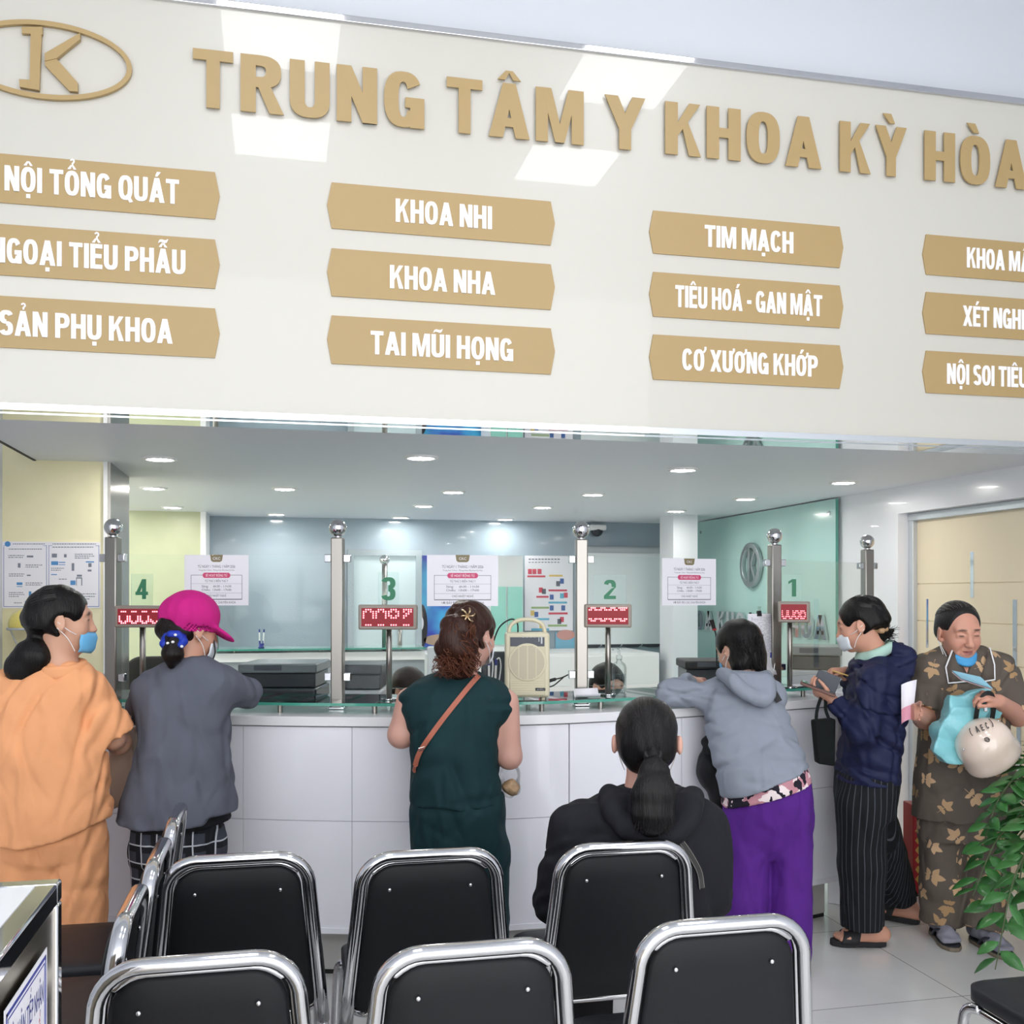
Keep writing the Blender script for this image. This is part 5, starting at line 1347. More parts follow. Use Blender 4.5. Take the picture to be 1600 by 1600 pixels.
def mask_on(T, parent, m, sc=1., lowered=False, up=.0):
    """pleated face mask with ear loops, in head space"""
    rows = []
    z0, z1 = (-.116, -.078) if lowered else (-.100, -.026)
    for j in range(9):
        t = j/8; z = z0+(z1-z0)*t+up; row = []
        for i in range(17):
            a = math.radians(-64+128*i/16); fl = .006*math.sin(t*math.pi*3)*.4
            rr = (.072+.012*math.sin(t*math.pi))*(1 if not lowered else .90)
            y = .022+rr*math.cos(a)+(.012*math.exp(-(math.degrees(a)/16)**2) if not lowered else 0)*(.4+t*.8)+fl
            if lowered: y += .012*(1-t)*math.cos(a)-.004
            row.append(Vector(T((rr*.86*math.sin(a), y+.004, z*(1)+(.018*math.sin(a)**2 if lowered else .006*math.sin(a)**2)))))
        rows.append(row)
    o = MB().grid(rows).build('face_mask', m, parent, smooth=True, solid=.0018)
    mb = MB()
    for sx in (-1, 1):
        for zz in (z0+.008+up, z1-.008+up):
            mb.tube(spline([T((sx*.066, .048, zz)), T((sx*.079, .022, (zz-.01)/2-.004)), T((sx*.083, -.014, -.006 if zz > -.06 else -.026))], 6), .0015, 6)
    mb.build('ear_loop', M_white, o); return o
M_mblue = mat('blue_mask', (104, 176, 220), .6); M_mwhite = mat('white_mask', (222, 228, 234), .6)
def strip(mb, pts, w, th, nrm):
    """flat strap along pts; nrm: surface normals"""
    P_ = [Vector(p) for p in pts]; rows = []
    for i, p in enumerate(P_):
        t = (P_[min(i+1, len(P_)-1)]-P_[max(i-1, 0)]).normalized(); n = Vector(nrm[i] if hasattr(nrm[0], '__len__') else nrm); s_ = t.cross(n).normalized()
        n = s_.cross(t).normalized()
        rows.append([p+s_*w/2+n*th/2, p-s_*w/2+n*th/2, p-s_*w/2-n*th/2, p+s_*w/2-n*th/2])
    mb.grid(rows, closed=True); b = len(mb.v)-4*len(rows); e = len(mb.v)-4
    mb.f += [[b+3, b+2, b+1, b], [e, e+1, e+2, e+3]]; mb.mi += [mb.m]*2
def on_surface(VQ, pts, off=.004, dirn=(0, -1, 0)):
    """push points along dirn until they lie on the outside of a cloth skin: camera-side strap seating"""
    V = VQ[0]; out = []
    for p in pts:
        m = (np.abs(V[:, 0]-p[0]) < .012) & (np.abs(V[:, 2]-p[2]) < .012)
        y = V[m, 1].min() if m.any() else p[1]; out.append(Vector((p[0], y-off, p[2])))
    return out

def streaks(T, R, sc, parent, m, n=60, th=.012, to=(0, -.96, -.28), r=.0011, seed=1, span=(-75, 75), lift=1.004):
    """combed hair lines from the hairline over the crown to a gathering point"""
    rg = random.Random(seed); mb = MB(); e = Vector(to).normalized(); rad = (.075+th, .092+th, .080+th)
    for i in range(n):
        a = math.radians(rg.uniform(*span)); s0 = Vector((math.sin(a), math.cos(a)*.55, .50+.45*math.cos(a)*rg.uniform(.7, 1.1))).normalized(); e2 = (e+Vector((rg.uniform(-.12, .12), 0, rg.uniform(-.12, .12)))).normalized()
        om = s0.angle(e2); pts = []
        for j in range(15):
            t = .04+.94*j/14; d = (s0*math.sin((1-t)*om)+e2*math.sin(t*om))/math.sin(om); pts.append(T((d.x*rad[0]*lift, -.018+d.y*rad[1]*lift, .032+d.z*rad[2]*lift)))
        mb.tube(pts, [r*(.35+.65*math.sin(math.pi*min(1, .15+j/14))) for j in range(15)], 5)
    return mb.build('hair_strands', m, parent, smooth=True)
M_hlight = mat('hair_sheen', (34, 30, 30), .3, spec=.4); M_hgl = mat('grey_strands', (112, 106, 104), .35)  # first colour: lighter strands stand in for the gloss on black hair
# ================================================================ PEOPLE
def nodes_of(m): return m.node_tree, m.node_tree.nodes['Principled BSDF']
def mnode(nt, op, a, b=None):
    n = nt.nodes.new('ShaderNodeMath'); n.operation = op
    for i, v in enumerate((a, b)):
        if v is None: continue
        if isinstance(v, (int, float)): n.inputs[i].default_value = v
        else: nt.links.new(v, n.inputs[i])
    return n.outputs[0]
def mixc(nt, fac, a, b):
    n = nt.nodes.new('ShaderNodeMix'); n.data_type = 'RGBA'
    nt.links.new(fac, n.inputs[0])
    for i, v in ((6, a), (7, b)):
        if isinstance(v, tuple): n.inputs[i].default_value = lin(v)+(1,)
        else: nt.links.new(v, n.inputs[i])
    return n.outputs[2]
def objxyz(nt):
    t = nt.nodes.new('ShaderNodeTexCoord'); s = nt.nodes.new('ShaderNodeSeparateXYZ'); nt.links.new(t.outputs['Object'], s.inputs[0]); return t.outputs['Object'], s.outputs
def band01(nt, c, period, off, width):
    """1 inside a stripe of the given width"""
    f = mnode(nt, 'FRACT', mnode(nt, 'ADD', mnode(nt, 'DIVIDE', c, period), off)); return mnode(nt, 'LESS_THAN', f, width/period)
def hem_fn(F, pts, dy=0.):
    q = [F.W(x, y, dy) for x, y in pts]; xs = [p[0] for p in q]; zs = [p[2] for p in q]
    return lambda X, Y: np.interp(X, xs, zs)
def legs(F, S, rows, k=.03):
    for r in rows: S.chain([F.W(*p) for p in r[0]], r[1], k)
def floorpt(F, x, dy): p = F.W(x, 930, dy); return np.array((p[0], dy, 0.))
def shoe(F, ankle, toe, m, name='shoe'):
    a, t = np.array(ankle, float), np.array(toe, float); d = t-a; d[2] = 0; L = np.linalg.norm(d); d /= L
    S = Vol(np.minimum(a, t)-.08+np.array((0, 0, .0)), np.maximum(a, t)+.08, .006); z = lambda p, h: np.array((p[0], p[1], h))
    S.cone(z(a-d*.03, .035), z(a+d*L*.5, .034), .036, .042, .03); S.cone(z(a+d*L*.5, .03), z(t-d*.04, .026), .042, .034, .03); S.cone(z(a, .05), z(a, .085), .036, .036, .03)
    S.cutp((0, 0, .001), (0, 0, -1))
    return vmesh(name, S.mesh(1), m, F.root)
M_shoe = mat('dark_shoe', (40, 38, 40), .5)
def arm(S, pts, rs, k=.02): S.chain(pts, rs, k)
LENS = lambda y: y
# ---------------------------------------------------------------- woman in orange
def person_orange():
    F = Fig('person in peach orange blouse and trousers, black ponytail and blue mask, at the left edge', 80, 3.62); W = F.W
    c = W(97, 969); R = rotm(66, 4); sc = 1.0
    B = Vol((-.42, -.30, -.01), (.40, .62, 1.62), .0065)
    T = head(B, c, R, sc); neck(B, T, W(96, 1048, 0), .052, .060)
    B.loft(F.rings([(1040, 60, 135, .06), (1060, 20, 150, .09), (1100, -8, 150, .11), (1250, 10, 140, .11), (1310, 20, 130, .08)]))
    B.chain([W(142, 1092, .01), W(176, 1152, .06), W(186, 1160, .14), W(172, 1122, .34)], [.038, .041, .041, .028]); hand(B, W(172, 1122, .34), (.25, 1, .05), (0, -.1, -1), -1, (25, 35, 20))
    B.chain([W(4, 1085), W(-18, 1160, .05), W(-10, 1140, .33)], [.048, .043, .028]); hand(B, W(-10, 1140, .33), (.2, 1, .05), (0, -.1, -1), 1, (25, 35, 20))
    for x in (36, 119): B.chain([W(x, 1310), W(x, 1480), (W(x, 1480)[0], .0, .09)], [.078, .055, .040]); foot(B, (W(x, 1480)[0], .0, .09), floorpt(F, x+4, .17))
    VQ = B.mesh(1); vmesh('body', VQ, M_skin, F.root, skin_col(VQ[0], T, R, c, sc, (204, 156, 130)))
    m = cloth('peach_orange_cloth', (232, 164, 116), .8, .10, 300, .04)
    S = Vol((-.45, -.32, .55), (.42, .30, 1.42), .007)
    S.loft(F.rings([(1034, 68, 128, .065), (1046, 40, 140, .085), (1060, 8, 150, .105), (1080, -10, 158, .125), (1120, -16, 160, .14), (1160, -18, 160, .15), (1200, -20, 166, .155), (1250, -20, 170, .16), (1330, -18, 172, .165)]), e=2.2)
    S.cone(W(136, 1078, 0), W(178, 1150, .055), .075, .078, .05, cut=True); S.cone(W(10, 1078, 0), W(-22, 1150, .05), .075, .078, .05, cut=True)
    S.ell(T((0, -.012, -.112)), (.062, .066, .05), None, .01, 'sub')
    S.fold(.007, 11, (16, 10, 14)); S.cutz(hem_fn(F, [(-40, 1298), (10, 1306), (60, 1313), (120, 1300), (172, 1277)]))
    vmesh('blouse', S.mesh(2), m, F.root)
    S = Vol((-.40, -.25, .03), (.36, .26, .92), .008)
    S.loft(F.rings([(1262, -12, 162, .135), (1305, -12, 164, .145), (1335, -8, 164, .125), (1350, 10, 145, .10), (1372, 50, 106, .088)]))
    for x0, x1 in ((34, 33), (120, 121)): S.chain([W(x0, 1310), W(x1, 1400), W(x1, 1590)], [.104, .103, .098], .003)
    S.fold(.006, 5, (22, 10, 4)); vmesh('trousers', S.mesh(2), m, F.root)
    nb = W(98, 1040, -.012); a = [nb+np.array((.070*math.cos(t), .066*math.sin(t), .012*math.sin(t))) for t in [i*2*math.pi/9 for i in range(9)]]
    S = Vol(nb-.11, nb+.11, .005); S.chain([np.array(p) for p in spline(a, 4, True)]+[a[0]], [.011]*37, .012); S.chain([np.array(p)+np.array((0, 0, -.018)) for p in spline(a, 4, True)]+[a[0]], [.013]*37, .012); vmesh('collar', S.mesh(1), m, F.root)
    H = Vol(W(97, 969)-np.array((.26, .2, .27)), W(97, 969)+np.array((.16, .16, .16)), .0055)
    hair_cap(H, T, R, sc, .011, -.062)
    tie = W(58, 1003, -.035)
    H.chain([T((0, -.075, .0)), tie], [.058, .024], .03)
    H.chain([tie, W(50, 1025, -.06), W(40, 1045, -.05), W(42, 1062, -.04), W(54, 1070, -.035)], [.030, .062, .066, .046, .012], .02, flat=((0, 1, 0), 1.5))
    H.fold(.003, 3, (60, 60, 20)); hr = vmesh('hair', H.mesh(1), M_hblack, F.root)
    mb = MB(); strands(mb, (tie, (.015, .01, .015)), (W(38, 1064, -.05), (.055, .02, .03)), 60, .0016, .018, .6, 3, .02); mb.build('hair_locks', M_hblack, hr, smooth=True)
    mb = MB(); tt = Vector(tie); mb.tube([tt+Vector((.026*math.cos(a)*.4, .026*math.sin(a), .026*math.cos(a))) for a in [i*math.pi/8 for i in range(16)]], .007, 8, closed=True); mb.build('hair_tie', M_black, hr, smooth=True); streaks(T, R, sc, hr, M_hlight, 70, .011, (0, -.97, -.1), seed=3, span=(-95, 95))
    mask_on(T, F.root, M_mblue, up=-.012)
    return F
# ---------------------------------------------------------------- woman in the pink cap
def person_cap():
    F = Fig('person in a magenta cap and grey jacket leaning on the counter in plaid trousers', 290, 3.80); W = F.W
    c = W(299, 983, .03); R = rotm(48, 14); sc = .98
    B = Vol((-.36, -.26, -.01), (.42, .62, 1.60), .0065)
    T = head(B, c, R, sc); neck(B, T, W(296, 1050, -.01), .05, .058)
    B.loft(F.rings([(1045, 255, 325, .07), (1065, 232, 345, .09), (1110, 226, 345, .1), (1250, 232, 335, .10), (1320, 235, 325, .07)]))
    B.chain([W(338, 1072), W(383, 1084, .13), W(330, 1078, .36)], [.034, .032, .026]); hand(B, W(330, 1078, .36), (-.9, .35, 0), (0, -.1, -1), 1, (15, 25, 15))
    B.chain([W(240, 1080), W(222, 1107, .17), W(262, 1081, .37)], [.034, .032, .026]); hand(B, W(262, 1081, .37), (.9, .3, 0), (0, -.1, -1), -1, (15, 25, 15))
    for x in (245, 312): B.chain([W(x, 1320), W(x, 1470), (W(x, 1470)[0], .0, .09)], [.07, .052, .038]); foot(B, (W(x, 1470)[0], .0, .09), floorpt(F, x+3, .16))
    VQ = B.mesh(1); vmesh('body', VQ, M_skin, F.root, skin_col(VQ[0], T, R, c, sc, (196, 146, 122)))
    S = Vol((-.40, -.30, .60), (.42, .58, 1.42), .007)
    S.loft(F.rings([(1024, 272, 322, .06, .0), (1034, 258, 336, .075, 0), (1046, 236, 352, .095), (1062, 222, 360, .115), (1085, 214, 360, .13), (1110, 214, 358, .135), (1150, 220, 358, .14), (1200, 208, 362, .155), (1240, 195, 367, .165), (1310, 172, 374, .18)]), e=2.2)
    S.chain([W(345, 1068, .0), W(386, 1082, .12)], [.066, .056], .05); S.chain([W(386, 1084, .12), W(335, 1077, .35)], [.055, .042], .02)
    S.chain([W(232, 1078, 0), W(220, 1108, .16), W(258, 1080, .35)], [.062, .054, .042], .04)
    S.fold(.006, 21, (12, 10, 16)); S.cutz(hem_fn(F, [(160, 1276), (185, 1278), (240, 1285), (335, 1279), (340, 1268), (380, 1266)]))
    S.ell(T((0, -.01, -.115)), (.056, .060, .04), None, .01, 'sub')
    jk = vmesh('jacket', S.mesh(2), cloth('charcoal_grey_knit', (94, 97, 108), .95, .2, 500, .06), F.root)
    mb = MB(); q = [W(x, y, -.16) for x, y in ((205, 1248), (250, 1257), (300, 1258), (334, 1252))]
    # undershirt and plaid trousers
    S = Vol((-.30, -.24, .55), (.34, .26, .86), .007); S.loft(F.rings([(1240, 215, 352, .15), (1300, 208, 362, .15)])); S.cutz(hem_fn(F, [(190, 1290), (300, 1290), (345, 1283), (370, 1280)])); vmesh('undershirt', S.mesh(1), cloth('black_jersey', (22, 22, 25)), F.root)
    m = cloth('plaid_cloth', (44, 46, 54), .85, .1, 400, 0); nt, b = nodes_of(m); _, (x, y, z) = objxyz(nt)
    w = mnode(nt, 'MAXIMUM', band01(nt, x, .062, .0, .005), band01(nt, z, .066, .2, .005)); w2 = mnode(nt, 'MAXIMUM', band01(nt, x, .062, .35, .022), band01(nt, z, .066, .55, .022))
    nt.links.new(mixc(nt, w, mixc(nt, w2, (62, 64, 74), (28, 29, 34)), (188, 190, 196)), b.inputs['Base Color'])
    S = Vol((-.30, -.24, .03), (.30, .24, .80), .008); S.loft(F.rings([(1262, 212, 346, .13), (1310, 206, 350, .14), (1345, 208, 346, .13)]))
    for x0, x1 in ((243, 240), (314, 312)): S.chain([W(x0, 1330), W(x1, 1440), W(x1, 1550)], [.088, .082, .085], .03)
    S.fold(.005, 8, (20, 10, 6)); vmesh('trousers', S.mesh(1), m, F.root)
    # hair, cap, scrunchie
    H = Vol(c-np.array((.2, .2, .28)), c+np.array((.16, .16, .16)), .0055); hair_cap(H, T, R, sc, .001, -.06)
    tie = W(272, 1002, -.085); H.chain([T((0, -.085, -.02)), tie, W(270, 1022, -.10), W(268, 1040, -.095)], [.05, .026, .034, .012], .02); H.fold(.002, 4, (60, 60, 20))
    hr = vmesh('hair', H.mesh(1), M_hsoft, F.root)
    S = Vol(tie-.07, tie+.07, .004); rg = random.Random(2)
    for i in range(11):
        a = 2*math.pi*i/11; S.ell(tie+np.array((.034*math.cos(a), -.004+.012*math.sin(a*3), .026*math.sin(a))), (.015+.004*rg.random(), .016, .014+.004*rg.random()), None, .008)
    vmesh('scrunchie', S.mesh(1), cloth('royal_blue_satin', (34, 58, 168), .4, .1, 200), hr)
    mb = MB()
    for x, y in ((274, 992), (262, 1005), (284, 1010), (270, 1003)): q = Vector(W(x, y, -.122)); mb.ball(q, (.006, .003, .005), 8, 6)
    mb.build('white_dots', M_white, hr)
    mc = cloth('magenta_cotton', (196, 34, 126), .8, .12, 400, .06)
    S = Vol(c-np.array((.22, .22, .1)), c+np.array((.30, .30, .2)), .0055)
    Rc = rotm(62, 5); Tc = lambda p: c+Rc@(np.array(p, float)*sc)
    S.ell(Tc((0, -.012, .045)), (.097, .112, .100), Rc, .01); S.cutp(Tc((0, 0, -.008)), -(Rc@np.array((0, -.02, .99))))
    S.ell(Tc((0, -.012, .035)), (.088, .101, .092), Rc, .004, 'sub')
    Rb = rotm(28, 0); S.ell(c+np.array((-.060, -.095, .006)), (.033, .06, .032), None, .006, 'sub')
    # brim: a thin bent plate from the brow
    S.ell(Tc((0, .100, .000)), (.076, .072, .011), rotm(62, 36), .012)
    S.fold(.0016, 6, (30, 30, 30)); cp = vmesh('cap', S.mesh(1), mc, F.root)
    mb = MB(); mb.ball(Tc((0, -.012, .143)), (.008, .008, .005), 12, 8); mb.build('cap_button', mc, cp, smooth=True)
    mb = MB()
    for k_ in range(6):
        a = math.radians(60*k_+30); mb.tube([Tc((.0945*math.cos(a)*math.cos(t), -.012+.1085*math.sin(a)*math.cos(t), .045+.0985*math.sin(t))) for t in [i*1.45/12+.1 for i in range(12)]], .0013, 5)
    mb.build('cap_seam', mc, cp, smooth=True)
    mask_on(T, F.root, M_mwhite, sc)
    # bead lanyard at the collar
    mb = MB(); mb.tube(spline([W(334, 1000, .03), W(336, 1020, .02), W(330, 1036, .02)], 6), .003, 6); mb.build('mask_cord', M_black, F.root)
    return F
# ---------------------------------------------------------------- woman in dark teal
def person_teal():
    F = Fig('person in a dark teal sleeveless suit with curly auburn hair in a claw clip', 718, 3.80); W = F.W
    c = W(737, 991, .02); R = rotm(38, 12); sc = .98
    B = Vol((-.36, -.30, -.01), (.36, .50, 1.58), .0065)
    T = head(B, c, R, sc); neck(B, T, W(716, 1066, 0), .052, .062)
    B.loft(F.rings([(1058, 672, 765, .06), (1080, 642, 792, .09), (1110, 640, 788, .11), (1200, 652, 772, .115), (1290, 650, 780, .12)]))
    B.chain([W(640, 1095), W(627, 1148, .01), W(640, 1097, .26)], [.050, .048, .030]); hand(B, W(640, 1097, .26), (.3, 1, .25), (.5, 0, -.9), 1, (20, 30, 20))
    B.chain([W(790, 1098), W(796, 1182, .01), W(775, 1098, .25)], [.050, .045, .030]); hand(B, W(775, 1098, .25), (-.3, 1, .25), (-.5, 0, -.9), -1, (20, 30, 20))
    for x in (680, 756): B.chain([W(x, 1300), W(x, 1470), (W(x, 1470)[0], .0, .09)], [.075, .055, .040]); foot(B, (W(x, 1470)[0], 0, .09), floorpt(F, x, .16))
    VQ = B.mesh(1); vmesh('body', VQ, M_skin, F.root, skin_col(VQ[0], T, R, c, sc, (206, 158, 142)))
    m = cloth('dark_teal_crepe', (20, 50, 54), .8, .1, 350, .08)
    S = Vol((-.32, -.26, .70), (.32, .24, 1.36), .0065)
    S.loft(F.rings([(1049, 682, 750, .062), (1056, 664, 766, .075), (1068, 640, 788, .10), (1084, 625, 801, .122), (1105, 621, 804, .135), (1122, 632, 795, .14), (1140, 638, 786, .142), (1165, 640, 781, .145), (1195, 643, 780, .15), (1225, 641, 783, .155), (1290, 639, 788, .165)]), e=2.2, smooth=3)
    for x, y, rx in ((618, 1136, .06), (812, 1158, .085)): S.ell(W(x, y, 0), (rx*.62, .2, rx*.82), None, .01, 'sub')
    S.ell(T((0, -.015, -.13)), (.058, .062, .03), None, .01, 'sub')
    S.fold(.005, 31, (12, 8, 12)); S.cutz(hem_fn(F, [(630, 1254), (700, 1251), (725, 1256), (790, 1250)])); bl = S.mesh(2); vmesh('blouse', bl, m, F.root)
    S = Vol((-.30, -.24, .03), (.32, .26, .92), .0075); S.loft(F.rings([(1235, 643, 786, .14), (1265, 640, 790, .155), (1310, 642, 792, .14), (1345, 650, 790, .10)]))
    for x0, x1 in ((683, 684), (756, 758)): S.chain([W(x0, 1330), W(x1, 1440), W(x1, 1560)], [.094, .088, .088], .03)
    S.fold(.004, 9, (14, 8, 5)); vmesh('trousers', S.mesh(2), m, F.root)
    H = Vol(c-np.array((.22, .24, .26)), c+np.array((.16, .18, .17)), .0055); hair_cap(H, T, R, sc, .012, -.05)
    clip = W(731, 962, -.11)
    H.chain([clip, W(716, 988, -.12), W(714, 1012, -.105), W(716, 1040, -.085)], [.034, .062, .070, .052], .02, flat=((0, 1, 0), 1.35)); H.fold(.006, 5, (50, 50, 40))
    hr = vmesh('hair', H.mesh(1), M_hred, F.root)
    mb = MB(); strands(mb, (W(722, 980, -.14), (.05, .03, .02)), (W(714, 1044, -.12), (.075, .04, .035)), 190, .0022, .016, 2.2, 8, .0); strands(mb, (W(706, 1000, -.12), (.05, .03, .02)), (W(700, 1050, -.10), (.04, .03, .02)), 70, .0018, .022, 2.4, 9, 0); mb.build('hair_locks', hair_mat('auburn_curls', (150, 88, 62), (160, 160, 40)), hr, smooth=True)
    mb = MB(); q = Vector(clip)+Vector((0, -.03, 0))
    for a in range(6): t = math.radians(60*a); mb.tube(spline([q, q+Vector((.018*math.cos(t), -.010, .018*math.sin(t))), q+Vector((.028*math.cos(t+.3), .012, .030*math.sin(t+.3)))], 6), .0035, 8)
    mb.build('hair_claw', mat('gold_metal', (200, 176, 140), .25, .9), hr, smooth=True)
    mask_on(T, F.root, M_mwhite, sc)
    st = on_surface(bl, [W(x, y, -.1) for x, y in ((748, 1056), (735, 1070), (715, 1094), (695, 1119), (675, 1146), (660, 1168), (653, 1182), (649, 1196))], .003)
    tn = cloth('tan_leather', (176, 104, 84), .5, .08, 200, .06)
    bag = thing('crossbody_strap', 'narrow tan leather crossbody strap over the back of the dark teal blouse', 'bag strap', F.root.location, -TH)
    mb = MB(); strip(mb, spline(st, 5), .018, .003, (0, -1, 0)); s_ = mb.build('strap', tn, bag, smooth=False)
    p = st[5]; mb = MB(); mb.tube([p+Vector((.011*i, -.003, .008*j)) for i, j in ((-1, -1), (1, -.2), (1, 1), (-1, .2))], .002, 6, closed=True); mb.build('buckle', M_chrome, bag)
    mb = MB(); e = st[-1]; mb.tube(spline([e, e+Vector((-.006, .02, -.02)), e+Vector((.0, .05, -.03)), e+Vector((.03, .22, -.06))], 6), .006, 8); mb.build('strap_end', tn, bag, smooth=True)
    S = Vol((W(700, 1200, .3)-.14), (W(700, 1200, .3)+.14), .008); S.ell(W(680, 1210, .225), (.085, .035, .06), None, .01); vmesh('pouch', S.mesh(1), tn, bag)
    # clear plastic bag from her right hand
    pb_ = thing('plastic_bag', 'clear plastic bag with brown contents hanging beside the dark teal blouse', 'bag', F.root.location, -TH)
    S = Vol(W(798, 1215, .03)-np.array((.06, .06, .11)), W(798, 1215, .03)+np.array((.07, .06, .11)), .005); S.chain([W(792, 1182, .03), W(797, 1205, .03), W(798, 1232, .03)], [.012, .030, .036], .02); S.fold(.004, 3, (60, 60, 40)); vmesh('film', S.mesh(1), glass_mat('clear_film', (250, 250, 250), .5, .12), pb_)
    S = Vol(W(798, 1232, .03)-.05, W(798, 1232, .03)+.05, .005); S.ell(W(798, 1231, .03), (.030, .026, .025), None, .01); S.fold(.006, 4, (70, 70, 70)); vmesh('contents', S.mesh(1), mat('brown_food', (188, 154, 118), .6, var=.2, vscale=60), pb_)
    mb = MB()
    for i in range(4): q = W(784+i*3, 1194, .0); mb.box(q[0]-.002, q[1]-.002, q[2]-.008, q[0]+.002, q[1], q[2]+.008)
    mb.build('blue_print', M_navyp, pb_)
    return F
# ---------------------------------------------------------------- seated woman
def person_seated():
    F = Fig('person with a long black ponytail seated in a black hooded jacket', 1000, 3.03); W = F.W
    c = W(1011, 1156, .02); R = rotm(8, 4); sc = 1.03
    B = Vol((-.36, -.26, -.01), (.36, .70, 1.28), .0065)
    T = head(B, c, R, sc)
    for sx in (-1, 1): B.ell(T((sx*.093, -.020, -.012)), (.0095, .017, .031), R, .008)
    neck(B, T, W(1005, 1250, .0), .052, .062)
    B.loft(F.rings([(1245, 935, 1075, .06), (1275, 905, 1100, .09), (1340, 895, 1100, .11), (1480, 905, 1085, .12)]))
    for x, xe, s in ((895, 872, -1), (1102, 1112, 1)):
        B.chain([W(x+s*-8, 1292), W(xe, 1410, .02), W(xe-s*30, 1455, .24)], [.036, .036, .028]); hand(B, W(xe-s*30, 1455, .24), (-s*.5, .9, -.1), (0, 0, -1), -s, (20, 25, 20))
    for s in (-1, 1):
        h = W(995+s*42, 1478, .02); kn = np.array((h[0]+s*.02, .46, .52)); an = np.array((kn[0], .44, .09)); B.chain([h, kn, an], [.085, .058, .04]); foot(B, an, (an[0], .62, 0))
    VQ = B.mesh(1); vmesh('body', VQ, M_skin, F.root, skin_col(VQ[0], T, R, c, sc, (214, 164, 146)))
    m = cloth('black_jersey_hoodie', (30, 30, 36), .85, .12, 350, .06)
    S = Vol((-.38, -.28, .44), (.38, .42, 1.12), .0065)
    S.loft(F.rings([(1228, 966, 1070, .07), (1242, 934, 1088, .09), (1256, 904, 1102, .105), (1275, 888, 1112, .12), (1300, 876, 1120, .13), (1340, 868, 1124, .14), (1400, 866, 1116, .145), (1440, 880, 1100, .15), (1500, 886, 1100, .16)]), e=2.2, smooth=4)
    S.chain([W(896, 1290, .0), W(868, 1405, .01)], [.066, .064], .05); S.chain([W(868, 1408, .01), W(905, 1452, .22)], [.063, .046], .03)
    S.chain([W(1102, 1290, .0), W(1110, 1405, .01)], [.066, .066], .05); S.chain([W(1110, 1408, .01), W(1078, 1452, .22)], [.064, .046], .03)
    hs = S.F.copy()
    S.fold(.006, 41, (12, 8, 14)); vq = S.mesh(2); jk = vmesh('hooded_jacket', vq, m, F.root)
    S = Vol(W(1018, 1270, -.02)-np.array((.19, .17, .14)), W(1018, 1270, -.02)+np.array((.19, .17, .10)), .005)
    a = [W(952, 1240, -.03), W(960, 1268, -.10), W(985, 1296, -.135), W(1025, 1308, -.145), (W(1060, 1296, -.13)), W(1078, 1268, -.10), W(1084, 1243, -.03)]
    S.chain([np.array(p) for p in spline(a, 4)], [.026]*25, .02); S.loft(F.rings([(1238, 965, 1070, .07, -.03), (1270, 972, 1068, .06, -.065), (1296, 995, 1045, .035, -.10)])); S.ell(W(1015, 1236, -.01), (.075, .075, .05), None, .01, 'sub'); S.fold(.003, 7, (30, 20, 20)); vmesh('hood', S.mesh(2), m, jk)
    tr = cloth('black_trousers', (28, 28, 32)); S = Vol((-.32, -.22, .05), (.32, .60, .72), .008); S.loft([(.46, W(995, 1480)[0], .02, .19, .15), (.60, W(995, 1480)[0], .02, .18, .14)])
    for s in (-1, 1): h = W(995+s*42, 1478, .05); h[2] = .54; S.chain([h, (h[0]+s*.02, .47, .53), (h[0]+s*.02, .45, .12)], [.098, .078, .068], .03)
    S.cutz(lambda X, Y: np.where(Y < .36, .487, .05)); vmesh('trousers', S.mesh(1), tr, F.root)
    H = Vol(c-np.array((.16, .28, .36)), c+np.array((.16, .16, .16)), .005); hair_cap(H, T, R, sc, .013, -.085)
    H.ell(T((0, -.05, -.05)), (.058, .05, .05), None, .03)
    tie = W(1020, 1178, -.125); H.chain([T((0, -.08, -.01)), tie], [.07, .022], .03); H.chain([tie, W(1022, 1205, -.16), W(1022, 1240, -.18), W(1020, 1275, -.185), W(1018, 1296, -.18)], [.018, .040, .062, .058, .018], .012, flat=((0, 1, 0), 2.0)); H.fold(.0015, 4, (80, 40, 8))
    hr = vmesh('hair', H.mesh(1), hair_mat('black_glossy_hair', (32, 29, 31), (300, 300, 10)), F.root)
    mb = MB(); strands(mb, (W(1020, 1182, -.14), (.012, .012, .006)), (W(1020, 1292, -.20), (.050, .014, .025)), 110, .0013, .010, .4, 4, 0); mb.build('hair_locks', M_hsoft, hr, smooth=True)
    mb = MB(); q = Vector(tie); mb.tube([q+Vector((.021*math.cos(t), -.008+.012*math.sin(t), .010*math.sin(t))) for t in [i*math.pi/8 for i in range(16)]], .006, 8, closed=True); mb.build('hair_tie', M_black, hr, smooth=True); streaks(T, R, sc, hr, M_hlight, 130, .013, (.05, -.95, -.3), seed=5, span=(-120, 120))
    mask_on(T, F.root, M_mblue, sc)
    st = on_surface(vq, [W(x, y, -.12) for x, y in ((1040, 1285), (1055, 1303), (1072, 1325), (1086, 1348), (1094, 1366), (1097, 1388))], .006)
    r = thing('shoulder_strap', 'thin black stitched strap across the back of the black hooded jacket', 'bag strap', F.root.location, -TH)
    mb = MB(); strip(mb, spline(st, 5), .016, .004, (0, -1, 0)); mb.build('strap', mat('black_leather', (52, 50, 50), .35), r)
    mb = MB()
    for o in (-.0062, .0062): mb.tube([p+Vector((o, -.0026, o*.5)) for p in spline(st, 5)], .0007, 5)
    mb.build('stitching', mat('pale_thread', (150, 146, 140), .6), r)
    return F
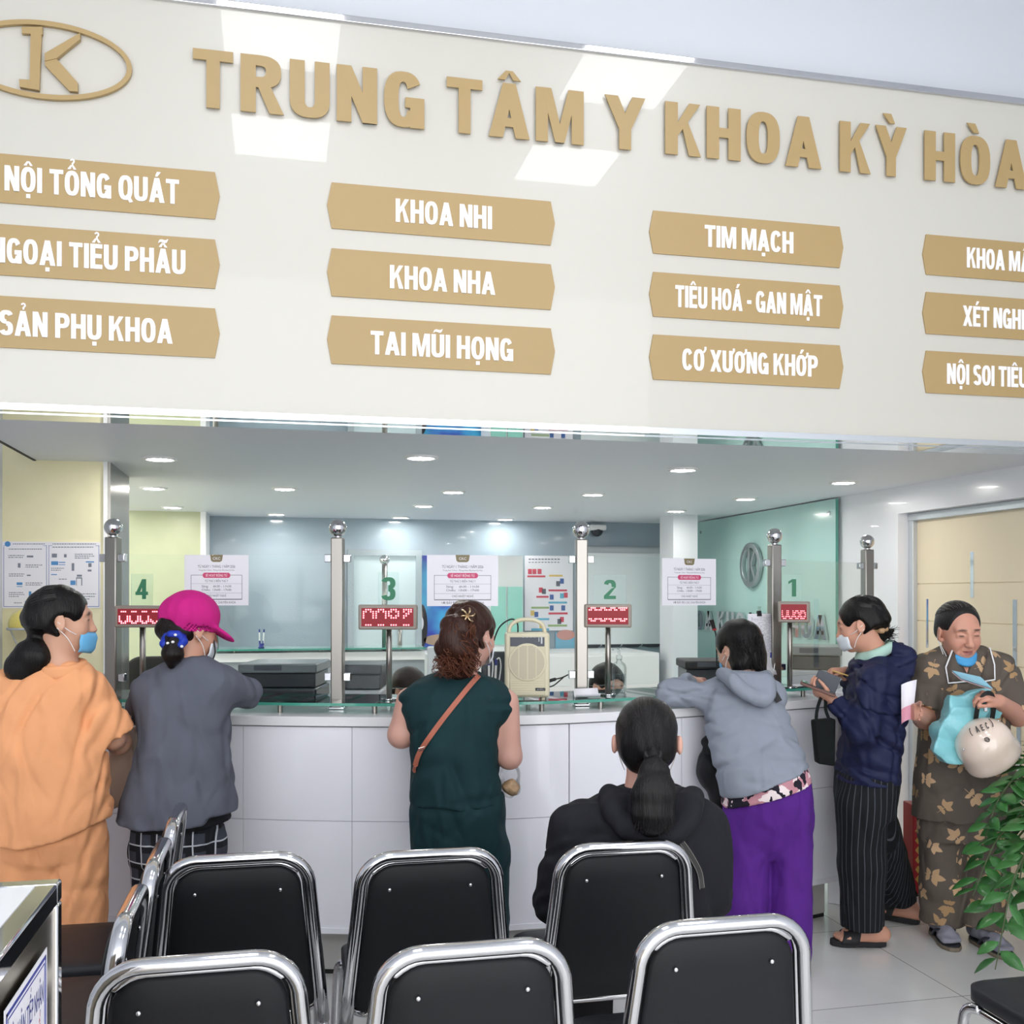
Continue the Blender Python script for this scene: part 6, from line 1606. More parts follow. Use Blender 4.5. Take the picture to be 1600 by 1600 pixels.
# ---------------------------------------------------------------- woman in grey hoodie and purple trousers
def person_grey():
    F = Fig('person in a grey hoodie and purple trousers bent over the counter', 1195, 4.18); W = F.W
    c = W(1153, 1014, .33); R = rotm(-38, 22); sc = 1.0
    B = Vol((-.55, -.26, -.01), (.34, .86, 1.55), .0065)
    T = head(B, c, R, sc); neck(B, T, W(1165, 1078, .20), .052, .062)
    B.loft(F.rings([(1060, 1130, 1200, .07, .19), (1085, 1110, 1212, .1, .17), (1150, 1116, 1235, .115, .09), (1240, 1154, 1246, .09, 0), (1285, 1165, 1240, .06, 0)]))
    B.chain([W(1128, 1082, .19), W(1050, 1081, .20), W(1080, 1064, .45)], [.036, .034, .026]); hand(B, W(1080, 1064, .45), (.6, .8, 0), (0, 0, -1), -1, (15, 25, 15))
    B.chain([W(1208, 1088, .18), W(1204, 1086, .42), W(1180, 1064, .58)], [.044, .040, .028]); hand(B, W(1180, 1064, .58), (-.7, .7, 0), (0, 0, -1), 1, (15, 25, 15))
    for x in (1170, 1233): B.chain([W(x, 1290), W(x, 1430), (W(x, 1430)[0], 0, .09)], [.062, .052, .04]); foot(B, (W(x, 1430)[0], 0, .09), floorpt(F, x, .16))
    VQ = B.mesh(1); vmesh('body', VQ, M_skin, F.root, skin_col(VQ[0], T, R, c, sc, (206, 160, 138)))
    m = cloth('heather_grey_fleece', (141, 147, 159), .95, .1, 500, .03)
    S = Vol((-.52, -.28, .62), (.34, .80, 1.32), .0065)
    S.loft(F.rings([(1048, 1140, 1192, .065, .20), (1056, 1122, 1202, .085, .195), (1068, 1108, 1212, .11, .185), (1085, 1100, 1220, .125, .17), (1115, 1099, 1231, .135, .135), (1150, 1105, 1243, .14, .09), (1190, 1114, 1260, .165, .025), (1220, 1122, 1266, .172, -.005), (1290, 1136, 1272, .18, -.015)]), e=2.2)
    S.chain([W(1118, 1086, .18), W(1046, 1082, .19)], [.062, .055], .04); S.chain([W(1046, 1083, .19), W(1076, 1065, .42)], [.054, .042], .02)
    S.chain([W(1206, 1086, .18), W(1204, 1088, .40), W(1184, 1066, .55)], [.062, .052, .042], .03)
    S.ell(T((0, -.02, -.12)), (.058, .06, .04), None, .01, 'sub')
    S.fold(.007, 51, (10, 8, 22)); S.cutz(hem_fn(F, [(1120, 1247), (1150, 1236), (1200, 1216), (1262, 1196)])); vq = S.mesh(2); hd = vmesh('hoodie', vq, m, F.root)
    S = Vol(W(1172, 1080, .06)-np.array((.18, .14, .12)), W(1172, 1080, .06)+np.array((.16, .2, .12)), .005)
    a = [W(1128, 1052, .12), W(1142, 1062, .04), W(1164, 1082, .00), W(1190, 1094, .00), W(1198, 1086, .03), W(1200, 1070, .07), W(1194, 1056, .14)]
    S.chain([np.array(p) for p in spline(a, 4)], [.022]*25, .02); S.loft(F.rings([(1050, 1138, 1200, .07, .13), (1066, 1150, 1206, .05, .075), (1084, 1175, 1206, .03, .03)])); S.ell(W(1168, 1044, .17), (.085, .08, .045), None, .01, 'sub'); S.fold(.002, 7, (30, 20, 20)); vmesh('hood', S.mesh(2), m, hd)
    mf = cloth('floral_print', (40, 34, 44), .8, .08, 400, 0); nt, b = nodes_of(mf); oc_, _ = objxyz(nt)
    vo = nt.nodes.new('ShaderNodeTexVoronoi'); vo.inputs['Scale'].default_value = 34; nt.links.new(oc_, vo.inputs['Vector']); sx = nt.nodes.new('ShaderNodeSeparateColor'); nt.links.new(vo.outputs['Color'], sx.inputs[0])
    nz = nt.nodes.new('ShaderNodeTexNoise'); nz.inputs['Scale'].default_value = 16; nt.links.new(oc_, nz.inputs['Vector'])
    g = mnode(nt, 'GREATER_THAN', nz.outputs['Fac'], .47); w = mnode(nt, 'GREATER_THAN', sx.outputs[0], .55)
    nt.links.new(mixc(nt, g, (34, 30, 42), mixc(nt, w, (196, 140, 150), (238, 222, 222))), b.inputs['Base Color'])
    S = Vol((-.24, -.24, .60), (.26, .26, .90), .0065); S.loft(F.rings([(1180, 1142, 1250, .135), (1205, 1134, 1262, .15), (1228, 1129, 1268, .156), (1300, 1128, 1272, .162)])); S.cutz(hem_fn(F, [(1120, 1264), (1150, 1252), (1200, 1238), (1268, 1217)])); q0, q1 = W(1130, 1236), W(1268, 1188); S.cutp((q0+q1)/2, np.array((-(q1-q0)[2], 0, (q1-q0)[0]))/np.linalg.norm(q1-q0)); vmesh('blouse', S.mesh(1), mf, F.root)
    mp = cloth('purple_crepe', (86, 37, 132), .8, .06, 400, .05); S = Vol((-.24, -.24, .03), (.26, .26, .90), .0075)
    S.loft(F.rings([(1205, 1134, 1264, .135), (1250, 1131, 1268, .145), (1275, 1131, 1268, .135), (1310, 1138, 1262, .105), (1340, 1150, 1250, .07)]))
    for x0, x1 in ((1167, 1166), (1234, 1234)): S.chain([W(x0, 1275), W(x1, 1400), W(x1, 1540)], [.096, .090, .090], .010)
    S.fold(.004, 13, (18, 8, 3)); q0, q1 = W(1130, 1258), W(1268, 1214); S.cutp((q0+q1)/2, np.array((-(q1-q0)[2], 0, (q1-q0)[0]))/np.linalg.norm(q1-q0)); S.cutz(lambda X, Y: X*0+.055); vmesh('trousers', S.mesh(2), mp, F.root)
    H = Vol(c-np.array((.18, .2, .26)), c+np.array((.18, .2, .17)), .0055); hair_cap(H, T, R, sc, .016, -.105, side=1)
    H.ell(W(1168, 1030, .26), (.075, .06, .075), None, .03); H.chain([W(1180, 1030, .26), W(1194, 1052, .22)], [.05, .012], .02); H.chain([W(1160, 1040, .24), W(1170, 1058, .21)], [.045, .014], .02); H.fold(.002, 4, (60, 60, 16)); hr = vmesh('hair', H.mesh(1), M_hblack, F.root)
    mb = MB(); strands(mb, (W(1168, 1000, .22), (.07, .03, .03)), (W(1178, 1056, .20), (.065, .02, .016)), 90, .0015, .006, .4, 6, 0); mb.build('hair_locks', M_hblack, hr, smooth=True)
    mask_on(T, F.root, M_mblue, sc)
    # black backpack worn on the front, one strap over the shoulder
    st = on_surface(vq, [W(x, y, .05) for x, y in ((1190, 1055), (1200, 1066), (1209, 1080), (1217, 1096))], .012)
    bg = thing('backpack', 'black bag worn in front of the grey hoodie, its strap over the shoulder', 'bag', F.root.location, -TH)
    mb = MB(); strip(mb, spline(st, 5), .026, .005, (0, -1, 0)); mb.build('strap', M_black, bg)
    S = Vol(W(1115, 1205, .15)-np.array((.12, .14, .20)), W(1115, 1205, .15)+np.array((.14, .14, .20)), .007); S.chain([W(1112, 1165, .19), W(1115, 1205, .16), W(1128, 1245, .13)], [.045, .066, .055], .03); S.fold(.006, 3, (20, 20, 14)); vmesh('body', S.mesh(1), cloth('black_nylon', (22, 22, 25), .6), bg)
    return F
# ---------------------------------------------------------------- woman in navy
def person_navy():
    F = Fig('person in a navy jacket and black pinstripe trousers using a phone at the counter end', 1355, 4.56); W = F.W
    c = W(1345, 975, .0); R = rotm(-66, 16); sc = 1.0
    B = Vol((-.34, -.36, -.01), (.34, .50, 1.60), .0055)
    T = head(B, c, R, sc); neck(B, T, W(1372, 1036, 0), .050, .060)
    B.loft(F.rings([(1030, 1345, 1395, .07), (1050, 1340, 1402, .11), (1100, 1340, 1396, .12), (1250, 1330, 1384, .11)]))
    wl = W(1300, 1094, -.04); wr = W(1322, 1050, .14)
    B.chain([W(1368, 1064, -.12), W(1347, 1142, -.155), wl], [.032, .032, .026]); hand(B, wl, (-.8, .1, .42), (.2, .3, 1), -1, (30, 40, 30), .95)
    B.chain([W(1360, 1064, .12), W(1338, 1118, .19), wr], [.032, .032, .026]); hand(B, wr, (-.9, -.15, .0), (0, -.5, -.9), 1, (55, 60, 40), .95, thumb=(.8, .3, .4))
    an1 = W(1362, 1446, -.03); an2 = W(1416, 1402, .30)
    B.chain([W(1350, 1260, -.06), W(1350, 1360, -.06), an1], [.08, .055, .036]); B.chain([W(1362, 1260, .07), W(1386, 1340, .18), an2], [.06, .05, .036])
    f1t = floorpt(F, 1303, -.02); f2t = floorpt(F, 1372, .38)
    a1 = np.array((an1[0], an1[1], .075)); a2 = np.array((an2[0], an2[1], .085))
    foot(B, a1, f1t, .034, .018); foot(B, a2, f2t, .034, .018)
    VQ = B.mesh(1); vmesh('body', VQ, M_skin, F.root, skin_col(VQ[0], T, R, c, sc, (206, 152, 128)))
    m = cloth('navy_nylon', (30, 34, 66), .6, .08, 200, .05)
    S = Vol((-.34, -.36, .62), (.34, .42, 1.36), .0065)
    S.loft(F.rings([(1021, 1346, 1406, .08), (1026, 1338, 1411, .11), (1036, 1330, 1416, .15), (1055, 1328, 1419, .185), (1085, 1326, 1417, .19), (1115, 1324, 1412, .185), (1150, 1318, 1406, .18), (1190, 1310, 1402, .175), (1260, 1304, 1402, .17)]), e=2.2)
    S.chain([W(1366, 1060, -.13), W(1348, 1142, -.155)], [.070, .062], .04); S.cone(W(1348, 1142, -.155), W(1306, 1097, -.05), .060, .044, .02, cut=True)
    S.chain([W(1358, 1060, .13), W(1338, 1118, .19)], [.068, .058], .04); S.cone(W(1338, 1118, .19), W(1327, 1052, .14), .054, .042, .02, cut=True)
    S.chain([W(1398, 1012, -.05), W(1412, 1028, -.07), W(1408, 1052, -.09)], [.03, .045, .03], .04); S.chain([W(1398, 1012, .05), W(1412, 1028, .07), W(1408, 1052, .09)], [.03, .045, .03], .04)
    S.ell(T((.0, .01, -.115)), (.07, .075, .05), None, .01, 'sub')
    S.fold(.008, 61, (12, 12, 18)); S.cutz(hem_fn(F, [(1295, 1216), (1350, 1221), (1410, 1222)])); vq = S.mesh(2); jk = vmesh('jacket', vq, m, F.root)
    mb = MB()
    for i, ch in enumerate('RIVON'):
        q = Vector(W(1318+i*.6, 1062+i*6, -.20))
    S = Vol(W(1368, 1022, 0)-np.array((.16, .16, .07)), W(1368, 1022, 0)+np.array((.16, .16, .07)), .005)
    nb = W(1369, 1015, 0); a = [nb+np.array((.066*math.cos(t)-.004, .074*math.sin(t), .028*math.cos(t))) for t in [i*2*math.pi/9 for i in range(9)]]
    S.chain([np.array(p) for p in spline(a, 4, True)]+[a[0]], [.013]*37, .012); S.chain([np.array(p)+np.array((-.004, 0, -.016)) for p in spline(a, 4, True)]+[a[0]], [.014]*37, .012); vmesh('collar', S.mesh(1), cloth('mint_cotton', (176, 208, 194), .8), F.root)
    mt = cloth('pinstripe_cloth', (26, 27, 31), .85, .05, 400, 0); nt, b = nodes_of(mt); at = nt.nodes.new('ShaderNodeAttribute'); at.attribute_name = 'stripe'
    nt.links.new(mixc(nt, band01(nt, at.outputs['Fac'], .0165, 0., .0022), (24, 25, 29), (74, 78, 84)), b.inputs['Base Color'])
    S = Vol((-.30, -.30, .08), (.34, .46, .90), .007); S.loft(F.rings([(1205, 1308, 1402, .16), (1240, 1307, 1398, .165), (1275, 1310, 1394, .16)]))
    S.chain([W(1345, 1260, -.07), W(1347, 1350, -.06)], [.108, .102], .03); S.cone(W(1347, 1350, -.06), W(1348, 1448, -.045), .102, .092, .02, cut=True)
    S.chain([W(1362, 1260, .08), W(1384, 1330, .18)], [.10, .09], .03); S.cone(W(1384, 1330, .18), W(1404, 1402, .29), .09, .088, .02, cut=True)
    S.fold(.005, 14, (18, 12, 4)); VQ = S.mesh(2); V = VQ[0]; ax = np.interp(V[:, 2], [.05, .45, .9], [W(1348, 1448, -.045)[0], W(1347, 1350, -.06)[0], W(1350, 1230, 0)[0]])
    vmesh('trousers', VQ, mt, F.root, attr={'stripe': np.where(V[:, 1] < .07, np.arctan2(V[:, 0]-ax, -(V[:, 1]-.0)-.0)*.1, V[:, 0]*.95+V[:, 1]*.3)})
    H = Vol(c-np.array((.2, .18, .2)), c+np.array((.26, .18, .17)), .0055); hair_cap(H, T, R, sc, .013, -.05)
    H.chain([T((0, -.07, -.01)), W(1376, 992, -.02)], [.055, .030], .03); H.chain([W(1374, 992, -.02), W(1386, 990, -.02), W(1396, 984, -.02)], [.028, .02, .006], .012); H.fold(.002, 4, (60, 60, 20)); hr = vmesh('hair', H.mesh(1), M_hblack, F.root)
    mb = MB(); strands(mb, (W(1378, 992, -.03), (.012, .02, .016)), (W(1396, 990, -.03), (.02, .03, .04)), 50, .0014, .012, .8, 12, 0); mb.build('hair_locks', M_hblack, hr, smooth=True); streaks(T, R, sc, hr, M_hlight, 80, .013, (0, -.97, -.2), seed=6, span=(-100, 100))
    S = Vol(W(1376, 985, -.08)-.06, W(1376, 985, -.08)+.06, .004); q = W(1376, 985, -.058); S.cone(q-np.array((.022, 0, -.004)), q+np.array((.024, .0, .006)), .012, .012, .004, flat=((0, 1, 0), 1.4)); S.cone(q-np.array((.004, .008, 0)), q+np.array((.004, -.008, 0)), .014, .014, .003); vmesh('hair_claw', S.mesh(1), mat('tan_resin', (170, 136, 100), .35), hr)
    mask_on(T, F.root, M_mwhite, sc)
    # slides
    ms = mat('black_slide', (30, 30, 33), .7)
    for an, tt in ((a1, f1t), (a2, f2t)):
        d = tt-an; d[2] = 0; L = np.linalg.norm(d); d /= L; sd = np.array((-d[1], d[0], 0))
        ol = []
        for t_, w_ in ((-.062, .0), (-.058, .022), (-.03, .036), (.05, .038), (.12, .044), (L-.02, .040), (L+.012, .020), (L+.018, 0)): ol.append((t_, w_))
        poly = [(t_, w_) for t_, w_ in ol]+[(t_, -w_) for t_, w_ in ol[::-1][1:-1]]
        sl = thing('slide_sandal', ('black slide sandal on the front foot of the woman in navy', 'black slide sandal on the rear foot of the woman in navy')[an is a2], 'sandal', F.root.location, -TH)
        mb = MB(); base = np.array((an[0], an[1], .002)); mb.prism(poly, lambda a_, b_, k_: Vector(base+d*a_+sd*b_+np.array((0, 0, k_))), .024); mb.build('sole', ms, sl, bevel=.004)
        rows = []
        for i in range(8):
            t_ = L*.42+(L*.46)*i/7; rows.append([Vector(base+d*(t_-.02*math.sin(a))+sd*.053*math.cos(a)*(1-.12*i/7)+np.array((0, 0, .016+(.078-.030*i/7)*math.sin(a)))) for a in [math.pi*j/12 for j in range(13)]])
        mb = MB(); mb.grid(rows); mb.build('upper', ms, sl, smooth=True, solid=.005)
    # phone, pen, tote bag
    ph = thing('phone_wallet', 'open dark phone wallet held in the left hand of the woman in navy', 'phone', F.root.location, -TH)
    q = W(1278, 1076, -.06); ax_ = Vector((-.86, .25, .33)).normalized(); ay_ = Vector((.25, .95, .05)); ay_ = (ay_-ax_*ay_.dot(ax_)).normalized(); az_ = ax_.cross(ay_)
    mb = MB(); mb.obox(Vector(q)+ax_*.0+az_*.0, ax_*.078, ay_*.04, az_*.006); mb.build('cover', mat('brown_cover', (110, 76, 68), .5), ph, bevel=.003)
    mb = MB(); mb.obox(Vector(q)+az_*(.0075 if az_.z > 0 else -.0075), ax_*.072, ay_*.035, az_*.001); mb.build('screen', mat('phone_glass', (20, 20, 26), .08, coat=.5), ph)
    mb = MB(); mb.obox(Vector(q)-ay_*.0+Vector((.045, .02, .03)), ax_*.05+Vector((0, 0, 0)), ay_*.006, az_*.038); mb.build('flap', M_dgrey, ph, bevel=.003)
    pn = thing('yellow_pen', 'thin yellow pen held in the right hand of the woman in navy', 'pen', F.root.location, -TH)
    mb = MB(); mb.cyl(W(1300, 1048, .06), W(1326, 1056, .03), .0032, n=10); mb.build('barrel', mat('pen_yellow', (206, 170, 90), .4), pn)
    tb = thing('tote_bag', 'small black tote bag hanging from the wrist of the woman in navy', 'bag', F.root.location, -TH)
    mk = cloth('black_canvas', (20, 24, 24), .9)
    a = [W(1269, 1125, -.05), W(1303, 1122, -.05), W(1302, 1196, -.05), W(1275, 1192, -.05)]
    mb = MB(); v = []
    for dy, s_ in ((-.03, 1), (.03, 1)):
        for p in a: v.append(Vector(p)+Vector((0, dy, 0)))
    mb.add(v, [(0, 1, 2, 3), (4, 5, 6, 7), (0, 1, 5, 4), (1, 2, 6, 5), (2, 3, 7, 6), (3, 0, 4, 7)]); mb.build('body', mk, tb, bevel=.008)
    for dy in (-.03, .03):
        mb = MB(); strip(mb, spline([W(1275, 1127, -.05+dy), W(1277, 1108, -.045+dy*.6), W(1284, 1088, -.04), W(1290, 1087, -.04), W(1290, 1108, -.045+dy*.6), W(1296, 1125, -.05+dy)], 5), .014, .003, (0, -1, 0)); mb.build('handle', mk, tb)
    return F
# ---------------------------------------------------------------- woman in brown
def person_brown():
    F = Fig('person in a brown leaf print outfit reading a card, with a pulled down blue mask', 1505, 4.60); W = F.W
    c = W(1498, 986, -.05); R = rotm(180-4, 15, 2); sc = 1.08
    B = Vol((-.34, -.46, -.01), (.34, .32, 1.58), .0046)
    T = head(B, c, R, sc, 1.7); neck(B, T, W(1502, 1042, 0), .052, .062)
    B.loft(F.rings([(1028, 1466, 1540, .085), (1044, 1450, 1560, .116), (1064, 1450, 1562, .124), (1100, 1450, 1565, .11), (1300, 1450, 1565, .12)]))
    e1, w1 = W(1444, 1122, -.05), W(1432, 1114, -.25); e2, w2 = W(1590, 1118, -.06), W(1560, 1096, -.25)
    B.chain([W(1450, 1050), e1, w1], [.05, .046, .031]); hand(B, w1, (-.7, -.65, .1), (.65, -.75, .05), 1, (48, 55, 35), 1.05, thumb=(.6, .3, .7))
    B.chain([W(1562, 1050), e2, w2], [.05, .046, .031]); hand(B, w2, (-.85, -.35, .32), (-.1, .5, -.9), 1, (35, 55, 40), 1.0, thumb=(.9, .2, .3))
    an1, an2 = np.array((W(1467, 1445, .05)[0], .05, .11)), np.array((W(1533, 1455, -.06)[0], -.06, .11))
    B.chain([W(1473, 1300), W(1470, 1400), an1], [.085, .06, .042]); B.chain([W(1545, 1300), W(1538, 1400, -.04), an2], [.085, .06, .042])
    VQ = B.mesh(1); vmesh('body', VQ, M_skin, F.root, skin_col(VQ[0], T, R, c, sc, (204, 148, 126)))
    ml = cloth('brown_leaf_print', (96, 86, 78), .75, .05, 400, 0); nt, b = nodes_of(ml)
    at = nt.nodes.new('ShaderNodeAttribute'); at.attribute_name = 'leaf'; a2 = nt.nodes.new('ShaderNodeAttribute'); a2.attribute_name = 'tone'
    nt.links.new(mixc(nt, mnode(nt, 'LESS_THAN', at.outputs['Fac'], 0.), (94, 85, 77), mixc(nt, a2.outputs['Fac'], (168, 136, 98), (206, 172, 136))), b.inputs['Base Color'])
    def leaves_attr(VQ, n, seed):
        V, Q = VQ; rg = np.random.RandomState(seed); N = np.zeros_like(V)
        fn = np.cross(V[Q[:, 2]]-V[Q[:, 0]], V[Q[:, 3]]-V[Q[:, 1]])
        for i in range(4): np.add.at(N, Q[:, i], fn)
        N /= np.linalg.norm(N, axis=1)[:, None]+1e-9
        sd = np.full(len(V), 1.0); tone = np.zeros(len(V)); pts = []
        order = rg.permutation(len(V))
        for i in order:
            if all(np.linalg.norm(V[i]-V[j]) > .104 for j in pts): pts.append(i)
            if len(pts) >= n: break
        for i in pts:
            u = np.cross(N[i], (0, 0, 1.)); u /= np.linalg.norm(u)+1e-9; w = np.cross(u, N[i]); th = rg.uniform(0, 6.28); sc_ = rg.uniform(1.0, 1.3)
            m = np.where((np.abs(V-V[i]).max(1) < .085) & (N@N[i] > .2))[0]; d = V[m]-V[i]; x, y = d@u, d@w
            best = np.full(len(m), 1.0)
            for (ox, oy, an, ln, wd) in ((0, .004, 0, .040, .0115), (0, .0, 62, .038, .011), (0, .0, -58, .036, .011), (0, -.012, 118, .028, .009), (0, -.014, -110, .026, .0085)):
                ca, sa = math.cos(th), math.sin(th); X, Y = (x*ca+y*sa)/sc_-ox, (-x*sa+y*ca)/sc_-oy
                a_ = math.radians(an); l, p = X*math.sin(a_)+Y*math.cos(a_), X*math.cos(a_)-Y*math.sin(a_)
                t = l/ln; prof = wd*np.sin(np.pi*np.clip(t, 0, 1)**.75); s_ = np.where((t > 0) & (t < 1), np.abs(p)-prof, np.abs(p)+np.maximum(-l, l-ln)); best = np.minimum(best, s_+.0005)
            ca, sa = math.cos(th), math.sin(th); X, Y = x*ca+y*sa, -x*sa+y*ca; best = np.minimum(best, np.where((Y < .006) & (Y > -.045*sc_), np.abs(X)-.0016, 1.0))
            k_ = best < sd[m]; sd[m[k_]] = best[k_]; near = m[best < .01]; tone[near] = rg.uniform(0, 1)
        return {'leaf': sd, 'tone': tone}
    S = Vol((-.36, -.30, .55), (.36, .30, 1.36), .0052)
    S.loft(F.rings([(1008, 1476, 1530, .065, .01), (1016, 1456, 1552, .085), (1028, 1440, 1568, .105), (1045, 1436, 1575, .125), (1075, 1440, 1574, .14), (1110, 1441, 1573, .145), (1160, 1437, 1577, .15), (1210, 1431, 1582, .16), (1300, 1427, 1583, .17)]), e=2.2)
    S.cone(W(1448, 1045), W(1441, 1108, -.045), .068, .072, .04, cut=True); S.cone(W(1564, 1045), W(1594, 1118, -.065), .068, .074, .04, cut=True)
    S.cone(W(1500, 1016, -.08), W(1503, 1062, -.132), .056, .020, .01, mode='sub'); S.ell(T((0, -.01, -.13)), (.066, .072, .04), None, .01, 'sub')
    S.fold(.005, 71, (12, 10, 9))
    zc = F.W(1500, 1278)[2]; S.cutz(lambda X, Y: zc+.010*np.abs(np.sin((X+.3*Y)*math.pi/.085))*-1+.012+0*Y)
    VQ = S.mesh(1); vmesh('blouse', VQ, ml, F.root, attr=leaves_attr(VQ, 95, 5))
    # collar flaps edged in white
    for sx, pts in ((-1, [(1474, 1012), (1462, 1040), (1464, 1064), (1496, 1060), (1484, 1030)]), (1, [(1530, 1010), (1534, 1036), (1532, 1058), (1508, 1062), (1522, 1030)])):
        q = [Vector(W(x, y, -.0)) for x, y in pts]
        cen = sum(q, Vector())/len(q)
        poly = on_surface(VQ, q, .006); cen = on_surface(VQ, [cen], .009)[0]
        for p in poly: p.y = min(p.y, -.10)
        cen.y = min(cen.y, -.125)
        mb = MB(); mb.add([cen]+poly, [(0, i+1, (i+1) % len(poly)+1) for i in range(len(poly))]); co = mb.build('collar', cloth('brown_collar', (94, 85, 78)), F.root, solid=.004, smooth=True)
        mb = MB(); mb.tube(poly[0:4], .0042, 6); mb.build('collar_piping', M_white, co, smooth=True)
    S = Vol((-.30, -.28, .04), (.32, .28, .86), .0058); S.loft(F.rings([(1225, 1440, 1575, .14), (1275, 1438, 1578, .15), (1310, 1440, 1578, .14)]))
    S.chain([W(1474, 1290, .0), W(1472, 1380, .01)], [.105, .096], .02); S.cone(W(1472, 1380, .01), W(1470, 1440, .03), .096, .092, .02, cut=True)
    S.chain([W(1545, 1290, -.01), W(1540, 1380, -.03)], [.105, .096], .02); S.cone(W(1540, 1380, -.03), W(1534, 1452, -.07), .096, .092, .02, cut=True)
    S.fold(.004, 15, (18, 10, 4)); VQ = S.mesh(1); vmesh('trousers', VQ, ml, F.root, attr=leaves_attr(VQ, 95, 8))
    H = Vol(c-np.array((.17, .17, .17)), c+np.array((.17, .2, .17)), .0055)
    S2 = H; S2.ell(T((0, -.018, .032)), np.array((.084, .100, .090))*sc, R, .01); S2.ell(T((0, -.05, -.02)), np.array((.072, .062, .06))*sc, R, .03)
    S2.ell(T((0, .118, .012)), np.array((.078, .100, .098))*sc, R, .022, 'sub')
    for sx in (-1, 1): S2.ell(T((sx*.09, .03, -.035)), np.array((.034, .055, .055))*sc, R, .012, 'sub')
    S2.cutp(T((0, 0, -.06)), -(R@np.array((0, .35, .94)))); H.ell(T((0, -.125, -.01)), np.array((.036, .030, .036))*sc, R, .015); hr = vmesh('hair', H.mesh(1), M_hgrey, F.root); streaks(T, R, sc, hr, M_hgl, 46, .0092, (0, -.9, -.2), .0010, 7, (-80, 80), 1.006); streaks(T, R, sc, hr, M_hblack, 90, .0092, (0, -.9, -.2), .0014, 8, (-85, 85), 1.006)
    mask_on(T, F.root, mat('blue_mask_low', (70, 158, 214), .6), sc, True, -.006)
    for an, nm in ((an1, 'outer'), (an2, 'inner')):
        tt = np.array((an[0]+(-.015 if nm == 'outer' else .03), an[1]-.19, 0)); d = tt-an; d[2] = 0; L = np.linalg.norm(d); d /= L; sd = np.array((-d[1], d[0], 0))
        S = Vol(np.minimum(an, tt)-np.array((.09, .09, .0)), np.maximum(an, tt)+np.array((.09, .09, .10)), .005); foot(S, an, tt, .040, .022); S.cone(an, an+np.array((0, 0, .06)), .042, .044, .02); vmesh('sock', S.mesh(2), cloth('grey_sock', (140, 140, 152), .9), F.root)
        fl = thing('flip_flop', ('dark thonged flip flop over a grey sock, on the foot nearest the red box', 'dark thonged flip flop over a grey sock, on the foot beside the plant')[nm == 'inner'], 'sandal', F.root.location, -TH)
        ol = ((-.064, .0), (-.06, .024), (-.03, .036), (.05, .038), (.12, .046), (L-.02, .042), (L+.012, .022), (L+.018, 0)); poly = [(t_, w_) for t_, w_ in ol]+[(t_, -w_) for t_, w_ in ol[::-1][1:-1]]
        base = np.array((an[0], an[1], .0)); fn_ = lambda z0: (lambda a_, b_, k_: Vector(base+d*a_+sd*b_+np.array((0, 0, z0+k_))))
        mb = MB(); mb.prism(poly, fn_(.001), .016); mb.build('sole', mat('tan_sole', (120, 108, 92), .7), fl, bevel=.003); mb = MB(); mb.prism([(a_*.97, b_*.95) for a_, b_ in poly], fn_(.017), .007); mb.build('footbed', mat('black_footbed', (34, 36, 42), .7), fl)
        mb = MB()
        for s_ in (-1, 1): mb.tube(spline([base+d*(L*.74)+np.array((0, 0, .03)), base+d*(L*.70)+np.array((0, 0, .062)), base+d*(L*.45)+sd*s_*.040+np.array((0, 0, .060)), base+d*(L*.22)+sd*s_*.043+np.array((0, 0, .022))], 6), .006, 8)
        mb.build('thong', mat('dark_blue_strap', (38, 42, 56), .5), fl, smooth=True)
    # card, paper, helmet, teal bag
    cd = thing('blue_card', 'light blue folded card held up by the woman in brown', 'card', F.root.location, -TH)
    q = [W(1488, 1048, -.30), W(1532, 1058, -.28), W(1551, 1076, -.31), W(1502, 1060, -.34)]
    mb = MB(); mb.add(q, [(0, 1, 2, 3)]); mb.build('cover', mat('card_blue', (140, 190, 208), .5), cd, solid=.003)
    mb = MB(); mb.add([Vector(p)+Vector((0, .004, -.006)) for p in q], [(0, 1, 2, 3)]); mb.build('pages', mat('card_pink', (206, 176, 180), .5), cd, solid=.003)
    pp = thing('rolled_paper', 'white and pink printed paper gripped in the fist of the woman in brown', 'paper', F.root.location, -TH)
    a = W(1420, 1066, -.262); b_ = W(1417, 1127, -.262); rows = []
    for i in range(9):
        t = i/8; p = np.array(a)*(1-t)+np.array(b_)*t; w_ = .035-.010*t; rows.append([Vector((p[0]+w_*math.sin(th), p[1]+.012*math.cos(th*1.5), p[2]+.012*math.sin(th))) for th in [(-1.2+2.4*j/10) for j in range(11)]])
    mb = MB()
    for i in range(8):
        mb.m = 1 if i >= 5 else 0
        for j in range(10): mb.add([rows[i][j], rows[i][j+1], rows[i+1][j+1], rows[i+1][j]], [(0, 1, 2, 3)])
    o = mb.build('sheet', [M_paper, mat('pink_paper', (226, 160, 180), .5)], pp, solid=.0012)
    hm = thing('motorbike_helmet', 'glossy cream half helmet hanging from the hand of the woman in brown', 'helmet', F.root.location, -TH)
    hc = W(1538, 1163, -.27); Rh = np.array(Matrix.Rotation(math.radians(-38), 3, 'Y')@Matrix.Rotation(math.radians(12), 3, 'X'))
    S = Vol(hc-.17, hc+.17, .0055); S.ell(hc, (.119, .116, .110), Rh, .01); S.ell(hc-Rh@np.array((0, 0, .07)), (.121, .118, .075), Rh, .03)
    S.cutp(hc-Rh@np.array((0, 0, .085)), -(Rh@np.array((0, 0, 1.)))); S.ell(hc-Rh@np.array((0, 0, .07)), (.105, .101, .105), Rh, .006, 'sub')
    shell_VQ = S.mesh(1); vmesh('shell', shell_VQ, mat('cream_gloss', (232, 212, 196), .12, coat=.8), hm)
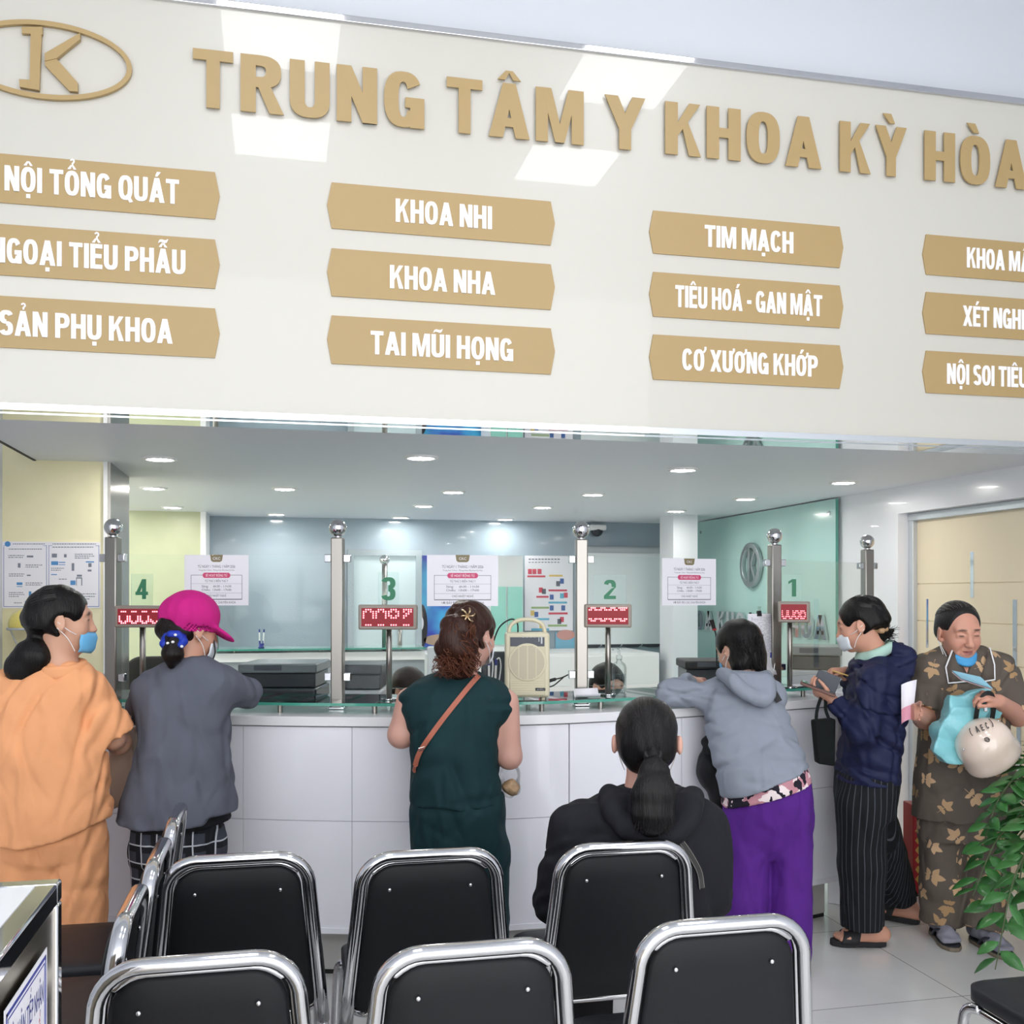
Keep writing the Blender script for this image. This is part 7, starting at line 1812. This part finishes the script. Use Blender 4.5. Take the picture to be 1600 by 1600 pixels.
    def onshell(p):
        V = shell_VQ[0]; p = np.array(p); m_ = (np.abs(V[:, 0]-p[0]) < .01) & (np.abs(V[:, 2]-p[2]) < .01); return np.array((p[0], V[m_, 1].min()-.0012 if m_.any() else p[1], p[2]))
    mb = MB(); k = 4.33/1600
    for i, ch in enumerate('AEC'):
        qs = glyph(ch)[1]; th = math.radians(24); o_ = np.array(W(1513+i*7.2, 1141-i*3.0, -.27))
        for q in qs:
            pq = []
            for a_, b2 in q: x_, z_ = a_*.019, b2*.022; pq.append(onshell(o_+np.array((x_*math.cos(th)-z_*math.sin(th)*.2, 0, x_*math.sin(th)+z_))))
            mb.add(pq, [(0, 1, 2, 3)])
    for sgn, x, y in ((-1, 1508, 1142), (1, 1536, 1128)):
        pts = [onshell(np.array(W(x, y, -.27))+np.array((sgn*(.006*math.cos(t)), 0, .014*math.sin(t)+.004))) for t in [-1.3+2.6*i/10 for i in range(11)]]
        mb.tube(pts, .0014, 5)
    o_ = np.array(W(1524, 1150, -.27)); mb.tube([onshell(o_+np.array((.009*math.cos(t), 0, .008*math.sin(t)))) for t in [i*math.pi/8 for i in range(16)]], .0014, 5, closed=True)
    mb.tube([onshell(o_+np.array((.005*math.cos(t), 0, .004*math.sin(t)))) for t in [i*math.pi/4 for i in range(8)]], .0012, 5, closed=True)
    mb.build('decal', mat('decal_grey', (70, 66, 66), .4), hm, solid=.0008)
    mb = MB()
    for x, y in ((1550, 1124), (1497, 1168)): mb.ball(onshell(W(x, y, -.27)), (.004, .003, .004), 10, 6)
    mb.build('rivet', M_chrome, hm, smooth=True)
    mb = MB(); strip(mb, spline([W(1524, 1130, -.24), W(1528, 1104, -.28), W(1538, 1086, -.30), W(1548, 1084, -.29), W(1553, 1100, -.27), W(1550, 1124, -.24)], 5), .020, .003, (0, -1, 0)); mb.build('chin_strap', M_black, hm)
    mb = MB(); q = Vector(W(1540, 1106, -.30)); mb.box(q.x-.008, q.y-.004, q.z-.016, q.x+.008, q.y+.004, q.z+.016); mb.build('buckle', M_chrome, hm, bevel=.003)
    bg = thing('teal_bag', 'crumpled light teal plastic bag hanging behind the cream helmet', 'bag', F.root.location, -TH)
    S = Vol(W(1505, 1135, -.20)-np.array((.17, .08, .19)), W(1505, 1135, -.20)+np.array((.20, .08, .18)), .005)
    def quadslab(pts, y0, th):
        pts = [np.array(p) for p in pts]; n = len(pts)
        if sum(pts[i][0]*pts[(i+1) % n][2]-pts[(i+1) % n][0]*pts[i][2] for i in range(n)) < 0: pts = pts[::-1]
        def f(X, Y, Z):
            d = -1e9
            for i in range(n):
                a_, b2 = pts[i], pts[(i+1) % n]; e = b2-a_; nn = np.array((e[2], 0, -e[0])); nn /= np.linalg.norm(nn)
                d = np.maximum(d, (X-a_[0])*nn[0]+(Z-a_[2])*nn[2])
            return np.maximum(d, np.abs(Y-y0)-th)
        P_ = np.array(pts); S.op(f, P_.min(0)-.02, P_.max(0)+.02, .015)
    quadslab([W(1482, 1086, -.2), W(1536, 1081, -.2), W(1530, 1120, -.2), W(1486, 1120, -.2)], -.205, .020)
    quadslab([W(1486, 1108, -.2), W(1538, 1100, -.2), W(1530, 1186, -.2), W(1474, 1188, -.2), W(1455, 1172, -.2), W(1466, 1130, -.2)], -.205, .034)
    quadslab([W(1536, 1092, -.2), W(1556, 1098, -.2), W(1566, 1124, -.2), W(1530, 1128, -.2)], -.20, .014)
    S.fold(.010, 5, (26, 10, 24)); vmesh('film', S.mesh(1), mat('teal_film', (136, 204, 212), .3, spec=.6, bump=.9, bscale=16), bg)
    return F
# ---------------------------------------------------------------- seated staff behind the screen
def staff(x, ytop, d, yaw, pitch, label, hm_, top):
    F = Fig(label, x, d); W = F.W; c = np.array(W(x, ytop, 0))+np.array((0, 0, -.115)); R = rotm(yaw, pitch); sc = .98
    B = Vol((-.36, -.50, .2), (.36, .30, 1.34), .007); T = head(B, c, R, sc); z = c[2]
    neck(B, T, (0, .03, z-.22), .05, .06); B.loft([(z-.62, 0, .04, .15, .10), (z-.34, 0, .04, .17, .10), (z-.26, 0, .04, .15, .08), (z-.20, 0, .03, .07, .06)])
    for s in (-1, 1): B.chain([(s*.17, .04, z-.29), (s*.20, .0, .84), (s*.10, -.20, .835)], [.045, .04, .028]); hand(B, (s*.10, -.20, .835), (-s*.3, -1, .0), (0, 0, -1), s, (4, 10, 6), .9)
    VQ = B.mesh(1); vmesh('body', VQ, M_skin, F.root, skin_col(VQ[0], T, R, c, sc, (204, 158, 136)))
    S = Vol((-.36, -.36, .42), (.36, .30, 1.2), .008); S.loft([(.46, 0, .05, .18, .14), (z-.40, 0, .04, .19, .13), (z-.27, 0, .04, .18, .11), (z-.205, 0, .03, .085, .075)])
    for s in (-1, 1): S.chain([(s*.165, .04, z-.29), (s*.20, .0, .85), (s*.11, -.2, .825)], [.062, .055, .042], .03)
    S.fold(.004, 3); vmesh('tunic', S.mesh(1), top, F.root)
    H = Vol(c-np.array((.18, .18, .2)), c+np.array((.18, .18, .17)), .006); hair_cap(H, T, R, sc, .013, -.06); H.fold(.0015, 3, (40, 40, 12)); vmesh('hair', H.mesh(1), hm_, F.root)
    st = thing('staff_stool', label.replace('person', 'stool of the person').split(' seated')[0]+' behind the counter', 'stool', F.root.location, -TH)
    mb = MB(); mb.lathe([(.19, .40), (.20, .43), (.19, .46)], (0, .05, 0), 24); mb.build('seat', M_vinyl, st); mb = MB(); mb.cyl((0, .05, .02), (0, .05, .40), .03); mb.lathe([(.2, 0), (.2, .02), (.05, .04)], (0, .05, 0), 24); mb.build('base', M_steel, st)
    return F
person_orange(); person_cap(); person_teal(); person_seated(); person_grey(); person_navy(); person_brown()
M_tun = cloth('white_tunic', (226, 228, 232))
staff(641, 1044, 5.16, 140, 10, 'person with dark brown hair seated behind the counter 3 display', hair_mat('faded_brown_hair', (74, 62, 58)), M_tun)
staff(950, 1038, 5.30, 155, 12, 'person with short black hair seated behind the counter 2 display', M_hblack, M_tun)
tote = thing('beige_tote_bag', 'beige cloth tote bag hanging between the women in orange and grey', 'bag', base_at(198, 3.9), -TH)
def tw(x, y, dy=0.): d = 3.9+dy; return Vector(((x-800)*d/1600-(198-800)*3.9/1600, dy, EYE-(y-HOR)*d/1600))
mb = MB(); pts = [tw(174, 1150), tw(196, 1140), tw(216, 1135), tw(214, 1250), tw(176, 1264)]
v = [p+Vector((0, dy, 0)) for dy in (-.035, .035) for p in pts]; mb.add(v, [(0, 1, 2, 3, 4), (5, 6, 7, 8, 9)]+[(i, (i+1) % 5, 5+(i+1) % 5, 5+i) for i in range(5)]); mb.build('body', cloth('beige_canvas', (186, 168, 152), .9, .15, 300), tote, bevel=.012)
mb = MB(); strip(mb, spline([tw(190, 1143, -.02), tw(201, 1122, -.01), tw(210, 1108, .03), tw(217, 1118, .0), tw(214, 1138, -.02)], 6), .016, .004, (0, -1, 0)); mb.build('handle', MATS['beige_canvas'], tote)
